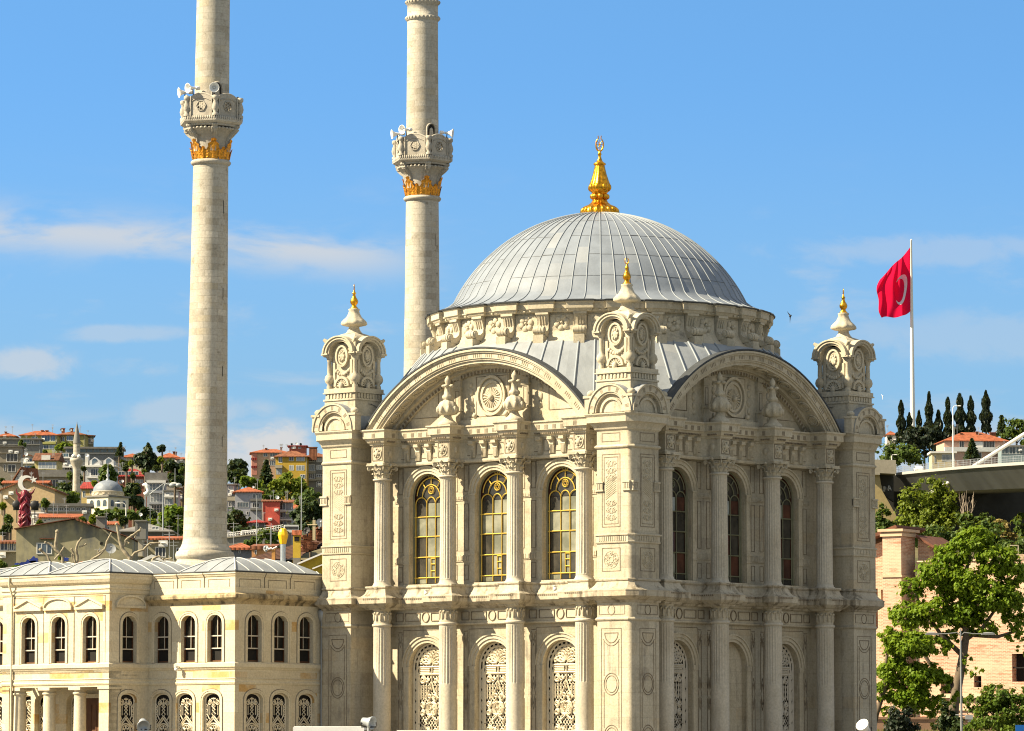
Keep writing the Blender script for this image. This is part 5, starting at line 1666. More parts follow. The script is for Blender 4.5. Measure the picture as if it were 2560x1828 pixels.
# rainwater pipes and a junction hopper
mb=MB(); mb.tube([(S2+0.10,-7.0,0),(S2+0.10,-7.0,6.9)],0.065,8); mb.lathe([(0.07,6.85),(0.16,7.05),(0.18,7.25),(0.13,7.3)],8,c=(S2+0.12,-7.02)); mb.tube([(S2+0.12,-7.0,7.25),(S2+0.05,-6.95,7.5)],0.07,6)
mb.build('drainpipe',M['greym'],pav); mb=MB(); mb.tube([(S0+0.55,-D1-0.07,0),(S0+0.55,-D1-0.07,7.8),(S0+0.55,-D1-0.22,8.2),(S0+0.55,-D1-0.22,8.5)],0.04,6)
mb.build('drainpipe',M['pav_trim'],pav)
def cctv(loc,rz,lab):
    b=MB(); b.ball((0,0,-0.06),0.075,0.075,0.075); b.lathe([(0.05,0.0),(0.08,0.02),(0.08,0.05)],12); b.box(-0.02,0.02,-0.03,0.16,0.02,0.05)
    o=b.build('dome_camera',M['white'],None,loc,rz); tag(o,lab,'security camera','small security cameras on the facades')
def lw(s,d,z):
    return (CX+s*cos(AL)-d*sin(AL), CY-s*sin(AL)-d*cos(AL), z)
cctv(lw(-9.9,11.62,5.20),-AL,'small white dome camera on the sill band of the recessed pavilion front')
cctv(lw(-2.55,6.6,7.86),-AL,'small camera on the mosque ledge below the leftmost sunlit window')
cctv(lw(3.35,6.6,7.86),-AL,'small camera on the mosque ledge below the rightmost sunlit window')
# ================================================================== tools for the town behind
_pc={}
def wallm_(c,k=0.35):
    key=(c,k)
    if key not in _pc: _pc[key]=plaster('render_%d'%len(_pc),c,k=k)
    return _pc[key]
M['tile']=tiles('clay_tiles',(0.36,0.115,0.055)); M['tile_old']=tiles('old_clay_tiles',(0.24,0.10,0.055)); M['tile_red']=tiles('red_sheet_roof',(0.30,0.045,0.04),0.5)
M['tile_brown']=tiles('brown_tiles',(0.16,0.075,0.045)); M['roofgrey']=plain('grey_roof',(0.17,0.165,0.155),0.8,0.25,0.6)
M['frame_white']=plain('white_window_frame',(0.62,0.62,0.60),0.5,0.08)
M['concrete']=plaster('concrete',(0.30,0.275,0.22),k=0.5); M['concrete_grey']=plaster('grey_concrete',(0.20,0.195,0.18),k=0.4)
M['rust']=plain('rusty_brown',(0.12,0.05,0.03),0.9,0.3)
def L(x,y): return (x/4.274,y/4.274+1040)          # pixel grids of the enlargements I measured in
def Q(x,y): return (x/3.96+460,y/3.96+1040)
def G(x,y): return (x/1.85+2060,y/1.85+950)
def win_part(par,x0,x1,z0,z1,y=0.0,fr='frame_white',pane='pane_house',mull=1,hm=0,nrm=-1,dep=0.12):
    """a window on a front wall (plane y): frame mesh with its pane as a child"""
    b=MB(); w_=min(0.09,0.16*(x1-x0))
    def bx(a,c,e,f): b.box(a,c,y-0.06,y+0.05,e,f)
    bx(x0,x1,z0,z0+w_); bx(x0,x1,z1-w_,z1); bx(x0,x0+w_,z0+w_,z1-w_); bx(x1-w_,x1,z0+w_,z1-w_)
    for i in range(mull):
        xm=x0+(x1-x0)*(i+1)/(mull+1); bx(xm-w_*0.4,xm+w_*0.4,z0+w_,z1-w_)
    for i in range(hm):
        zm=z0+(z1-z0)*(i+1)/(hm+1); bx(x0+w_,x1-w_,zm-w_*0.4,zm+w_*0.4)
    f=b.build('window',M[fr],par)
    b=MB(); b.add([(x0,y-0.025,z0),(x1,y-0.025,z0),(x1,y-0.025,z1),(x0,y-0.025,z1)],[(0,1,2,3)])
    b.build('pane',M[pane],f)
    return f
def house(name,label,fn,Y,rect,wall,roof=None,wins=(),yaw=0.0,depth=None,cat='house',group='houses on the hillside',bands=(),chim=(),walls2=(),dark=(),sink=14.0,fr='frame_white',pane='pane_house',bandm=None,rm='tile',over=0.5,side=()):
    """rect = x0, eave y, x1, foot y in the enlargement fn; windows, bands and chimneys in the same grid"""
    x0,y0,x1,y1=rect
    p0=fn(x0,y0); p1=fn(x1,y1); xc=(p0[0]+p1[0])/2
    base=at(xc,p1[1],Y); s=mpp(Y); cyaw=cos(yaw)
    W=(p1[0]-p0[0])*s/cyaw; H=(p1[1]-p0[1])*s; D=depth or max(6.0,W*0.7)
    t=thing(name,label,cat,base,yaw,group)
    def U(x): return (fn(x,0)[0]-xc)*s/cyaw
    def Z(y): return (p1[1]-fn(0,y)[1])*s
    wm=wall if not isinstance(wall,tuple) else wallm_(wall)
    b=MB(); b.box(-W/2,W/2,0,D,-sink,H); b.build('wall',wm,t)
    hx=W/2+over
    if roof:
        kind,ry=roof[0],Z(roof[1]); RM=M[roof[2]] if len(roof)>2 else M[rm]
        b=MB()
        if kind=='hip':
            r=min(hx,D/2+over)*0.98
            v=[(-hx,-over,H-0.05),(hx,-over,H-0.05),(hx,D+over,H-0.05),(-hx,D+over,H-0.05),(-hx+r,D/2,ry),(hx-r,D/2,ry)]
            b.add(v,[(0,1,5,4),(1,2,5),(2,3,4,5),(3,0,4)]); b.box(-hx,hx,-over,D+over,H-0.22,H-0.06)
        elif kind=='gable':
            v=[(-hx,-over,H-0.05),(hx,-over,H-0.05),(hx,D+over,H-0.05),(-hx,D+over,H-0.05),(-hx,D/2,ry),(hx,D/2,ry)]
            b.add(v,[(0,1,5,4),(1,2,5),(2,3,4,5),(3,0,4)]); b.box(-hx,hx,-over,D+over,H-0.2,H-0.06)
        elif kind=='gablef':
            g=MB(); xr=U(roof[3]) if len(roof)>3 else 0.0
            g.xprism([(-W/2,H-0.01),(W/2,H-0.01),(xr,ry-0.25)],0.0,D); g.build('gable_wall',wm,t)
            for sx in (-1,1):
                q=[(sx*hx,H-0.25),(xr,ry),(xr,ry-0.25),(sx*hx,H-0.5)]
                b.xprism(q if sx<0 else q[::-1],-over,D+over)
        elif kind=='flat':
            b.box(-hx,hx,-over,D+over,H-0.05,ry)
        elif kind=='mono':
            b.add([(-hx,-over,H),(hx,-over,H),(hx,D,ry),(-hx,D,ry),(-hx,-over,H-0.2),(hx,-over,H-0.2)],[(0,1,2,3),(0,4,5,1),(0,3,4),(1,5,2)])
        ro=b.build('roof',RM,t)
        for (a,c,e,f) in chim:
            b=MB(); u0,u1=U(a),U(e); yy=roof[3] if kind=='flat' and len(roof)>3 else D*0.35
            b.box(u0,u1,yy,yy+max(0.6,(u1-u0)*0.7),Z(f)-2.0,Z(c)-0.2); b.box(u0-0.12,u1+0.12,yy-0.12,yy+max(0.6,(u1-u0)*0.7)+0.12,Z(c)-0.2,Z(c))
            b.build('chimney',M['tile_old'],ro)
    hr=random.Random(label)
    for w_ in wins:
        a,c,e,f=w_[:4]; mu=w_[4] if len(w_)>4 else 1; hm=w_[5] if len(w_)>5 else 0
        win_part(t,U(a),U(e),Z(f),Z(c),0.0,fr,w_[6] if len(w_)>6 else hr.choice((pane,pane,'pane_light','pane_dark')) if pane=='pane_house' else pane,mu,hm)
    for w_ in bands:
        a,c,e,f=w_[:4]; pr=w_[4] if len(w_)>4 else 0.5; mt=M[w_[5]] if len(w_)>5 else (bandm or wm)
        b=MB(); b.box(U(a),U(e),-pr,-0.001,Z(f),Z(c)); b.build('balcony' if pr>0.45 else 'band',mt,t)
    for w_ in walls2:
        a,c,e,f,pr,mt=w_; b=MB(); b.box(U(a),U(e),-pr,0.3,Z(f),Z(c)); b.build('bay',M[mt] if isinstance(mt,str) else wallm_(mt),t)
    # aerials, air conditioners and a downpipe
    if roof:
        for k in range(hr.randint(1,3)):
            b=MB(); x=hr.uniform(-W*0.4,W*0.4); zt=max(H,ry if roof[0]!='flat' else H)+hr.uniform(0.6,2.0); y=D*hr.uniform(0.15,0.45)
            ra=0.008+0.000033*Y; b.tube([(x,y,H-0.3),(x,y,zt)],ra,4); b.tube([(x-0.4,y,zt-0.15),(x+0.4,y,zt-0.15)],ra*0.7,4); b.tube([(x-0.28,y,zt-0.4),(x+0.28,y,zt-0.4)],ra*0.7,4); b.build('antenna',M['greym'],t)
        if Y>380:
            b=MB(); x=hr.choice((-1,1))*W*0.485; b.tube([(x,-0.08,-2),(x,-0.08,H-0.2)],0.05,5); b.build('downpipe',M['greym'],t)
            for k in range(hr.randint(0,2)):
                b=MB(); x=hr.uniform(-W*0.42,W*0.42); z=hr.uniform(H*0.25,H*0.8); b.box(x-0.45,x+0.45,-0.4,-0.02,z,z+0.6); b.lathe([(0.0,0.0),(0.22,0.01),(0.24,0.03)],10,c=(x,-0.42),z0=z+0.3); b.build('air_conditioner',M['white'],t)
    t_info=(U,Z,W,H,D)
    return t,t_info
def crown_mesh(blobs,n,size,seed,flat=0.55,shell=0.55,aspect=1.5,droop=0.0,subs=12,sr=(0.26,0.5)):
    """many leaf cards spread through the volume of a few rough blobs"""
    rnd=random.Random(seed); b=MB()
    wts=[bl[3]*bl[4]*bl[5] for bl in blobs]; tot=sum(wts); 
    vs=[];fs=[]
    sub=[]
    for bl,wt in zip(blobs,wts):
        k=max(5,int(subs*(wt/tot*len(blobs))**0.8))
        for _ in range(k):
            while True:
                d=[rnd.gauss(0,1) for _ in range(3)]; l=sqrt(sum(q*q for q in d))
                if l>0.1: break
            d=[q/l for q in d]; rr=rnd.uniform(0.55,0.95)
            sub.append((bl[0]+d[0]*bl[3]*rr,bl[1]+d[1]*bl[4]*rr,bl[2]+d[2]*bl[5]*rr,rnd.uniform(*sr)*(bl[3]*bl[4]*bl[5])**(1/3),bl))
    cw=[s_[3]**2 for s_ in sub]; 
    picks=rnd.choices(range(len(sub)),cw,k=n)
    for i in picks:
        x,y,z,r,bl=sub[i]
        d=[rnd.gauss(0,1) for _ in range(3)]; l=sqrt(sum(q*q for q in d)) or 1
        rr=r*(rnd.random()**shell) if shell>0 else r*abs(rnd.gauss(0,0.62))
        c=(x+d[0]/l*rr,y+d[1]/l*rr,z+d[2]/l*rr*0.8)
        nrm=[d[k]/l*0.45+(c[k]-(bl[0],bl[1],bl[2])[k])/(bl[3]+0.01)*0.45+rnd.gauss(0,0.45)+(0.45 if k==2 else 0) for k in range(3)]
        l=sqrt(sum(q*q for q in nrm)) or 1; nrm=[q/l for q in nrm]
        a=rnd.uniform(0,2*pi); t=(cos(a),sin(a),rnd.uniform(-0.5,0.3)-droop)
        u_=cross(nrm,t); l=sqrt(sum(q*q for q in u_)) or 1; u_=[q/l for q in u_]; v_=cross(nrm,u_)
        s=size*rnd.uniform(0.6,1.35); s2=s/aspect; o=len(vs)
        vs+= [tuple(c[k]-u_[k]*s for k in range(3)),tuple(c[k]-v_[k]*s2+nrm[k]*s*0.12 for k in range(3)),tuple(c[k]+u_[k]*s for k in range(3)),tuple(c[k]+v_[k]*s2+nrm[k]*s*0.12 for k in range(3))]
        fs.append((o,o+1,o+2,o+3))
    b.add(vs,fs,0,False)
    return b
M['leaf_mid']=leafmat('leaf_mid',(0.045,0.085,0.018),(0.09,0.14,0.025))
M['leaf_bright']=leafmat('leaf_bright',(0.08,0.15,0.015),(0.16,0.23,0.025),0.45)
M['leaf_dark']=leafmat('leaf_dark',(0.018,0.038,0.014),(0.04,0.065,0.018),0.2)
M['leaf_pine']=leafmat('leaf_pine',(0.016,0.034,0.018),(0.035,0.055,0.022),0.15)
M['leaf_olive']=leafmat('leaf_olive',(0.10,0.155,0.012),(0.20,0.25,0.03),0.45)
M['leaf_cypress']=leafmat('leaf_cypress',(0.008,0.016,0.009),(0.02,0.032,0.014),0.08)
M['leaf_plane']=leafmat('leaf_plane',(0.10,0.195,0.010),(0.25,0.36,0.025),0.52)
M['bark']=plain('bark',(0.11,0.085,0.06),0.9,0.3,4.0)
M['bark_pale']=plain('pale_bark',(0.27,0.235,0.165),0.85,0.35,5.0)
TSEED=[100]
def tree(name,label,fn,Y,blobs,mat,n=1500,size=0.5,group='trees between the houses',trunk=True,foot=None,tr=0.3,shell=-1,cat='tree',subs=18,sr=(0.18,0.46)):
    """blobs: (x, y, rx, ry) in the enlargement fn"""
    TSEED[0]+=1; s=mpp(Y); sc=fn(1,0)[0]-fn(0,0)[0]
    xs=[q[0] for q in blobs]; xm=sum(xs)/len(xs); ym=max(q[1]+q[3] for q in blobs)
    px,py=fn(xm,foot if foot else ym)
    base=at(px,py,Y); t=thing(name,label,cat,base,0,group)
    rb=random.Random(TSEED[0]); B=[]
    for (x,y,rx,ry) in blobs:
        p=at(*fn(x,y),Y); rxx=rx*sc*s; rz=ry*sc*s
        B.append((p[0]-base[0],rb.uniform(-0.3,0.3)*rxx,p[2]-base[2],rxx,rxx*0.9,rz))
    crown_mesh(B,n,size,TSEED[0],shell=shell,subs=subs,sr=sr).build('crown',M[mat],t)
    if trunk:
        b=MB(); top=max(q[2] for q in B)
        b.tube([(0,0,-12),(0.1,0,top*0.4),(0.0,0,top*0.9)],[tr,tr*0.8,tr*0.3],7)
        for q in B: b.tube([(0.05,0,max(-1,q[2]*0.3)),(q[0]*0.5,q[1]*0.5,q[2]*0.75),(q[0],q[1],q[2]+q[5]*0.4)],[tr*0.5,tr*0.35,tr*0.12],5)
        b.build('trunk',M['bark'],t)
    return t
def conifer(name,label,fn,Y,x,ytop,yfoot,hw,mat='leaf_pine',n=900,group='trees between the houses',col=False,size=0.45,lean=0.0,cat='tree'):
    TSEED[0]+=1; rnd=random.Random(TSEED[0]); s=mpp(Y); sc=fn(1,0)[0]-fn(0,0)[0]
    base=at(*fn(x,yfoot),Y); top=at(*fn(x,ytop),Y); H=top[2]-base[2]; W=hw*sc*s
    t=thing(name,label,cat,base,0,group)
    vs=[];fs=[]
    for i in range(n):
        q=rnd.random()**(0.8 if col else 1.1)
        if col: prof=min(1.0,(1-q)**0.55*1.25)*(0.75+0.25*sin(q*17+TSEED[0]))*(0.6+0.4*min(1,q*6))
        else:
            tier=(q*9)%1.0; prof=(1-q)*(0.55+0.6*(1-tier))+0.04
        a=rnd.uniform(0,2*pi); rr=W*prof*(rnd.random()**0.4)
        c=(rr*cos(a)+lean*q*H,rr*sin(a),H*q-(0.0 if col else rr*0.25))
        if col: u_=(rnd.gauss(0,.25),rnd.gauss(0,.25),1)
        else: u_=(cos(a),sin(a),-0.35+rnd.gauss(0,.2))
        l=sqrt(sum(k*k for k in u_)); u_=[k/l for k in u_]
        v_=cross(u_,(rnd.gauss(0,1),rnd.gauss(0,1),rnd.gauss(0,.6))); l=sqrt(sum(k*k for k in v_)) or 1; v_=[k/l for k in v_]
        S=size*rnd.uniform(0.6,1.4); o=len(vs)
        vs+=[tuple(c[k]-u_[k]*S for k in range(3)),tuple(c[k]-v_[k]*S*0.5 for k in range(3)),tuple(c[k]+u_[k]*S for k in range(3)),tuple(c[k]+v_[k]*S*0.5 for k in range(3))]
        fs.append((o,o+1,o+2,o+3))
    b=MB(); b.add(vs,fs); b.build('crown',M[mat],t)
    b=MB(); b.tube([(0,0,-5),(lean*0.5*H,0,H*0.5),(lean*H,0,H*0.97)],[0.35,0.22,0.03],6); b.build('trunk',M['bark'],t)
    return t
def dish_mesh(b,c,r,dirn,depth=0.25):
    """a shallow bowl of radius r at c opening towards dirn, with arm and feed"""
    l=sqrt(sum(q*q for q in dirn)); d=[q/l for q in dirn]
    x=cross((0,0,1),d); l=sqrt(sum(q*q for q in x)) or 1; x=[q/l for q in x]; y=cross(d,x)
    vs=[];fs=[];n=18
    for i in range(6):
        q=i/5; rr=r*q; dd=depth*r*q*q
        for k in range(n):
            a=2*pi*k/n; vs.append(tuple(c[j]+d[j]*dd+rr*(x[j]*cos(a)+y[j]*sin(a)) for j in range(3)))
    for i in range(5):
        for k in range(n): fs.append((i*n+k,i*n+(k+1)%n,(i+1)*n+(k+1)%n,(i+1)*n+k))
    b.add(vs,fs,0,True)
    f=[c[j]+d[j]*r*0.85 for j in range(3)]
    e=[c[j]+d[j]*depth*r-y[j]*r for j in range(3)]
    b.tube([e,f],0.025*max(1,r*2),4); b.ball(f,0.07*max(1,r*1.5))
    b.tube([c,(c[0]-d[0]*0.3*r,c[1]-d[1]*0.3*r,c[2]-r*1.3)],0.04*max(1,r*1.5),5)
def dish(label,fn,x,y,rpx,Y,mat='white',dirn=(0.35,-1,0.45),group='satellite dishes on the roofs'):
    p=at(*fn(x,y),Y); r=rpx*(fn(1,0)[0]-fn(0,0)[0])*mpp(Y)
    b=MB(); dish_mesh(b,(0,0,0),r,dirn)
    o=b.build('satellite_dish',M[mat],None,p); tag(o,label,'satellite dish',group); return o
def lamp_post(name,label,fn,Y,x,ytop,yfoot,arm=None,r=0.09,mat='greym',head=True,group='tall lamp posts',hs=1.0):
    base=at(*fn(x,yfoot),Y); top=at(*fn(x,ytop),Y); H=top[2]-base[2]; s=mpp(Y)*(fn(1,0)[0]-fn(0,0)[0])
    t=thing(name,label,'lamp post',base,0,group)
    b=MB(); b.tube([(0,0,-4),(0,0,H*0.5),(0,0,H)],[r*1.5,r*1.1,r*0.8],8); b.build('pole',M[mat],t)
    for (ax,az) in (arm or ()):
        dx,dz=ax*s,az*s
        b=MB(); b.tube([(0,0,H-0.3),(dx*0.15,0,H+dz*0.75),(dx*0.5,0,H+dz),(dx*0.85,0,H+dz)],r*0.6,6); a_=b.build('arm',M[mat],t)
        b=MB(); sg=1 if dx>0 else -1
        b.box(min(dx*0.85,dx*0.85+sg*0.9*hs),max(dx*0.85,dx*0.85+sg*0.9*hs),-0.18*hs,0.18*hs,H+dz-0.08*hs,H+dz+0.04*hs); b.ball((dx*0.85+sg*0.5*hs,0,H+dz+0.03*hs),0.42*hs,0.17*hs,0.08*hs); b.build('lamp_head',M['white'] if head else M[mat],a_)
    return t
# ================================================================== town on the left
YA,YB,YC=1150,1010,860
W_=lambda *a:a
house('apartment_house','yellow-green house with hipped orange roofs on the ridge, wide glazed bays',L,YA,(215,200,612,385),(0.30,0.30,0.11),('hip',148),
  wins=((335,222,400,262,1),(440,205,535,275,2,0),(540,205,592,275,1),(440,310,520,355,2),(528,310,590,355,1)),chim=((420,142,440,160),(470,144,492,162)),bands=((425,275,600,300,0.5),),yaw=R(-4))
house('apartment_house','olive ridge house whose roof carries two dark dishes and steps down',L,YA+4,(612,196,905,330),(0.26,0.25,0.10),('hip',158,'tile_old'),
  wins=((640,222,690,272,1),(710,213,782,267,2)),chim=((640,122,672,165),(738,122,762,160)),yaw=R(-4))
house('apartment_house','grey green stepped house end beyond the small minaret, eaves sloping down',L,YA+10,(862,205,1000,330),(0.17,0.19,0.14),('hip',190,'tile_brown'),
  wins=((872,215,900,262,0),(940,240,985,300,1)),yaw=R(8))
house('apartment_house','small ridge house with pale orange roof at the picture edge',L,YA+20,(-30,212,165,250),(0.34,0.32,0.26),('hip',172),wins=((30,220,60,245,1),(100,220,130,245,1)),chim=((40,160,60,180),))
house('apartment_block','long dark glazed roof storey above a row of white dormers',L,YA-40,(700,348,1300,480),(0.19,0.20,0.21),('flat',330,'roofgrey'),
  wins=tuple((705+i*74,352,705+i*74+66,392,1,0,'pane_teal') for i in range(8))+((1215,440,1290,490,1),(880,440,920,480,1)),bands=((695,394,1300,404,0.4),),yaw=R(2),fr='frame_green')
house('apartment_house','cream low house with orange roof beside the dark cedar',L,YA-10,(1300,435,1510,500),(0.46,0.42,0.30),('hip',392),wins=((1320,448,1350,485,1),(1400,448,1450,485,1)))
house('apartment_house','house with orange hipped roof and roof chimneys behind the cedar',L,YA,(1690,440,1910,530),(0.36,0.33,0.25),('hip',385),wins=((1720,460,1760,500,1),(1830,465,1870,500,1)),chim=((1840,372,1860,395),(1860,375,1880,395)))
house('apartment_house','sliver of a white house with orange roof next to the minaret shaft',L,YA-30,(1890,455,2000,545),(0.50,0.50,0.48),('hip',430),wins=((1905,490,1945,530,1),))
house('apartment_block','grey concrete block with recessed dark loggias at the picture edge',L,YB-60,(-40,325,222,650),(0.25,0.225,0.18),('flat',318,'roofgrey'),
  wins=((66,400,185,490,2,0,'pane_dark'),(40,520,60,590,0,0,'pane_dark'),(82,520,166,600,1,0,'pane_dark')),bands=((-40,490,222,500,0.3),(-40,392,222,400,0.3)),yaw=R(3))
house('apartment_block','grey roofscape block with glazed attic below the yellow-green house',L,YB+60,(-40,250,430,345),(0.21,0.21,0.20),('flat',240,'roofgrey'),
  wins=((20,335,60,360,1),(220,240,320,290,2,0,'pane_teal'),(335,262,360,305,0),(90,320,140,345,1)),bands=((-40,300,430,310,0.4),),yaw=R(2))
house('apartment_house','narrow pale house with two balconies left of the yellow gabled house',L,YB,(228,430,366,575),(0.38,0.37,0.34),('gablef',405,'tile_brown'),
  wins=((250,450,345,492,2),(258,530,350,568,2)),bands=((222,492,370,510,0.8,'frame_white'),),yaw=R(-5))
house('apartment_house','yellow house with brown roof and a triangular glazed dormer',L,YB-10,(366,470,612,575),(0.40,0.35,0.16),('gable',385,'tile_brown'),
  wins=((408,492,600,565,4,1),),walls2=((445,420,540,470,0.4,(0.5,0.5,0.48)),),yaw=R(-6))
house('apartment_house','pale blue grey row house with glazed winter garden left of the small minaret',L,YB+5,(606,455,772,600),(0.29,0.31,0.34),('flat',448,'roofgrey'),
  wins=((640,475,720,535,2),(612,395,735,440,3,0,'pane_teal'),(690,545,770,590,2)),bands=((600,440,780,452,0.5,'frame_white'),(600,540,780,552,0.5,'frame_white')),yaw=R(-4))
t,(U,Z,W,H,D)=house('apartment_house','ornate white house with two arched dormers and stacked bay windows',L,YB,(905,540,1222,695),(0.44,0.46,0.49),('flat',532,'frame_white'),
  wins=((968,565,1045,640,2),(870,580,935,635,1),(1085,570,1140,640,1)),bands=((900,528,1225,545,0.7,'frame_white'),(925,650,1060,665,0.5,'frame_white')),yaw=R(-3))
for (a,e,top) in ((955,1065,438),(1105,1215,440)):
    b=MB(); P=[(U(a),Z(530)),(U(e),Z(530)),(U(e),Z(480)),(U((a+e)/2),Z(top)),(U(a),Z(480))]; b.xprism(P,-0.2,3.0); dm=b.build('dormer',wallm_((0.52,0.53,0.54)),t)
    x0,x1=U(a+28),U(e-28); b=MB(); b.xprism([(x0,Z(522))]+[((x0+x1)/2+(x1-x0)/2*cos(pi*i/10),Z(480)+(x1-x0)/2*sin(pi*i/10)) for i in range(11)]+[(x0,Z(522))],-0.26,-0.2); b.build('arched_pane',M['pane_house'],dm)
b=MB(); b.box(U(905),U(940),0,2,Z(540),Z(405)); b.build('party_wall',wallm_((0.52,0.52,0.50)),t)
house('apartment_house','terrace row with curved grey parapets and dark ground floor windows',L,YB-60,(240,650,730,765),(0.30,0.27,0.22),('flat',575,'roofgrey'),
  wins=((500,680,622,762,3,0,'pane_dark'),(655,685,705,745,1,0,'pane_dark')),bands=((245,625,735,652,0.9,'concrete_grey'),(245,575,735,588,0.4,'frame_white')),walls2=((250,590,725,626,0.1,'pane_teal'),),yaw=R(2))
house('house','white house gable catching the sun above the crescent sculpture',L,YB-80,(150,690,240,760),(0.66,0.66,0.63),('gablef',545,'tile_old',235),wins=((180,635,215,680,1),),yaw=R(-25))
house('apartment_house','brick red house with dark red roof and long roof window',L,YB+20,(1235,640,1575,760),(0.24,0.10,0.07),('hip',555,'tile_red'),
  wins=((1262,592,1480,636,5,0,'pane_teal'),(1410,680,1530,720,3,0),(1270,690,1310,720,1)),bands=((1235,640,1575,652,0.6,'tile_red'),),yaw=R(3))
house('apartment_block','narrow blue grey block of stacked glass fronted flats beside the lamp post',L,YB-50,(1568,690,1765,1045),(0.28,0.30,0.33),('flat',605,'roofgrey'),
  wins=((1590,722,1738,797,3,1),(1605,832,1738,922,3,1),(1615,948,1732,1038,3,1),(1590,618,1735,680,4,0,'pane_teal')),bands=((1565,690,1770,716,0.8,'frame_white'),(1585,800,1760,826,0.6),(1590,925,1760,944,0.6)),yaw=R(2))
house('house','low house with white balcony and glazing behind the lamp post',L,YB-60,(1755,800,1905,985),(0.38,0.38,0.37),('flat',792,'roofgrey'),wins=((1760,880,1895,950,4,0),(1765,820,1880,850,3,0)),bands=((1752,852,1905,872,0.7,'frame_white'),))
house('house','ochre house wall against the minaret shaft',L,YB-40,(1895,775,2000,985),(0.30,0.22,0.12),('flat',765,'tile_brown'),wins=((1910,840,1960,890,1),(1900,920,1925,960,0)))
house('house','small house with brown roof terraces above the dark trees near the minaret',L,YB+10,(1740,680,1890,760),(0.31,0.27,0.22),('hip',640,'tile_old'),wins=((1760,700,1800,735,1),),chim=((1780,590,1810,650),))
house('house','little yellow house with red sheet roof between small minaret and dome',L,YC+60,(868,770,1040,870),(0.36,0.28,0.12),('gable',695,'tile_red'),wins=((880,800,910,870,0),(960,790,1000,840,1)),yaw=R(-12))
# ---- small mosque with its minaret
bx_=at(*L(1155,1012),YC); s=mpp(YC)/4.274
t=thing('small_mosque','small white mosque with pale lead dome among trees on the hill','mosque',bx_,R(-33))
sm_side=245*s/cos(R(33)); sd2=295*s/sin(R(57)) 
b=MB(); h=150*s; b.box(-sm_side,0,0,sd2,-6,h); b.build('wall',wallm_((0.66,0.62,0.50),0.15),t)
b=MB(); b.box(-sm_side-0.3,0.3,-0.3,sd2+0.3,h,h+0.35); b.build('eave',M['concrete_grey'],t)
for x in (0.16,0.45,0.76):
    b=MB(); xc=-sm_side*x; P=[(xc-0.45,h*0.33)]+[(xc-0.45*cos(pi*i/8),h*0.62+0.5*sin(pi*i/8)) for i in range(9)]+[(xc+0.45,h*0.33)]; b.xprism(P,-0.05,0.05); b.build('window',M['pane_house'],t)
for x in (0.2,0.5,0.78):
    b=MB(); yc=sd2*x; P=[(yc-0.45,h*0.33)]+[(yc-0.45*cos(pi*i/8),h*0.62+0.5*sin(pi*i/8)) for i in range(9)]+[(yc+0.45,h*0.33)]; b.xprism(P,-0.05,0.05); b.v=[(-y+0.0,x_,z) for x_,y,z in b.v]; b.build('window',M['pane_house'],t)
dc=at(*L(1160,870),YC); dcx=(-sm_side*0.5,sd2*0.5)
b=MB(); rr=172*s; b.lathe([(rr,h+0.3),(rr,h+60*s),(rr*1.03,h+62*s),(rr*0.93,h+68*s)],32,c=dcx)
for k in range(16):
    a=2*pi*k/16; b.obox((dcx[0]+rr*cos(a),dcx[1]+rr*sin(a)),(-sin(a),cos(a)),0.25,0.1,h+0.6,h+48*s)
b.build('drum',wallm_((0.62,0.55,0.42),0.25),t)
b=MB(); b.lathe([(rr*0.93*cos(pi/2*i/12),h+66*s+125*s*sin(pi/2*i/12)) for i in range(13)],32,c=dcx,cap=False); do2=b.build('dome',M['lead'],t)
b=MB(); b.lathe([(0.45,0),(0.15,0.5),(0.4,1.0),(0.12,1.5),(0.28,1.9),(0.05,2.5),(0.03,3.4)],10,c=dcx,z0=h+190*s); b.build('finial',M['greym'],do2)
bm=at(*L(815,905),YC+15); s2=mpp(YC+15)/4.274
t=thing('small_minaret','slender beige minaret with pointed grey cap above the green bushes','minaret',bm,0)
b=MB(); b.lathe([(44*s2,-6),(42*s2,0),(38*s2,330*s2),(40*s2,345*s2)],20); b.build('shaft',M['minaret'],t)
b=MB(); b.lathe([(40*s2,345*s2),(44*s2,365*s2),(60*s2,395*s2),(66*s2,420*s2),(70*s2,425*s2),(70*s2,452*s2),(62*s2,456*s2),(40*s2,456*s2)],20,mod=lambda a,i,z:1+0.04*cos(a*10)); b.build('balcony',M['minaret_trim'],t)
b=MB(); b.lathe([(38*s2,450*s2),(36*s2,620*s2)],20); b.build('upper_shaft',M['minaret'],t)
b=MB(); b.lathe([(41*s2,615*s2),(30*s2,690*s2),(12*s2,790*s2),(0.06,830*s2),(0.05,845*s2)],20); b.build('cap',M['concrete_grey'],t)
b=MB(); b.ball((-28*s2,-1.0,474*s2),0.42,0.4,0.42); b.ball((30*s2,-1.0,470*s2),0.4,0.4,0.4); b.build('loudspeaker',M['white'],t)
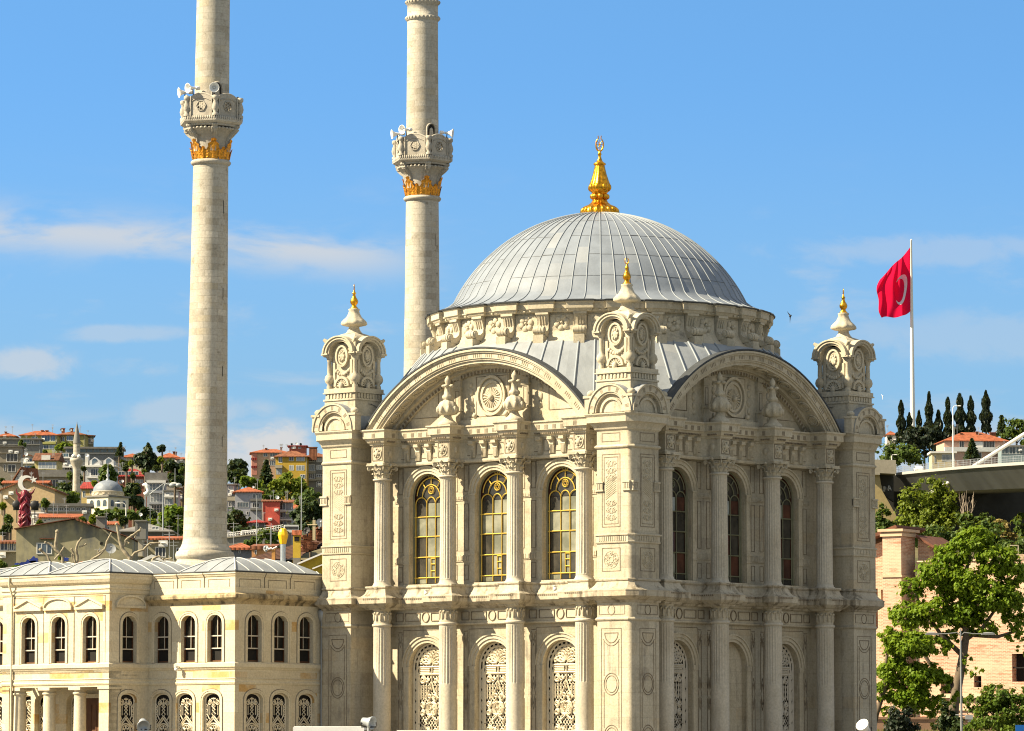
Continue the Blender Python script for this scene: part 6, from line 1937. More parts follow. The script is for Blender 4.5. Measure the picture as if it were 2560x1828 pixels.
# ---- nearer rows
house('house','windowless beige gable end behind the crescent sculpture',L,YC-60,(0,775,585,935),(0.48,0.36,0.21),('gablef',672,'tile_old',285),yaw=R(-3),depth=14,cat='house',over=0.4)
house('house','dull grey house side with tiled roof strip behind the beige gable',L,YC-30,(40,712,500,760),(0.30,0.25,0.2),('gable',680),yaw=R(0))
house('long_building','long flat roofed building with a ribbon of small windows below the minaret',L,YC-80,(430,965,965,1110),(0.30,0.28,0.25),('flat',935,'roofgrey'),
  wins=tuple((450+i*60,978,450+i*60+48,1015,1,0) for i in range(8)),bands=((425,1020,965,1030,0.3),),yaw=R(4),cat='building')
house('house','white cottage with two black windows right of the red sculpture',L,YC-140,(330,1040,445,1160),(0.66,0.64,0.58),('flat',1030,'frame_white'),wins=((360,1110,400,1135,1,0,'pane_dark'),),bands=((330,1000,440,1030,0.3,'concrete'),),yaw=R(-4))
house('house','white cottage with low orange roof and three small windows',L,YC-150,(445,1080,850,1170),(0.60,0.56,0.50),('gable',1028),wins=((470,1105,495,1130,0),(505,1095,540,1120,1),(555,1090,590,1115,1)),yaw=R(5),depth=9)
house('house','low house with orange roofs and white gable under the green trees',L,640,(900,1150,1270,1240),(0.55,0.52,0.46),('gable',1110),wins=((1130,1180,1175,1215,1,0,'pane_dark'),),depth=8)
house('house','dark sheet roofed sheds with a glazed gable below the lamp post',L,560,(1280,1225,1820,1320),(0.13,0.12,0.11),('hip',1130,'roofgrey'),depth=9,wins=((1620,1180,1700,1220,1),))
house('house','old house with flat tiled terrace roof at the left edge under the sculpture',L,430,(-40,1345,250,1620),(0.30,0.27,0.19),('mono',1290,'tile_old'),
  wins=((0,1350,85,1440,1,0,'pane_dark'),(92,1350,150,1440,1,0,'pane_dark'),(155,1340,240,1440,1,0)),bands=((-40,1440,250,1455,0.3,'concrete'),),depth=7)
# weathered grey building with a stepped roofline
bw=at(*L(800,1640),415); s=mpp(415)/4.274
t=thing('weathered_building','big weathered grey yellow gable wall with peeling paint, long sloping eaves','building',bw,0,'houses on the hillside')
def wu(x): return (x-800)*s
def wz(y): return (1640-y)*s
P=[(170,1640),(170,1215),(330,1180),(800,1108),(950,1165),(1060,1205),(1115,1215),(1410,1318),(1410,1640)]
M['weathered']=plaster('weathered_render',(0.31,0.285,0.185),dirt=(0.13,0.135,0.13),k=0.9,lo=0.44,hi=0.62,scale=0.22)
b=MB(); b.xprism([(wu(x),wz(y)) for x,y in P],0,14); b.build('wall',M['weathered'],t)
b=MB()
for a,c in (((150,1212),(800,1100)),((795,1100),(1065,1200)),((1105,1205),(1425,1318))):
    q=[(wu(a[0]),wz(a[1])),(wu(c[0]),wz(c[1])),(wu(c[0]),wz(c[1]-9)),(wu(a[0]),wz(a[1]-9))]; b.xprism(q,-0.5,14)
ro=b.build('roof',M['rust'],t)
b=MB(); b.xprism([(wu(800),wz(1112)),(wu(960),wz(1168)),(wu(960),wz(1158)),(wu(830),wz(1095))],-0.7,2); b.build('roof_edge',M['tile_old'],ro)
b=MB(); b.box(wu(1018),wu(1112),0.5,2.5,wz(1200),wz(1082)); b.box(wu(1010),wu(1120),0.3,2.7,wz(1082),wz(1070)); b.build('chimney',M['concrete_grey'],ro)
win_part(t,wu(388),wu(555),wz(1478),wz(1355),0,'frame_white','pane_house',2); 
b=MB(); b.box(wu(425),wu(580),-0.5,0,wz(1318),wz(1308)); b.build('awning',M['rust'],t)
b=MB(); b.box(wu(1065),wu(1095),-0.05,0,wz(1375),wz(1350)); b.build('vent_opening',M['dark'],t)
b=MB(); rb=random.Random(4)
for (cx_,cy_,rx,ry) in ((310,1590,110,55),(360,1545,55,40),(180,1585,35,18),(700,1530,40,25)):
    pts=[(wu(cx_+rx*cos(2*pi*i/22)*rb.uniform(0.6,1.1)),wz(cy_+ry*sin(2*pi*i/22)*rb.uniform(0.55,1.15))) for i in range(22)]
    b.add([(x,-0.012,z) for x,z in pts],[tuple(range(22))])
b.build('blue_paint_patch',plain('blue_paint',(0.018,0.04,0.24),0.7,0.3,1.0),t)
house('house','two storey grey yellow house with red roof right of the tall chimney',L,425,(1560,1305,1990,1640),(0.33,0.30,0.20),('gable',1262,'tile'),wins=((1655,1400,1772,1512,2),(1880,1408,1950,1520,1)),depth=8,over=0.4)
ch=at(*L(1500,1500),405); s=mpp(405)/4.274
t=thing('chimney_stack','tall dark brick chimney stack with pale lower shaft above the sheds','chimney',ch,0)
b=MB(); b.box(-28*s,22*s,0,2,0,200*s); b.build('lower_shaft',wallm_((0.42,0.38,0.30)),t)
b=MB(); b.box(-55*s,58*s,-0.2,2.4,180*s,380*s); b.box(-65*s,68*s,-0.4,2.6,372*s,385*s); b.box(-58*s,-30*s,-0.25,0,230*s,372*s); b.build('upper_shaft',M['concrete_grey'],t)
house('shed','red tiled roof just behind the pavilion roof',L,320,(850,1570,1365,1640),(0.35,0.30,0.22),('mono',1520,'tile'),depth=5,cat='shed',over=0.3,group='low roofs behind the pavilion')
house('shed','white gabled shed roof with small dark vents behind the pavilion',L,310,(1430,1560,1900,1640),(0.62,0.62,0.60),('gablef',1482,'frame_white',1620),wins=((1630,1560,1660,1580,0,0,'pane_dark'),(1700,1580,1760,1592,0,0,'pane_dark')),depth=6,cat='shed',over=0.3,group='low roofs behind the pavilion')
# dishes
for lab,x,y,r,Y,m in (('large white mesh dish on the weathered wall behind bare branches',1178,1422,60,408,'greym'),('small pale dish left of the window of the weathered wall',240,1440,34,424,'white'),
    ('tiny white dish on the grey balcony house',277,408,22,YB-15,'white'),('white dish beside the party wall of the ornate white house',925,422,22,YB-20,'white'),('small dish by the brick red house front',1308,697,16,YB,'white'),('white dish among the trees below the glass fronted flats',1502,1054,20,700,'white'),('dark dish left on the olive ridge house roof',655,150,16,YA,'greym'),('dark dish right on the olive ridge house roof',752,150,16,YA,'greym')):
    dish(lab,L,x,y,r,Y,m)
# ---- trees on the left
tree('tree','round bright green tree above the small mosque dome',L,YC+40,[(1145,580,75,62),(1120,650,75,60),(1180,640,75,60)],'leaf_mid',2200,0.45)
tree('tree','bushy light green tree at the foot of the small minaret',L,YC-20,[(690,870,130,75),(620,900,80,50),(780,880,80,60)],'leaf_mid',2400,0.5)
tree('tree','dark round tree behind the bushes left of the small minaret',L,YC+30,[(670,780,90,55),(740,760,50,40)],'leaf_dark',1400,0.5)
tree('tree','dark cedar with ragged top beside orange roofs on the ridge',L,YA-60,[(1560,430,110,60),(1600,500,120,70),(1500,510,80,50),(1570,360,50,30)],'leaf_pine',2400,0.6)
tree('tree','feathery treetop over the cedar right on the ridge',L,YA-30,[(1730,350,45,35)],'leaf_pine',600,0.5)
conifer('conifer','thin leaning conifer tip at the end of the glazed roof storey',L,YA-50,1270,285,420,40,n=260,lean=0.15)
conifer('conifer','pointed conifer top rising out of the dark cedar',L,YA-55,1590,288,420,70,n=420,lean=-0.05)
tree('tree','dark tree mass along the minaret shaft below the ridge',L,YA-90,[(1830,540,120,60),(1900,620,100,90),(1760,560,60,40)],'leaf_dark',2400,0.6)
tree('tree','dark tree filling the slope beside the minaret shaft',L,YB-90,[(1900,700,80,60),(1830,640,50,40)],'leaf_dark',1200,0.55)
tree('tree','dark round tree right of the small mosque',L,YC+20,[(1400,800,90,80),(1440,900,90,70),(1480,960,60,60),(1380,880,60,80)],'leaf_dark',2600,0.5)
tree('tree','small bright tree on the yellow-green house terrace',L,YA-20,[(690,320,75,38),(620,345,50,25)],'leaf_bright',1000,0.45)
tree('tree','small dark tree in front of the grey roofscape block',L,YB+40,[(240,300,35,45)],'leaf_mid',500,0.4)
tree('tree','dark shrub below the orange house beside the cedar',L,YA-80,[(1340,510,55,32)],'leaf_dark',500,0.5)
tree('tree','row of green trees in front of the small mosque wall',L,YC-90,[(1060,1040,60,45),(1150,1060,80,50),(1250,1040,90,55),(1350,1055,90,55),(1450,1060,80,50)],'leaf_mid',4200,0.42)
tree('tree','dense tree between small mosque and glass fronted flats',L,YC-100,[(1590,1060,70,60),(1540,1010,50,40)],'leaf_dark',1200,0.42)
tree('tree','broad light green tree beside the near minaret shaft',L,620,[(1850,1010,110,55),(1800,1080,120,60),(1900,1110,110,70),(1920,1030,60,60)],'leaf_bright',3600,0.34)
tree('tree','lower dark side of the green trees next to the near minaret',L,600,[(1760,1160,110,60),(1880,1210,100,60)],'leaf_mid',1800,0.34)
tree('tree','small dark bush at the left edge under the sculpture',L,500,[(85,1200,45,40),(40,1240,40,30)],'leaf_dark',700,0.28)
tree('tree','dark small tree behind the ornate white house',L,YB+20,[(890,660,40,50),(760,690,40,60)],'leaf_dark',700,0.45)
tree('bush','low bush in front of the blue paint patch',L,300,[(30,1610,40,60)],'leaf_mid',500,0.16,trunk=False,cat='bush')
tree('bush','fresh green bush growing before the weathered wall right of the blue paint',L,300,[(170,1630,50,25),(640,1500,26,30)],'leaf_bright',500,0.14,trunk=False,cat='bush')
# ---- crescent sculpture
YS=520; sb=at(*L(262,1175),YS); s=mpp(YS)/4.274
t=thing('crescent_sculpture','tall twisted dark red column topped by a white crescent and star','sculpture',sb,0)
b=MB(); rb=random.Random(12)
for k in range(46):
    a=rb.uniform(0,2*pi); z0_=rb.uniform(-40,300); ln=rb.uniform(70,140); pts=[]
    for i in range(6):
        q=i/5; z=z0_+ln*q; r=(58-22*(z/360)+8*sin(z*0.05+k))*s; aa=a+q*1.6*(1 if k%2 else -1); pts.append((r*cos(aa),r*sin(aa),z*s))
    b.tube(pts,[11*s,14*s,15*s,14*s,11*s,4*s],6)
b.lathe([(52*s,-60*s),(50*s,100*s),(38*s,300*s),(42*s,360*s),(20*s,385*s)],14,mod=lambda a,i,z:1+0.12*sin(a*5+z))
for sx,ln,z in ((-1,95,300),(1,115,310),(-1,65,250),(1,60,260)):
    b.tube([(sx*25*s,0,z*s),(sx*60*s,-3*s,(z+30)*s),(sx*(85 if ln>80 else 68)*s,0,(z+50)*s),(sx*ln*s,0,(z+105)*s)],[20*s,16*s,11*s,2*s],7)
b.build('column',plain('dark_red_lacquer',(0.15,0.010,0.022),0.4,0.35,2.0,0.0,0.5),t)
b=MB(); cx_,cz=13*s,455*s
o=[(cx_+88*s*cos(a),cz+86*s*sin(a)) for a in [R(48)+ (R(312)-R(48))*i/30 for i in range(31)]]
i_=[(cx_+22*s+62*s*cos(a),cz+62*s*sin(a)) for a in [R(62)+(R(298)-R(62))*i/30 for i in range(31)]]
for k in range(30): b.xprism([o[k],o[k+1],i_[k+1],i_[k]],-9*s,9*s)
b.build('crescent',M['white'],t)
b=MB(); st=[]
for k in range(10):
    r=(44 if k%2==0 else 17)*s; a=pi/2+0.15+k*pi/5; st.append((92*s+r*cos(a),cz+40*s+r*sin(a)))
for k in range(10): b.xprism([st[k],st[(k+1)%10],(92*s,cz+40*s)],-6*s,6*s)
b.build('star',M['white'],t)
for x,y,lab in ((180,950,'big black floodlight left of the red sculpture'),(372,952,'big black floodlight right of the red sculpture')):
    p=at(*L(x,y),YS+20); b=MB(); b.lathe([(22*s,-30*s),(44*s,-5*s),(50*s,22*s),(46*s,30*s),(10*s,32*s)],14); b.v=[(x_,-z,y_) for x_,y_,z in b.v]; b.tube([(0,10*s,-45*s),(0,10*s,-200*s)],6*s,6); b.box(-40*s,40*s,0,20*s,-60*s,45*s)
    tag(b.build('floodlight',M['blackm'],None,p),lab,'floodlight','floodlights by the red sculpture')
lamp_post('lamp_post','tall lamp post with one arm to each side by the glass fronted flats',L,560,1740,790,1270,((85,70),),0.08,'greym')
p=at(*L(1870,740),560); b=MB(); b.ball((-0.35,0,0),0.42,0.3,0.3); b.ball((0.45,0,0),0.42,0.3,0.3); b.tube([(-3.3,0,-1.2),(-1.5,0,0.2),(0,0,0)],0.06,5); b.tube([(0,0,0),(0,0,2.2)],0.04,5); tag(b.build('twin_lamp',M['greym'],None,p),'twin round street lamp heads beside the near minaret shaft','lamp')
lamp_post('lamp_post','shorter lamp post in front of the small mosque wall',L,600,1345,985,1222,((-60,55),),0.08,'white')
t=lamp_post('lamp_post','pole with white curved street lamps before the dark round tree',L,YC-40,1552,850,1060,(),0.12,'greym')
b=MB(); s=mpp(YC-40)/4.274
b.tube([(-10*s,0,215*s),(15*s,0,230*s),(35*s,0,260*s),(20*s,0,300*s),(-5*s,0,330*s),(-35*s,0,320*s)],[28*s,26*s,24*s,22*s,24*s,10*s],8); b.build('hooked_cover',M['white'],t)
# ---- pollarded plane trees in front of the weathered wall
def pollard(label,Y,foot,branches,seed):
    base=at(*L(*foot),Y); s=mpp(Y)/4.274; t=thing('bare_tree',label,'tree',base,0,'bare pollarded trees behind the pavilion'); rnd=random.Random(seed)
    b=MB()
    b.tube([(0,0,-9),(0,0,-3),(0,0,0)],[22*s,18*s,15*s],7)
    for br in branches:
        pts=[];rad=[]
        n=len(br)
        for i,(x,y,r) in enumerate(br):
            pts.append(((x-foot[0])*s,rnd.uniform(-6,6)*s,(foot[1]-y)*s)); rad.append(r*s)
        # finer, gnarled
        P=[];Rr=[]
        for i in range(n-1):
            for q in range(4):
                u_=q/4; P.append(tuple(pts[i][k]*(1-u_)+pts[i+1][k]*u_+rnd.uniform(-2.5,2.5)*s for k in range(3))); Rr.append((rad[i]*(1-u_)+rad[i+1]*u_)*rnd.uniform(0.9,1.15))
        P.append(pts[-1]);Rr.append(rad[-1]); b.tube(P,Rr,7); b.ball(pts[-1],rad[-1]*1.5)
    b.build('trunk',M['bark_pale'],t); return t
pollard('bare pollarded tree with thick upright stump branch left of centre',205,(680,1600),[[(680,1600,16),(660,1490,17),(590,1420,19),(595,1330,17),(608,1235,15)],[(590,1420,14),(530,1370,11),(485,1350,9)],[(585,1530,10),(640,1470,12),(680,1410,10)],[(540,1570,12),(505,1490,12),(430,1430,13)]],1)
pollard('bare pollarded tree of slim forked stems in the middle',207,(815,1600),[[(815,1600,14),(830,1510,15),(810,1430,13),(830,1360,12),(865,1310,9)],[(845,1400,9),(880,1390,8),(915,1370,7)],[(800,1560,10),(785,1470,10),(765,1425,9)],[(780,1590,6),(770,1480,6)]],2)
pollard('bare pollarded tree with long branch sweeping up to the right',203,(910,1600),[[(910,1600,13),(985,1530,13),(1060,1490,12),(1120,1420,11),(1140,1340,11),(1185,1255,8)],[(1120,1420,8),(1050,1465,7),(1048,1440,5)]],3)
pollard('big bare pollarded tree with crooked trunk and two spreading limbs',206,(1390,1600),[[(1390,1600,24),(1385,1520,23),(1310,1430,21),(1275,1330,17),(1262,1240,15),(1240,1155,11)],[(1320,1400,14),(1340,1330,13),(1400,1280,12),(1490,1225,10)],[(1390,1530,13),(1440,1460,13),(1530,1430,11),(1600,1360,11),(1700,1358,8)],[(1340,1330,9),(1375,1360,8)],[(1440,1300,9),(1460,1240,8),(1500,1200,6)]],4)
pollard('bare pollarded tree with low gnarled limbs right above the pavilion roof',204,(1600,1610),[[(1600,1610,14),(1640,1520,12),(1700,1500,10),(1740,1530,8)],[(1740,1540,8),(1790,1530,9),(1830,1522,7)],[(1800,1610,8),(1850,1580,8),(1920,1570,6)]],5)

# ---- small trees wedged between the houses
rf=random.Random(77)
for i,(x,y,r) in enumerate(((20,700,26),(110,590,20),(205,520,22),(350,560,18),(470,600,24),(745,640,30),(830,700,26),(890,560,18),(1010,720,22),(1290,780,30),(1340,560,22),(1420,640,18),(1540,600,20),(1660,560,30),(1720,470,24),(1950,580,30),(560,780,26),(480,930,30),(30,960,26),(90,1100,30),(420,1150,20),(880,1120,30),(990,1100,26),(1310,1110,34),(1620,1150,40),(1480,1190,30),(150,345,20),(480,385,16),(1100,410,14),(1400,505,20))):
    Yf=(YA-30 if y<420 else YB-45 if y<620 else YB-100 if y<800 else YC-90 if y<1000 else 600)
    tree('tree','small tree squeezed between hillside houses' ,L,Yf,[(x,y,r,r*rf.uniform(0.9,1.4)),(x+r*0.7,y+r*0.3,r*0.7,r*0.7)],rf.choice(('leaf_mid','leaf_dark','leaf_dark','leaf_olive')),420,0.42,'small trees squeezed between the houses')
# ================================================================== town between near minaret and mosque
house('apartment_house','pink apartment house with salmon roof edge and red bay window column',Q,1120,(668,360,1040,590),(0.55,0.36,0.24),('hip',318,'tile'),
  wins=((682,370,716,412,1),(680,440,712,490,1),(680,520,716,566,1,0,'pane_dark'),(785,362,826,402,1),(850,362,925,402,2),(785,442,826,490,1),(848,442,902,490,2)),bands=((665,415,722,438,0.4,'tile_red'),(665,495,722,515,0.4,'tile_red')),walls2=((668,368,722,585,0.25,(0.5,0.22,0.17)),),chim=((805,310,822,325),(955,300,972,330)),yaw=R(4))
house('apartment_house','mustard yellow apartment house with glazed balconies on both sides',Q,1090,(905,398,1215,600),(0.40,0.27,0.045),('hip',338,'tile_old'),
  wins=((935,400,972,462,1),(910,520,970,578,2),(1038,402,1086,446,1),(1110,402,1196,448,2),(1040,488,1086,540,1),(1110,488,1192,540,2),(1150,580,1200,620,1)),bands=((900,488,975,518,0.8,'concrete'),),chim=((1230,300,1305,352),),yaw=R(-3))
house('apartment_house','grey end block with stacked enclosed balconies against the mosque tower',Q,1095,(1212,400,1420,790),(0.17,0.165,0.15),('hip',352,'tile_old'),
  wins=((1215,480,1296,545,3),(1212,570,1294,622,3),(1310,412,1366,456,2),(1310,484,1368,530,2),(1225,405,1290,450,2,0,'pane_dark'),(1310,575,1370,605,2,0,'pane_dark'),(1310,650,1370,705,2)),bands=((1208,548,1300,566,0.6,'concrete'),(1208,626,1300,642,0.6,'concrete'),(1300,608,1420,640,0.6,'concrete')),yaw=R(6))
house('rooftop_block','brick red rooftop block with dishes over the apartment houses',Q,1130,(1040,300,1205,345),(0.40,0.13,0.09),('flat',292,'tile_red'),chim=(),cat='rooftop',wins=((1060,305,1090,325,0),(1130,305,1160,325,0)))
for i,(x,y,r) in enumerate(((1066,282,12),(1155,282,14),(1112,275,12))): dish(('round dark dish left on the red rooftop block','round dark dish right on the red rooftop block','pale small dish in the middle of the red rooftop block')[i],Q,x,y,r,1120,'blackm' if i<2 else 'white')
house('house','pale blue grey house with orange roof and wide window right of the minaret shaft',Q,985,(505,748,770,1000),(0.36,0.37,0.41),('hip',695,'tile'),
  wins=((525,852,642,905,3),(678,768,762,815,2),(675,860,745,910,2),(620,945,640,978,0,0,'pane_dark')),bands=((655,820,770,842,0.7,'concrete_grey'),(655,915,770,935,0.7,'concrete_grey')),yaw=R(4))
house('house','dark narrow house touching the minaret shaft with laundry balcony',Q,990,(425,680,506,915),(0.22,0.23,0.26),('flat',670,'roofgrey'),wins=((438,690,490,730,1),(440,850,475,900,1,0,'pane_dark')),bands=((430,800,506,840,0.8,'concrete'),))
house('house','bright coral red windowless house side',Q,950,(775,840,945,1120),(0.52,0.10,0.075),('mono',805,'tile_old'),depth=9,yaw=R(2),over=0.3)
house('house','grey balcony house attached behind the coral red wall',Q,956,(945,850,1065,1110),(0.27,0.27,0.28),('mono',815,'tile_old'),wins=((948,860,1005,930,1),(950,955,1010,1005,1,0,'pane_dark'),(950,1040,1020,1090,1)),bands=((940,935,1070,950,0.9,'frame_white'),(940,1020,1070,1036,0.9,'frame_white')),over=0.4)
house('house','small white house with orange hipped roof right of the grey balconies',Q,990,(1030,915,1160,950),(0.5,0.48,0.44),('hip',868,'tile'),wins=((1060,918,1110,945,1),))
house('house','low dark house with long red roof below the blue grey house',Q,925,(640,1050,800,1110),(0.14,0.13,0.13),('hip',1018,'tile_red'),wins=((680,1065,740,1095,1,0,'pane_dark'),))
house('house','white low kiosk under red roof at the foot of the minaret shaft',Q,330,(425,1300,660,1420),(0.16,0.17,0.19),('hip',1240,'tile'),wins=((455,1310,505,1330,0),(540,1330,560,1360,0,0,'pane_dark')),depth=5,over=0.3)
b0=at(*Q(600,1235),900); s=mpp(900)/3.96
t=thing('retaining_wall','grey retaining wall with white railing carrying the hill road','wall',b0,0)
b=MB(); q=lambda x,y:((x-600)*s,(1235-y)*s)
b.xprism([q(400,1300),q(980,1300),q(980,1128),q(760,1170),q(400,1215)],0,6); b.build('wall',M['concrete_grey'],t)
b=MB(); b.xprism([q(400,1215),q(760,1170),q(980,1128),q(980,1118),q(760,1158),q(400,1200)],-0.3,0.2); b.build('coping',M['concrete'],t)
b=MB()
for i in range(23):
    x=410+i*25; y=1208-(x-400)*0.14-(0 if x<760 else (x-760)*0.05); a=q(x,y); b.tube([(a[0],0,a[1]),(a[0],0,a[1]+40*s)],3*s,4)
for dz in (20,40):
    b.tube([(*q(400,1205-dz),0)[0:1]+(0,)+(q(400,1205-dz)[1],),(q(760,1158-dz)[0],0,q(760,1158-dz)[1]),(q(980,1118-dz)[0],0,q(980,1118-dz)[1])],3*s,4)
b.build('railing',M['white'],t)
def vehicle(name,label,cat,P,L_,W,H,mat,bus=False,yaw=0.0,group='vehicles on the hill road'):
    t=thing(name,label,cat,P,yaw,group)
    b=MB(); hl=L_/2
    if bus: o=[(-hl,0.35),(hl,0.35),(hl,H*0.6),(hl*0.97,H*0.95),(hl*0.93,H),(-hl*0.95,H),(-hl,H*0.9)]
    else: o=[(-hl,0.3),(hl,0.3),(hl*0.98,0.62),(hl*0.90,0.78),(hl*0.52,0.90),(hl*0.25,H*0.97),(-hl*0.40,H),(-hl*0.80,0.95),(-hl*0.98,0.85)]
    b.xprism(o,-W/2,W/2); b.build('body',mat,t)
    b=MB()
    if bus: b.box(-hl*0.93,hl*0.9,-W/2-0.02,W/2+0.02,H*0.50,H*0.82)
    else: b.xprism([(hl*0.44,0.92),(hl*0.22,H*0.93),(-hl*0.38,H*0.95),(-hl*0.70,0.95)],-W/2-0.015,W/2+0.015)
    b.build('window',M['pane_dark'],t)
    for x in (-hl*0.62,hl*0.62):
        for y in (-W/2,W/2):
            b=MB(); b.lathe([(0.34,-0.11),(0.36,0.0),(0.34,0.11)],16); b.v=[(a,c,e) for a,e,c in b.v]; wh=b.build('wheel',M['blackm'],t,(x,y,0.34))
            b=MB(); b.lathe([(0.2,-0.12),(0.2,0.12)],12); b.v=[(a,c,e) for a,e,c in b.v]; b.build('rim',M['greym'],wh)
    for y in (-W*0.36,W*0.36): b=MB(); b.ball((hl*0.98,y,0.66),0.06,0.16,0.09); b.build('headlight',M['white'],t)
    return t
vehicle('van','white van behind the railing of the hill road','van',at(*Q(650,1225),905),165*mpp(905)/3.96,1.9,1.95,M['white'],True,R(6))
vehicle('van','white van further right on the hill road, above the yellow cowl','van',at(*Q(1062,1172),907),145*mpp(907)/3.96,1.9,1.95,M['white'],True,R(6))
# trees
tree('tree','dark umbrella pine beside the minaret shaft',Q,1080,[(530,480,85,45),(480,510,60,40),(580,520,50,35)],'leaf_pine',1500,0.6)
tree('tree','dense dark trees below the umbrella pine',Q,1060,[(490,590,90,60),(560,630,60,50),(600,560,50,30)],'leaf_dark',1600,0.6)
tree('tree','bright green tree mass left below the pink house',Q,1040,[(640,640,85,45),(720,690,80,50),(600,670,50,30)],'leaf_bright',2200,0.5)
tree('tree','large yellow-green trees below the yellow house',Q,1040,[(1040,640,110,75),(960,690,110,80),(1130,690,110,70),(1070,760,120,60),(890,760,80,50)],'leaf_olive',5200,0.5)
conifer('conifer','dark broad spruce in front of the pink house',Q,1070,815,440,700,95,n=1100,size=0.6)
tree('tree','shadowy tree slope behind the coral red house',Q,1000,[(860,790,110,45),(760,760,70,35),(1180,830,120,60),(1270,780,80,60)],'leaf_mid',2600,0.55)
tree('tree','dark green trees against the mosque tower on the slope',Q,935,[(1230,900,120,75),(1160,980,110,70),(1310,960,100,100),(1220,1040,110,60),(1330,850,70,60)],'leaf_dark',4600,0.46)
tree('tree','big dark tree beside the minaret shaft above the railing',Q,960,[(500,1010,100,75),(560,1060,100,70),(470,1090,80,60),(620,1100,60,50)],'leaf_dark',3400,0.4)
tree('bush','green bushes on the retaining wall left of the yellow cowl',Q,560,[(800,1160,70,40),(880,1190,70,40),(860,1260,60,40)],'leaf_mid',1600,0.26,trunk=False,cat='bush')
lamp_post('lamp_post','slim white pole before the blue grey house',Q,895,720,785,1170,(),0.075,'greym')
lamp_post('lamp_post','slim white pole right of the coral red house',Q,720,1163,595,945,(),0.075,'greym')
dish('white dish on the orange roof of the blue grey house',Q,684,705,13,984,'white'); dish('white dish on the roof of the coral red house',Q,922,808,20,949,'white')
# near roofs beside the mosque: old tiled roofs, yellow cowl, chimney
s=mpp(215)/3.96
P0=at(*Q(1000,1480),215)
t=thing('tiled_roof_house','old house with dark sagging tiled roofs beside the mosque tower','house',P0,0)
q=lambda x,y,o=0.0:((x-1000)*s,o,(1480-y)*s)
b=MB()
b.add([q(590,1425,0),q(1010,1425,0),q(1010,1245,4),q(880,1300,4)],[(0,1,2,3)]); b.add([q(1010,1425,-0.2),q(1400,1300,-0.2),q(1400,1140,5),q(1010,1245,4)],[(0,1,2,3)])
b.add([q(1150,1400,-0.6),q(1400,1260,-0.6),q(1400,1020,3.5),q(1225,1200,3.5)],[(0,1,2,3)])
b.build('roof',tiles('dark_sagging_tiles',(0.085,0.045,0.03)),t)
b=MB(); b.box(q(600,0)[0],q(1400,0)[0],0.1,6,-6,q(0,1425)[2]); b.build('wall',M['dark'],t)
b=MB(); rb=random.Random(8)
for k in range(60):
    x=rb.uniform(1170,1390); y=1380-(x-1150)*0.55-rb.uniform(0,150); a=q(x,y,-0.7+rb.uniform(0,0.1)); r=rb.uniform(0.12,0.3)
    b.obox((a[0],a[1]),(cos(rb.uniform(-.4,.4)),sin(0.2)),r,0.25,a[2]-0.03,a[2]+rb.uniform(0.02,0.10))
b.build('broken_tile',M['tile_old'],t)
b=MB(); b.tube([q(800,1342,-0.4),q(872,1310,-0.4)],0.05,6); b.tube([q(875,1325,-0.5),q(925,1300,-0.5)],0.04,5); b.build('gutter',M['white'],t)
b=MB(); b.xprism([(q(872,1440)[0],q(0,1440)[2]),(q(905,1440)[0],q(0,1440)[2]),(q(905,1310)[0],q(0,1310)[2]),(q(872,1330)[0],q(0,1330)[2])],-0.4,0.2); b.build('gable_board',plain('orange_board',(0.50,0.26,0.08),0.8,0.2),t)
house('house','orange brown wall plot behind the old tiled roof',Q,260,(670,1290,900,1440),(0.44,0.23,0.10),('mono',1235,'tile_old'),depth=4,over=0.1,wins=((700,1330,720,1370,0,0,'pane_dark'),))
p=at(*Q(980,1440),208); s=mpp(208)/3.96
t=thing('flue_pipe','galvanised flue pipe with bright yellow conical cowl','flue pipe',p,0)
b=MB(); b.lathe([(26*s,-100*s),(26*s,178*s)],24); b.build('pipe',M['galv'],t)
b=MB(); b.lathe([(30*s,170*s),(33*s,180*s),(50*s,250*s),(52*s,262*s),(46*s,290*s),(32*s,320*s),(22*s,326*s)],10,smooth=False); b.build('cowl',plain('yellow_cowl',(0.72,0.40,0.012),0.4,0.08),t)
p=at(*Q(1115,1480),209)
t=thing('roof_chimney','yellow rendered chimney with striped red tile cap','chimney',p,0)
b=MB(); b.box(-38*s,38*s,0,60*s,-60*s,300*s); b.build('shaft',wallm_((0.50,0.35,0.05),0.15),t)
b=MB(); b.box(-36*s,34*s,-0.01,0,-20*s,75*s); b.build('grey_patch',M['concrete_grey'],t)
b=MB(); b.box(-24*s,26*s,-0.02,40*s,240*s,285*s); b.build('flue_opening',M['dark'],t)
b=MB(); b.box(-46*s,46*s,-6*s,66*s,300*s,312*s)
for k in range(8): b.tube([((-44+k*12.5)*s,-10*s,300*s),((-44+k*12.5)*s,30*s,350*s)],6*s,6)
b.build('tile_cap',M['tile'],t)
dish('grey satellite dish high on the post beside the mosque tower',Q,1345,1060,42,212,'greym',(0.5,-1,0.3)); dish('black satellite dish on the old tiled roof',Q,1218,1140,40,213,'blackm',(-0.5,-1,0.35)); dish('small grey dish low on the dark roof left of the flue pipe',Q,812,1310,30,214,'greym',(-0.4,-1,0.3))
p=at(*Q(1288,1200),213.5); b=MB(); b.box(-16*s,12*s,0,0.4,-30*s,175*s); b.tube([(-70*s,0,125*s),(30*s,0,125*s)],5*s,5); tag(b.build('antenna_post',wallm_((0.5,0.42,0.26)),None,p),'pale post carrying the dishes beside the mosque tower','post')
s=mpp(203)/3.96; p=at(*Q(1255,1590),203)
t=thing('yellow_house','mustard yellow gable with white verge board in front of the mosque tower edge','house',p,0)
q=lambda x,y:((x-1255)*s,(1590-y)*s)
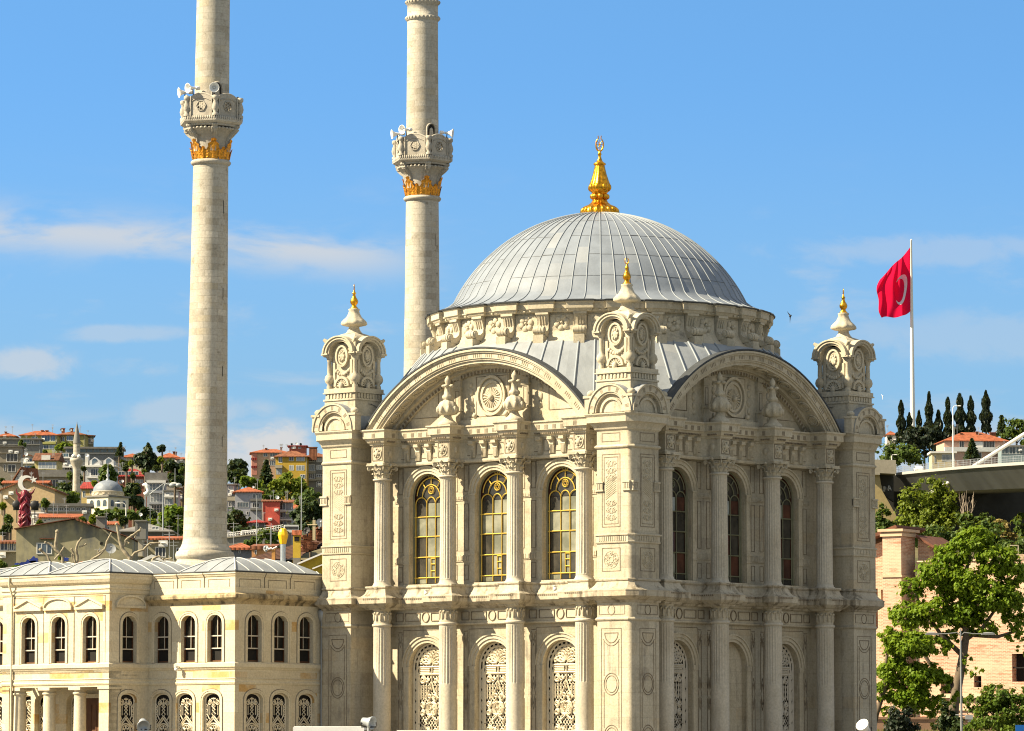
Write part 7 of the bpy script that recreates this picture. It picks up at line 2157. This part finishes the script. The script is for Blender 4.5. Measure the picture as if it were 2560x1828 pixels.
b=MB(); b.xprism([q(1120,1700),q(1420,1700),q(1420,1345),q(1130,1470)],0,4); b.build('wall',wallm_((0.38,0.28,0.035),0.15),t)
b=MB(); b.xprism([q(1125,1475),q(1420,1350),q(1420,1335),q(1120,1460)],-0.25,4); b.xprism([q(1275,1520),q(1420,1460),q(1420,1450),q(1270,1508)],-0.2,0.0); b.build('verge_board',M['white'],t)

tree('tree','low dark hedge of trees along the hill road railing',Q,912,[(680,1125,80,26),(800,1132,80,22),(960,1118,90,28),(1100,1105,90,38),(1240,1105,95,45),(1350,1110,60,50),(560,1135,80,30)],'leaf_dark',4200,0.36)
tree('tree','scrubby green slope trees under the hill road wall',Q,560,[(720,1225,60,40),(650,1260,60,30),(900,1280,50,40)],'leaf_mid',1400,0.26)
# ================================================================== right side: flag, hill, villa, bridge
def FL(x,y): return (x/2.136+2120,y/2.136+580)
YFp=1250; fb=at(*FL(345,975),YFp); ft=at(*FL(337,48),YFp); H=ft[2]-fb[2]; s=mpp(YFp)/2.136
t=thing('flagpole','very tall white tapering flagpole on the hilltop','flagpole',fb,0)
b=MB(); b.lathe([(0.75,-8),(0.72,0),(0.5,H*0.5),(0.24,H),(0.32,H+0.1),(0.2,H+0.5),(0.0,H+0.6)],16); b.build('pole',M['white'],t)
def flag_pt(u_,v_):
    # u from the hoist to the fly, v from top to bottom; the cloth sags and folds
    top=(333-160*u_**0.9, 80+165*u_**0.85); bot=(335-150*u_, 418+70*u_**1.6+28*sin(u_*5.0))
    x=top[0]*(1-v_)+bot[0]*v_; y=top[1]*(1-v_)+bot[1]*v_
    x+=-22*sin(pi*v_)*u_+7*sin(9*v_+3*u_)*u_; y+=5*sin(8*u_+2*v_)
    dep=2.2*sin(7.5*u_+2.2*v_)*min(1,u_*3)+1.0*sin(13*u_-5*v_)*min(1,u_*3)
    p=at(*FL(x,y),YFp); return (p[0]-fb[0],dep,p[2]-fb[2])
NU,NV=60,80; b=MB(); vs=[flag_pt(i/NU,j/NV) for j in range(NV+1) for i in range(NU+1)]
b.add(vs,[(j*(NU+1)+i,j*(NU+1)+i+1,(j+1)*(NU+1)+i+1,(j+1)*(NU+1)+i) for j in range(NV) for i in range(NU)],0,True)
mt,t2=newmat('red_flag_cloth'); dd=t2.n('ShaderNodeBsdfDiffuse'); t2.set(dd,'Color',(0.66,0.010,0.06,1)); tr=t2.n('ShaderNodeBsdfTranslucent'); t2.set(tr,'Color',(0.70,0.012,0.06,1)); mx=t2.n('ShaderNodeMixShader'); t2.set(mx,0,0.5); t2.t.links.new(dd.outputs[0],mx.inputs[1]); t2.t.links.new(tr.outputs[0],mx.inputs[2]); oo=t2.n('ShaderNodeOutputMaterial'); t2.t.links.new(mx.outputs[0],oo.inputs[0])
fl=b.build('flag',mt,t)
b=MB(); n=30; out=[];inn=[]
cu,cv=0.29,0.55; au,av=0.20,0.25
for i in range(n+1):
    a=R(40)+(R(320)-R(40))*i/n; out.append((cu+au*cos(a)-0.22*av*sin(a),cv-av*sin(a)))
    a2=R(52)+(R(308)-R(52))*i/n; inn.append((cu+0.04+au*0.80*cos(a2)-0.22*av*0.80*sin(a2),cv-av*0.80*sin(a2)))
for i in range(n):
    for off in (-0.06,0.06):
        q=[out[i],out[i+1],inn[i+1],inn[i]]; b.add([(lambda p_:(p_[0],p_[1]+off,p_[2]))(flag_pt(*w__)) for w__ in q],[(0,1,2,3)],0,True)
b.build('crescent',plain('flag_white',(0.62,0.55,0.62),0.8,0.05),fl)
# cypresses
for i,(x,yt,yf,hw,lab) in enumerate(((358,100,292,21,'leftmost tall cypress, left of the flagpole'),(396,158,292,17,'short dark cypress just left of the flagpole foot'),(440,148,300,16,'thin cypress just right of the flagpole foot'),
    (487,60,300,22,'tallest slender cypress right of the flagpole'),(530,145,300,22,'lower dark cypress between taller ones'),(574,86,290,21,'cypress behind the bridge lamp post'),(630,68,270,27,'broad cypress right of the bridge lamp post'),(680,80,250,22,'cypress above the villa roof ridge'),(750,55,240,27,'rightmost tall cypress above the villa'))):
    conifer('cypress',lab,G,1230,x,yt,yf,hw*1.25,'leaf_cypress',2200,'cypresses on the hilltop',True,0.55)
conifer('conifer','ragged dark pine right of the cypresses',G,1240,822,165,255,32,'leaf_pine',500,size=0.6)
tree('tree','dark trees filling the gaps below the cypresses',G,1225,[(420,260,70,50),(500,250,80,50),(330,270,30,30),(610,250,60,40),(460,310,90,40)],'leaf_cypress',5200,0.6)
tree('tree','round green tree on the right ridge',G,1200,[(890,225,50,60),(850,250,40,40),(930,260,40,50)],'leaf_mid',2200,0.55)
tree('tree','wide green tree crowns left of the bridge end',G,1120,[(350,335,80,45),(290,350,55,35),(420,350,60,40),(250,320,20,25)],'leaf_mid',2800,0.5)
house('house','tiny white house with orange roof behind the cypresses',G,1260,(290,252,334,300),(0.6,0.55,0.5),('hip',232),wins=((300,262,310,285,0),),depth=6,over=0.4,group='houses on the right ridge')
t,_=house('villa','pink and cream villa with low orange roof above the bridge railing',G,1150,(556,280,852,392),(0.52,0.34,0.26),('hip',234,'tile'),
  wins=((626,280,648,312,1,0,'pane_dark'),(738,268+12,792,312,3,0,'pane_dark'),(690,335,730,375,1,0,'pane_dark')),bands=((556,312,852,332,0.8,'frame_white'),(690,285,735,330,0.3,'frame_white')),chim=((645,240,655,262),(718,232,732,258),(785,235,812,258)),yaw=R(5),cat='villa',group='houses on the right ridge',depth=12)
house('house','low cream annex with wide glazing left of the pink villa',G,1130,(500,338,606,395),(0.50,0.43,0.27),('flat',330,'frame_white'),wins=((545,345,603,375,2),(510,350,518,385,0)),depth=8,group='houses on the right ridge')
house('house','flat teal glazed pavilion at the right picture edge',G,1140,(820,308,960,345),(0.2,0.26,0.28),('flat',302,'roofgrey'),wins=tuple((822+i*34,310,822+i*34+30,343,1,0,'pane_teal') for i in range(4)),depth=8,group='houses on the right ridge')
conifer('conifer','small dark spruce in front of the villa',G,1120,685,272,360,40,'leaf_pine',700,size=0.55)
# bridge
A0=at(*G(322,430),1060); A1=at(*G(1150,365),800)
dx,dy,dz=A1[0]-A0[0],A1[1]-A0[1],A1[2]-A0[2]; LB_=sqrt(dx*dx+dy*dy); ub=(dx/LB_,dy/LB_)
br_=thing('bridge','long grey suspension bridge deck with railing and thick white cable','bridge',A0,atan2(ub[1],ub[0]))
def slope(b):
    b.v=[(x,y,z+dz*x/LB_+0.3*sin(pi*min(1,max(0,x/LB_)))) for x,y,z in b.v]; return b
NSG=14; pth=[(LB_*i/NSG,0) for i in range(NSG+1)]
b=MB(); b.sweep(pth,[(0,-0.62),(0,0.0),(-28,0.0),(-28,-0.9),(-3,-0.9),(0,-0.62)]); slope(b).build('deck',plaster('bridge_fascia',(0.36,0.355,0.33),k=0.35),br_)
b=MB(); b.sweep(pth,[(-0.3,-0.66),(-4,-5.2),(-23,-5.2),(-27.5,-0.9)]); slope(b).build('girder',plain('girder_grey',(0.055,0.058,0.058),0.6,0.25,0.1),br_)
b=MB()
for i in range(130):
    x=LB_*i/130; b.tube([(x,-0.0,0),(x,0.0,1.35)],0.06 if i%5==0 else 0.025,4)
for z in (0.35,0.75,1.30): b.tube([(LB_*i/40,0,z) for i in range(41)],0.035,4)
slope(b).build('railing',M['greym'],br_)
pc=[at(*G(455,545),1012),at(*G(560,485),985),at(*G(740,368),950),at(*G(1100,140),900)]
ca,sa=ub
def tobr(p): X,Y,Z_=p[0]-A0[0],p[1]-A0[1],p[2]-A0[2]; return (X*ca+Y*sa,-X*sa+Y*ca,Z_)
b=MB(); b.tube([tobr(p) for p in pc],0.42,10); b.build('cable',plain('cable_white',(0.55,0.55,0.53),0.5,0.1),br_)
for i,(x,y,m,lab) in enumerate(((440,404,'white','white car on the bridge left of the villa annex'),(382,412,'greym','grey car at the left end of the bridge'),(655,376,'greym','large grey car in front of the pink villa'),(765,362,'blackm','dark car behind the bridge cable'),(890,352,'greym','grey car near the right edge of the bridge'),(610,384,'blackm','small dark car left of the large grey car'))):
    p=at(*G(x,y),1000); 
    # put the car on the deck near its outer lane
    xl=(p[0]-A0[0])/ub[0]; P=(A0[0]+ub[0]*xl-ub[1]*4.0,A0[1]+ub[1]*xl+ub[0]*4.0,A0[2]+dz*xl/LB_+0.3*sin(pi*min(1,max(0,xl/LB_))))
    vehicle('car',lab,'car',P,4.5 if i!=2 else 6.2,1.8,1.5 if i!=2 else 2.2,M[m],i==2,atan2(ub[1],ub[0])+(pi if i%2 else 0),'cars on the bridge')
lamp_post('lamp_post','tall bridge lamp post in front of the cypresses',G,1005,598,128,372,((24,8),),0.13,'white')
lamp_post('lamp_post','short lamp behind the concrete bridge block',G,1090,314,350,380,((10,4),),0.1,'white')
# abutment
ab=at(*G(280,640),1045); s=mpp(1045)/1.85
t=thing('bridge_abutment','tan concrete bridge block and leaning pier with white graffiti scrawl','abutment',ab,0)
q=lambda x,y:((x-280)*s,(640-y)*s)
b=MB(); b.xprism([q(190,440),q(258,440),q(258,432),q(332,436),q(332,372),q(190,368)][::-1],-1.5,10); b.build('block',M['concrete'],t)
b=MB(); b.xprism([q(190,700),q(350,660),q(330,620),q(270,512),q(258,440),q(190,440)],0,9); b.build('pier',plaster('tan_concrete',(0.36,0.29,0.15),k=0.25),t)
b=MB(); b.xprism([q(255,700),q(1150,760),q(1150,400),q(330,420),q(255,440)],12,14); b.build('back_wall',plain('underdeck_shade_concrete',(0.035,0.036,0.034),0.9,0.3,0.2),t)  # added wall; under-deck shade painted as dark colour, here and on the panel
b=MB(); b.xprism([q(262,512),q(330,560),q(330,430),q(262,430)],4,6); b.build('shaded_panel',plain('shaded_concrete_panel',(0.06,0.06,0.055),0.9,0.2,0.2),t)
b=MB()
for st in ([(262,508),(264,486),(268,500),(273,484),(275,508)],[(280,508),(281,488)],[(286,508),(286,486)],[(290,488),(294,506),(298,490),(302,506),(307,484)],[(306,508),(312,482),(318,506)],[(309,498),(316,497)],[(262,509),(290,510)]):
    b.tube([(q(x,y)[0],3.9,q(x,y)[1]) for x,y in st],0.13,4)
b.build('graffiti',M['white'],t)
# slope below the bridge
tree('tree','yellow-green tree mass below the bridge deck',G,960,[(490,500,90,55),(560,560,80,70),(430,560,90,70),(480,650,130,80),(395,640,70,70),(570,680,90,60),(530,620,90,60)],'leaf_olive',11000,0.42,tr=0.4,subs=34,sr=(0.10,0.45))
tree('tree','dark green bush beside the mosque tower below the pier',G,930,[(272,635,42,60),(245,670,40,60),(300,680,40,40)],'leaf_mid',2200,0.45)
tree('tree','grey green shrub under the bridge',G,940,[(735,650,50,42),(690,690,70,50),(650,640,50,50)],'leaf_mid',2600,0.45)
tree('tree','rounded tree at the right edge under the bridge',G,930,[(905,660,36,70),(930,720,50,60)],'leaf_mid',1600,0.45)
tree('shrub','tall dry straw coloured reeds on the slope',G,925,[(810,700,55,55),(850,740,60,40),(770,730,40,30)],'straw',1800,0.5,trunk=False,cat='reeds') if False else None
M['straw']=leafmat('straw',(0.22,0.17,0.06),(0.36,0.28,0.11),0.3)
tree('reeds','tall dry straw coloured reeds on the slope',G,925,[(810,700,55,55),(850,740,60,40),(770,740,40,30)],'straw',2200,0.45,trunk=False,cat='reeds',group='plants on the slope')
tree('shrub','green undergrowth above the brick ruin wall',G,600,[(480,770,60,35),(560,745,70,40),(640,730,70,45),(740,750,80,50),(850,770,90,45),(930,760,60,45),(780,690,60,40),(260,690,50,40),(350,705,50,30),(420,712,55,34),(500,715,55,36),(570,700,50,30)],'leaf_mid',8500,0.28,trunk=False,cat='shrub',group='plants on the slope')
b0=at(*G(660,640),955); t=thing('bare_shrub','leafless grey shrub with upright twigs beneath the bridge','shrub',b0,0,'plants on the slope'); b=MB(); rb=random.Random(21); s=mpp(955)/1.85
for k in range(26):
    x=rb.uniform(-35,45); h=rb.uniform(70,130); b.tube([(x*s*0.4,0,0),(x*s*0.8,rb.uniform(-1,1),h*s*0.5),((x+rb.uniform(-18,18))*s,0,h*s)],[0.16,0.11,0.04],4)
b.build('twig',plain('grey_twig',(0.24,0.20,0.16),0.9,0.2),t)
# ---- brick ruin
mt,t2=newmat('old_pink_brick'); co=t2.n('ShaderNodeTexCoord').outputs['Object']; x_,y_,z_=t2.sep(co)
bk=t2.n('ShaderNodeTexBrick'); t2.set(bk,'Vector',t2.comb(t2.m('ADD',x_,y_),z_,0.0)); t2.set(bk,'Color1',(0.36,0.165,0.105,1)); t2.set(bk,'Color2',(0.53,0.32,0.225,1)); t2.set(bk,'Mortar',(0.55,0.44,0.33,1)); t2.set(bk,'Scale',1.0); t2.set(bk,'Brick Width',0.25); t2.set(bk,'Row Height',0.078); t2.set(bk,'Mortar Size',0.013)
n1_=t2.noise(co,0.35,6.0,0.65); n2_=t2.noise(t2.vm('MULTIPLY',co,(1,1,3)),0.9,6.0,0.7)
c_=t2.mix(t2.m('MULTIPLY',t2.ramp(n1_,0.45,0.62),0.75),bk.outputs[0],(0.54,0.41,0.29)); c_=t2.mix(t2.m('MULTIPLY',t2.ramp(n2_,0.52,0.70),0.85),c_,(0.30,0.16,0.10))
finish(t2,c_,0.9,bk.outputs[1],0.4,0.02,spec=0.1); M['brick']=mt
def holed(b,x0,x1,z0,z1,y,th,holes,m=0):
    xs=sorted({x0,x1,*[h[0] for h in holes],*[h[2] for h in holes]}); zs=sorted({z0,z1,*[h[1] for h in holes],*[h[3] for h in holes]})
    for i in range(len(xs)-1):
        for j in range(len(zs)-1):
            cx_,cz_=(xs[i]+xs[i+1])/2,(zs[j]+zs[j+1])/2
            if any(h[0]<cx_<h[2] and h[1]<cz_<h[3] for h in holes): continue
            for yy in (y,y+th): b.add([(xs[i],yy,zs[j]),(xs[i+1],yy,zs[j]),(xs[i+1],yy,zs[j+1]),(xs[i],yy,zs[j+1])],[(0,1,2,3)],m)
    for h in holes:
        v=[(h[0],h[1]),(h[2],h[1]),(h[2],h[3]),(h[0],h[3])]
        for k in range(4):
            a,c=v[k],v[(k+1)%4]; b.add([(a[0],y,a[1]),(a[0],y+th,a[1]),(c[0],y+th,c[1]),(c[0],y,c[1])],[(0,1,2,3)],m)
    b.add([(x0,y,z1),(x1,y,z1),(x1,y+th,z1),(x0,y+th,z1)],[(0,1,2,3)],m)
    for x in (x0,x1): b.add([(x,y,z0),(x,y+th,z0),(x,y+th,z1),(x,y,z1)],[(0,1,2,3)],m)
YR=232; yr=R(-30); rb0=at(*G(600,1640),YR); s=mpp(YR)/1.85
t=thing('brick_ruin','roofless pink brick ruin with a tall capped pier and empty windows','ruin',rb0,yr)
u=lambda x:(x-600)*s/cos(yr)
z=lambda y:(1640-y)*s
b=MB()
holed(b,u(440),u(1100),z(1720),z(842),0,0.8,[(u(855),z(1400),u(912),z(1272)),(u(690),z(1424),u(722),z(1372)),(u(545),z(1452),u(612),z(1388)),(u(1000),z(1400),u(1060),z(1272)),(u(860),z(1068),u(905),z(1000))])
holed(b,u(180),u(302),z(1720),z(852),0.25,0.8,[(u(240),z(1145),u(262),z(960)),(u(276),z(1040),u(298),z(965))])
b.build('wall',mt,t)
b=MB(); b.add([(u(840),-0.05,z(842)),(u(1100),-0.05,z(842)),(u(1100),-0.05,z(815)),(u(842),-0.05,z(820))],[(0,1,2,3)]); b.box(u(842),u(1100),-0.05,0.85,z(842),z(818)); b.box(u(440),u(842),-0.08,0.88,z(842),z(836)); b.box(u(440),u(1100),-0.25,0.0,z(1472),z(1455)); b.box(u(440),u(1100),-0.12,0.0,z(1530),z(1520)); b.build('coping',wallm_((0.55,0.42,0.30)),t)
b=MB(); px0,px1=u(318),u(400); b.box(px0,px1,-0.7,1.1,z(1720),z(722)); b.build('pier',mt,t)
b=MB(); b.box(px0-0.10,px1+0.10,-0.80,1.2,z(722),z(708)); b.box(px0-0.2,px1+0.2,-0.90,1.3,z(700),z(688)); b.box(px0-0.04,px1+0.04,-0.74,1.14,z(708),z(700)); b.box(px0-0.07,px1+0.07,-0.77,1.17,z(912),z(902)); b.build('pier_cap',wallm_((0.50,0.37,0.25)),t)
b=MB(); b.xprism([(u(180),z(870)),(u(302),z(870)),(u(302),z(720)),(u(180),z(770))],0.9,1.6); b.xprism([(u(420),z(1000)),(u(470),z(1000)),(u(470),z(762)),(u(420),z(725))],0.9,1.6); b.xprism([(u(424),z(850)),(u(560),z(850)),(u(560),z(800)),(u(470),z(770)),(u(424),z(722))],2.0,2.5); b.build('gable_wall',mt,t)
b=MB(); b.xprism([(u(180),z(742)),(u(180),z(730)),(u(345),z(664)),(u(352),z(676)),(u(300),z(702))],0.2,4); b.xprism([(u(424),z(712)),(u(505),z(766)),(u(500),z(776)),(u(424),z(724))],0.5,4); b.xprism([(u(440),z(800)),(u(530),z(800)),(u(530),z(792)),(u(440),z(792))],1.5,4); b.build('roof_slab',M['rust'],t)
b=MB(); b.box(u(440),u(1100),6,6.5,z(1720),z(870)); b.build('rear_wall',mt,t)
for (x0,x1,y0,y1) in ((855,912,1272,1400),(690,722,1372,1424),(545,612,1388,1452)):
    b=MB(); b.box(u(x0)+0.05,u(x1)-0.02,0.5,0.62,z(y1),z(y0)); b.box(u(x0),u(x1),0.1,0.2,z((y0+y1)/2)-0.03,z((y0+y1)/2)+0.03); b.build('window',M['dark'],t)
p=at(*G(875,815),YR+1); s3=mpp(YR)/1.85; b=MB()
for x in (-24,24): b.box((x-2)*s3,(x+2)*s3,0,0.06,-4*s3,52*s3)
for zz in (8,28,50): b.box(-24*s3,24*s3,0.0,0.05,(zz-2)*s3,(zz+2)*s3)
tag(b.build('rail_frame',wallm_((0.55,0.50,0.36),0.1),None,p),'pale ladder like frame standing on the brick wall top','frame')
# ---- plane trees, lamp, shrubs
M['leaf_bush']=leafmat('leaf_bush',(0.055,0.11,0.012),(0.12,0.18,0.02),0.35)
TB=[(690,735,95,62),(600,815,90,70),(785,830,110,75),(870,895,85,75),(520,895,95,70),(415,965,70,60),(640,955,130,85),(790,1000,115,75),(880,1080,75,85),(385,1090,100,70),(500,1080,95,72),(650,1080,115,60),(735,1150,90,40),(520,1220,80,60),(600,1180,60,40),(880,1180,60,40),(660,1300,40,30),(700,1345,55,22),(920,1250,40,30),(610,1090,90,50)]
tree('plane_tree','large fresh green plane tree in front of the brick ruin',G,196,TB,'leaf_plane',60000,0.088,'plane trees by the ruin',trunk=False,shell=-1,subs=60,sr=(0.08,0.36))
tp=[o for o in scene.collection.objects if o.name.startswith('plane_tree')][-1]
b=MB(); s=mpp(196)/1.85; bx0,bz0=0,0
gxm=sum(q_[0] for q_ in TB)/len(TB); gym=max(q_[1]+q_[3] for q_ in TB); f=lambda x,y,o=0:((x-gxm)*s,o,(gym-y)*s)
b.tube([f(590,1660),f(600,1500),f(640,1300),f(660,1180),f(640,1000),f(680,800),f(690,720)],[0.26,0.24,0.20,0.16,0.12,0.07,0.03],8)
for br in ([(660,1200),(730,1150),(800,1060),(860,960)],[(640,1270),(540,1180),(480,1080),(420,990)],[(650,1020),(560,930),(520,860)],[(650,960),(760,880),(800,810)],[(610,1450),(500,1330),(420,1200),(380,1090)],[(700,1180),(800,1190),(900,1160)]):
    b.tube([f(x,y,(-1)**i*0.3) for i,(x,y) in enumerate(br)],[0.12,0.09,0.06,0.03][:len(br)],6)
b.build('trunk',M['bark'],tp)
TA=[(300,1195,55,55),(400,1230,110,70),(330,1345,85,75),(445,1370,95,65),(278,1440,45,75),(400,1465,105,55),(470,1530,60,35),(520,1340,50,40),(300,1540,45,40),(560,1400,50,40),(540,1490,55,35),(620,1470,45,30)]
tree('plane_tree','lower green plane tree leaning beside the mosque corner',G,192,TA,'leaf_plane',32000,0.088,'plane trees by the ruin',trunk=False,shell=-1,subs=55,sr=(0.08,0.36))
tp=[o for o in scene.collection.objects if o.name.startswith('plane_tree')][-1]
b=MB(); gxm=sum(q_[0] for q_ in TA)/len(TA); gym=max(q_[1]+q_[3] for q_ in TA)
b.tube([f(215,1700),f(248,1545),f(282,1440),f(292,1320),f(310,1200)],[0.13,0.12,0.11,0.08,0.03],7); b.tube([f(284,1430),f(350,1380),f(430,1370)],[0.07,0.05,0.02],5); b.tube([f(292,1330),f(360,1270),f(420,1210)],[0.06,0.05,0.02],5)
b.build('trunk',M['bark'],tp)
tree('bush','dense rounded light green bush at the lower right edge',G,188,[(700,1490,55,55),(800,1465,95,60),(885,1510,75,85),(770,1560,105,60),(870,1600,80,50),(930,1470,50,50)],'leaf_bush',16000,0.075,'bushes by the ruin',shell=-1,tr=0.08,cat='bush',subs=40,sr=(0.10,0.34))
tree('bush','nearly black evergreen bush at the foot of the leaning plane tree',G,187,[(350,1560,75,50),(320,1610,70,50),(400,1620,60,40)],'leaf_cypress',4000,0.09,'bushes by the ruin',tr=0.08,cat='bush')
tree('bush','dark olive bush in front of the lamp post foot',G,186,[(580,1550,50,60),(600,1610,70,50),(540,1600,50,50)],'leaf_dark',4200,0.085,'bushes by the ruin',tr=0.08,cat='bush')
tree('bush','yellowish small bush right of the lamp post foot',G,185,[(690,1610,40,40),(850,1625,40,25)],'leaf_bright',1300,0.07,'bushes by the ruin',trunk=False,cat='bush')
p=at(*G(500,1625),200); b=MB(); b.box(-3.2,3.2,0,0.35,-1.5,0.55); b.box(-3.3,3.3,-0.05,0.4,0.55,0.66); tag(b.build('garden_wall',wallm_((0.30,0.19,0.13)),None,p),'low brown garden wall in the shade of the trees','garden wall')
b=MB(); rb=random.Random(31); vs=[];fs=[]
p=at(*G(470,1650),190)
for k in range(5000):
    x=rb.uniform(-7,7); y=rb.uniform(-3,6); h=rb.uniform(0.15,0.5); a=rb.uniform(0,pi); o=len(vs); vs+=[(x-0.03*cos(a),y-0.03*sin(a),0),(x+0.03*cos(a),y+0.03*sin(a),0),(x+rb.uniform(-.1,.1),y+rb.uniform(-.1,.1),h)]; fs.append((o,o+1,o+2))
b.add(vs,fs); g_=b.build('grass',M['leaf_bright'],None,(p[0],190,p[2]-0.1)); tag(g_,'bright green lawn strip under the trees',kind='stuff')
M['lampgrey']=plain('lamp_grey',(0.20,0.21,0.215),0.5,0.1)
lp=lamp_post('street_lamp','slim grey street lamp with two flat heads in front of the ruin',G,183,637,1150,1700,((-118,-24),(112,-24)),0.042,'lampgrey',False,'street lamps',0.62)
p=at(*G(672,1560),183); b=MB(); b.box(-0.16,0.14,-0.1,0.1,-0.09,0.09); b.tube([(0.0,0,0.05),(-0.3,0,0.08),(-0.58,0,0.1)],0.025,5); b.lathe([(0.06,-0.2),(0.07,-0.09)],10); tag(b.build('surveillance_camera',M['greym'],None,p),'grey camera on a bracket halfway up the street lamp','security camera')
p=at(2552,1821,182); b=MB(); b.box(-0.22,0.5,-0.03,0.03,-0.5,0.14); b.tube([(0.1,0.05,-3),(0.1,0.05,0.1)],0.04,6); tag(b.build('blue_sign',plain('blue_sign',(0.01,0.10,0.38),0.4,0.05),None,p),'small plain blue sign cut by the lower right corner','sign')
# ---- quay: canopies and floodlights at the bottom edge
def canopy(label,x0,x1,ypx,Y):
    a=at(x0,ypx,Y); c=at(x1,ypx,Y); t=thing('canopy',label,'canopy',(a[0],Y,0),0,'white canopies on the quay'); W=c[0]-a[0]; z_=a[2]
    b=MB(); b.box(0,W,0,3.0,z_-0.10,z_); b.box(-0.03,W+0.03,-0.04,0.04,z_-0.16,z_-0.02); b.build('roof',M['white'],t)
    b=MB(); b.box(0.05,W-0.05,0.05,2.95,z_-0.22,z_-0.165); b.build('roof_frame',M['greym'],t)
    for x in (0.1,W-0.1):
        for y in (0.1,2.9): b=MB(); b.tube([(x,y,0),(x,y,z_-0.2)],0.05,8); b.build('post',M['greym'],t)
    return t
canopy('short white canopy edge with a floodlight at its right end',735,908,1816,131); canopy('long thin white canopy edge below the sunlit mosque front',992,1492,1826,128)
def floodlight(label,px,py,Y,aim,mat='greym',sc=1.0):
    p=at(px,py,Y); t=thing('floodlight',label,'floodlight',(p[0],Y,0),0,'quay floodlights'); z_=p[2]
    b=MB(); b.tube([(0,0,0),(0,0,z_-0.12)],0.05,8); b.build('pole',M['greym'],t)
    b=MB(); b.lathe([(0.05,-0.26),(0.11,-0.22),(0.13,-0.05),(0.20,0.10),(0.205,0.14),(0.19,0.14),(0.12,0.02),(0.0,0.0)],18)
    b.v=[(x*sc,-z__*sc,y*sc) for x,y,z__ in b.v]; h=b.build('lamp_head',M[mat],t,(0,0,z_)); h.rotation_euler=aim
    b=MB(); b.tube([(-0.22*sc,0,0),(-0.22*sc,0,-0.14),(0.22*sc,0,-0.14),(0.22*sc,0,0)],0.02,5); b.build('yoke',M['blackm'],t,(0,0,z_))
floodlight('grey round floodlight at the end of the short canopy, aimed left',922,1806,130,(R(10),0,R(60)),'greym'); floodlight('floodlight with dark lens before the pavilion front',358,1812,129,(R(25),0,R(10)),'greym'); floodlight('white floodlight before the right mosque corner',2160,1818,131,(R(-35),0,R(-35)),'white')
# birds
for x,y,Y,sp,lab in ((1976,790,170,0.24,'dark swift flying to the right of the dome'),(2207,991,300,0.22,'tiny pale gull above the right mosque turret')):
    p=at(x,y,Y); b=MB(); b.ball((0,0,0),0.10*sp/0.3,0.04,0.04); b.add([(0.04,0,0),(-0.05,0,0),(-0.10,0.05,sp*1.0)],[(0,1,2)]); b.add([(0.04,0,0),(-0.05,0,0),(-0.16,-0.05,-sp*1.0)],[(0,1,2)])
    b.v=[(a*cos(0.9)-c*sin(0.9)*0.4,b_,a*0.4+c) for a,b_,c in b.v]; tag(b.build('bird',M['blackm'] if 'swift' in lab else M['white'],None,p),lab,'bird')
# ================================================================== ground
def ground_h(x,y):
    if y<240: return 0.0
    pts=((240,0),(330,0.5),(450,2),(620,9),(760,18),(900,34),(1050,56),(1180,72),(1320,80),(1500,78),(2600,50),(4000,0),(9000,0))
    h=0.0
    for (a,za),(b,zb) in zip(pts,pts[1:]):
        if a<=y<=b: h=za+(zb-za)*(y-a)/(b-a); break
    return h+1.5*sin(x*0.013)*sin(y*0.011)*min(1,(y-240)/400)
b=MB(); YS_=[118]+[118+i*12 for i in range(1,12)]+[255+i*30 for i in range(46)]+[1700,2000,2500,3200,4000,6000,9000]
XS_=[-4000,-2000,-1200]+[-700+i*35 for i in range(41)]+[1200,2000,4000]
v_=[(x,y,ground_h(x,y)) for y in YS_ for x in XS_]; n_=len(XS_)
b.add(v_,[(j*n_+i,j*n_+i+1,(j+1)*n_+i+1,(j+1)*n_+i) for j in range(len(YS_)-1) for i in range(n_-1)],0,True)
mt,t_=newmat('ground'); co_=t_.n('ShaderNodeTexCoord').outputs['Object']; gx_,gy_,gz_=t_.sep(co_)
nn=t_.noise(co_,0.05,8.0,0.65)
c1=t_.mix(t_.ramp(t_.noise(co_,0.4,6.0),0.3,0.7),(0.19,0.175,0.145),(0.14,0.13,0.11)); c2=t_.mix(t_.ramp(nn,0.35,0.65),(0.045,0.06,0.018),(0.13,0.11,0.06))
finish(t_,t_.mix(t_.ramp(gy_,225,250),c1,c2),0.9,nn,0.3,0.3)
tag(b.build('ground',mt),'paved quay rising into a green and built up hillside',kind='structure')
b=MB(); b.add([(-6000,-2000,-1.2),(6000,-2000,-1.2),(6000,118,-1.2),(-6000,118,-1.2)],[(0,1,2,3)]); b.add([(-4000,118,-1.2),(4000,118,-1.2),(4000,118,0),(-4000,118,0)],[(0,1,2,3)],1)
tag(b.build('water',[plain('sea_water',(0.03,0.07,0.08),0.12,0.2,0.3,0.0,0.6,0.4),M['concrete']]),'green blue water in front of the quay',kind='structure')
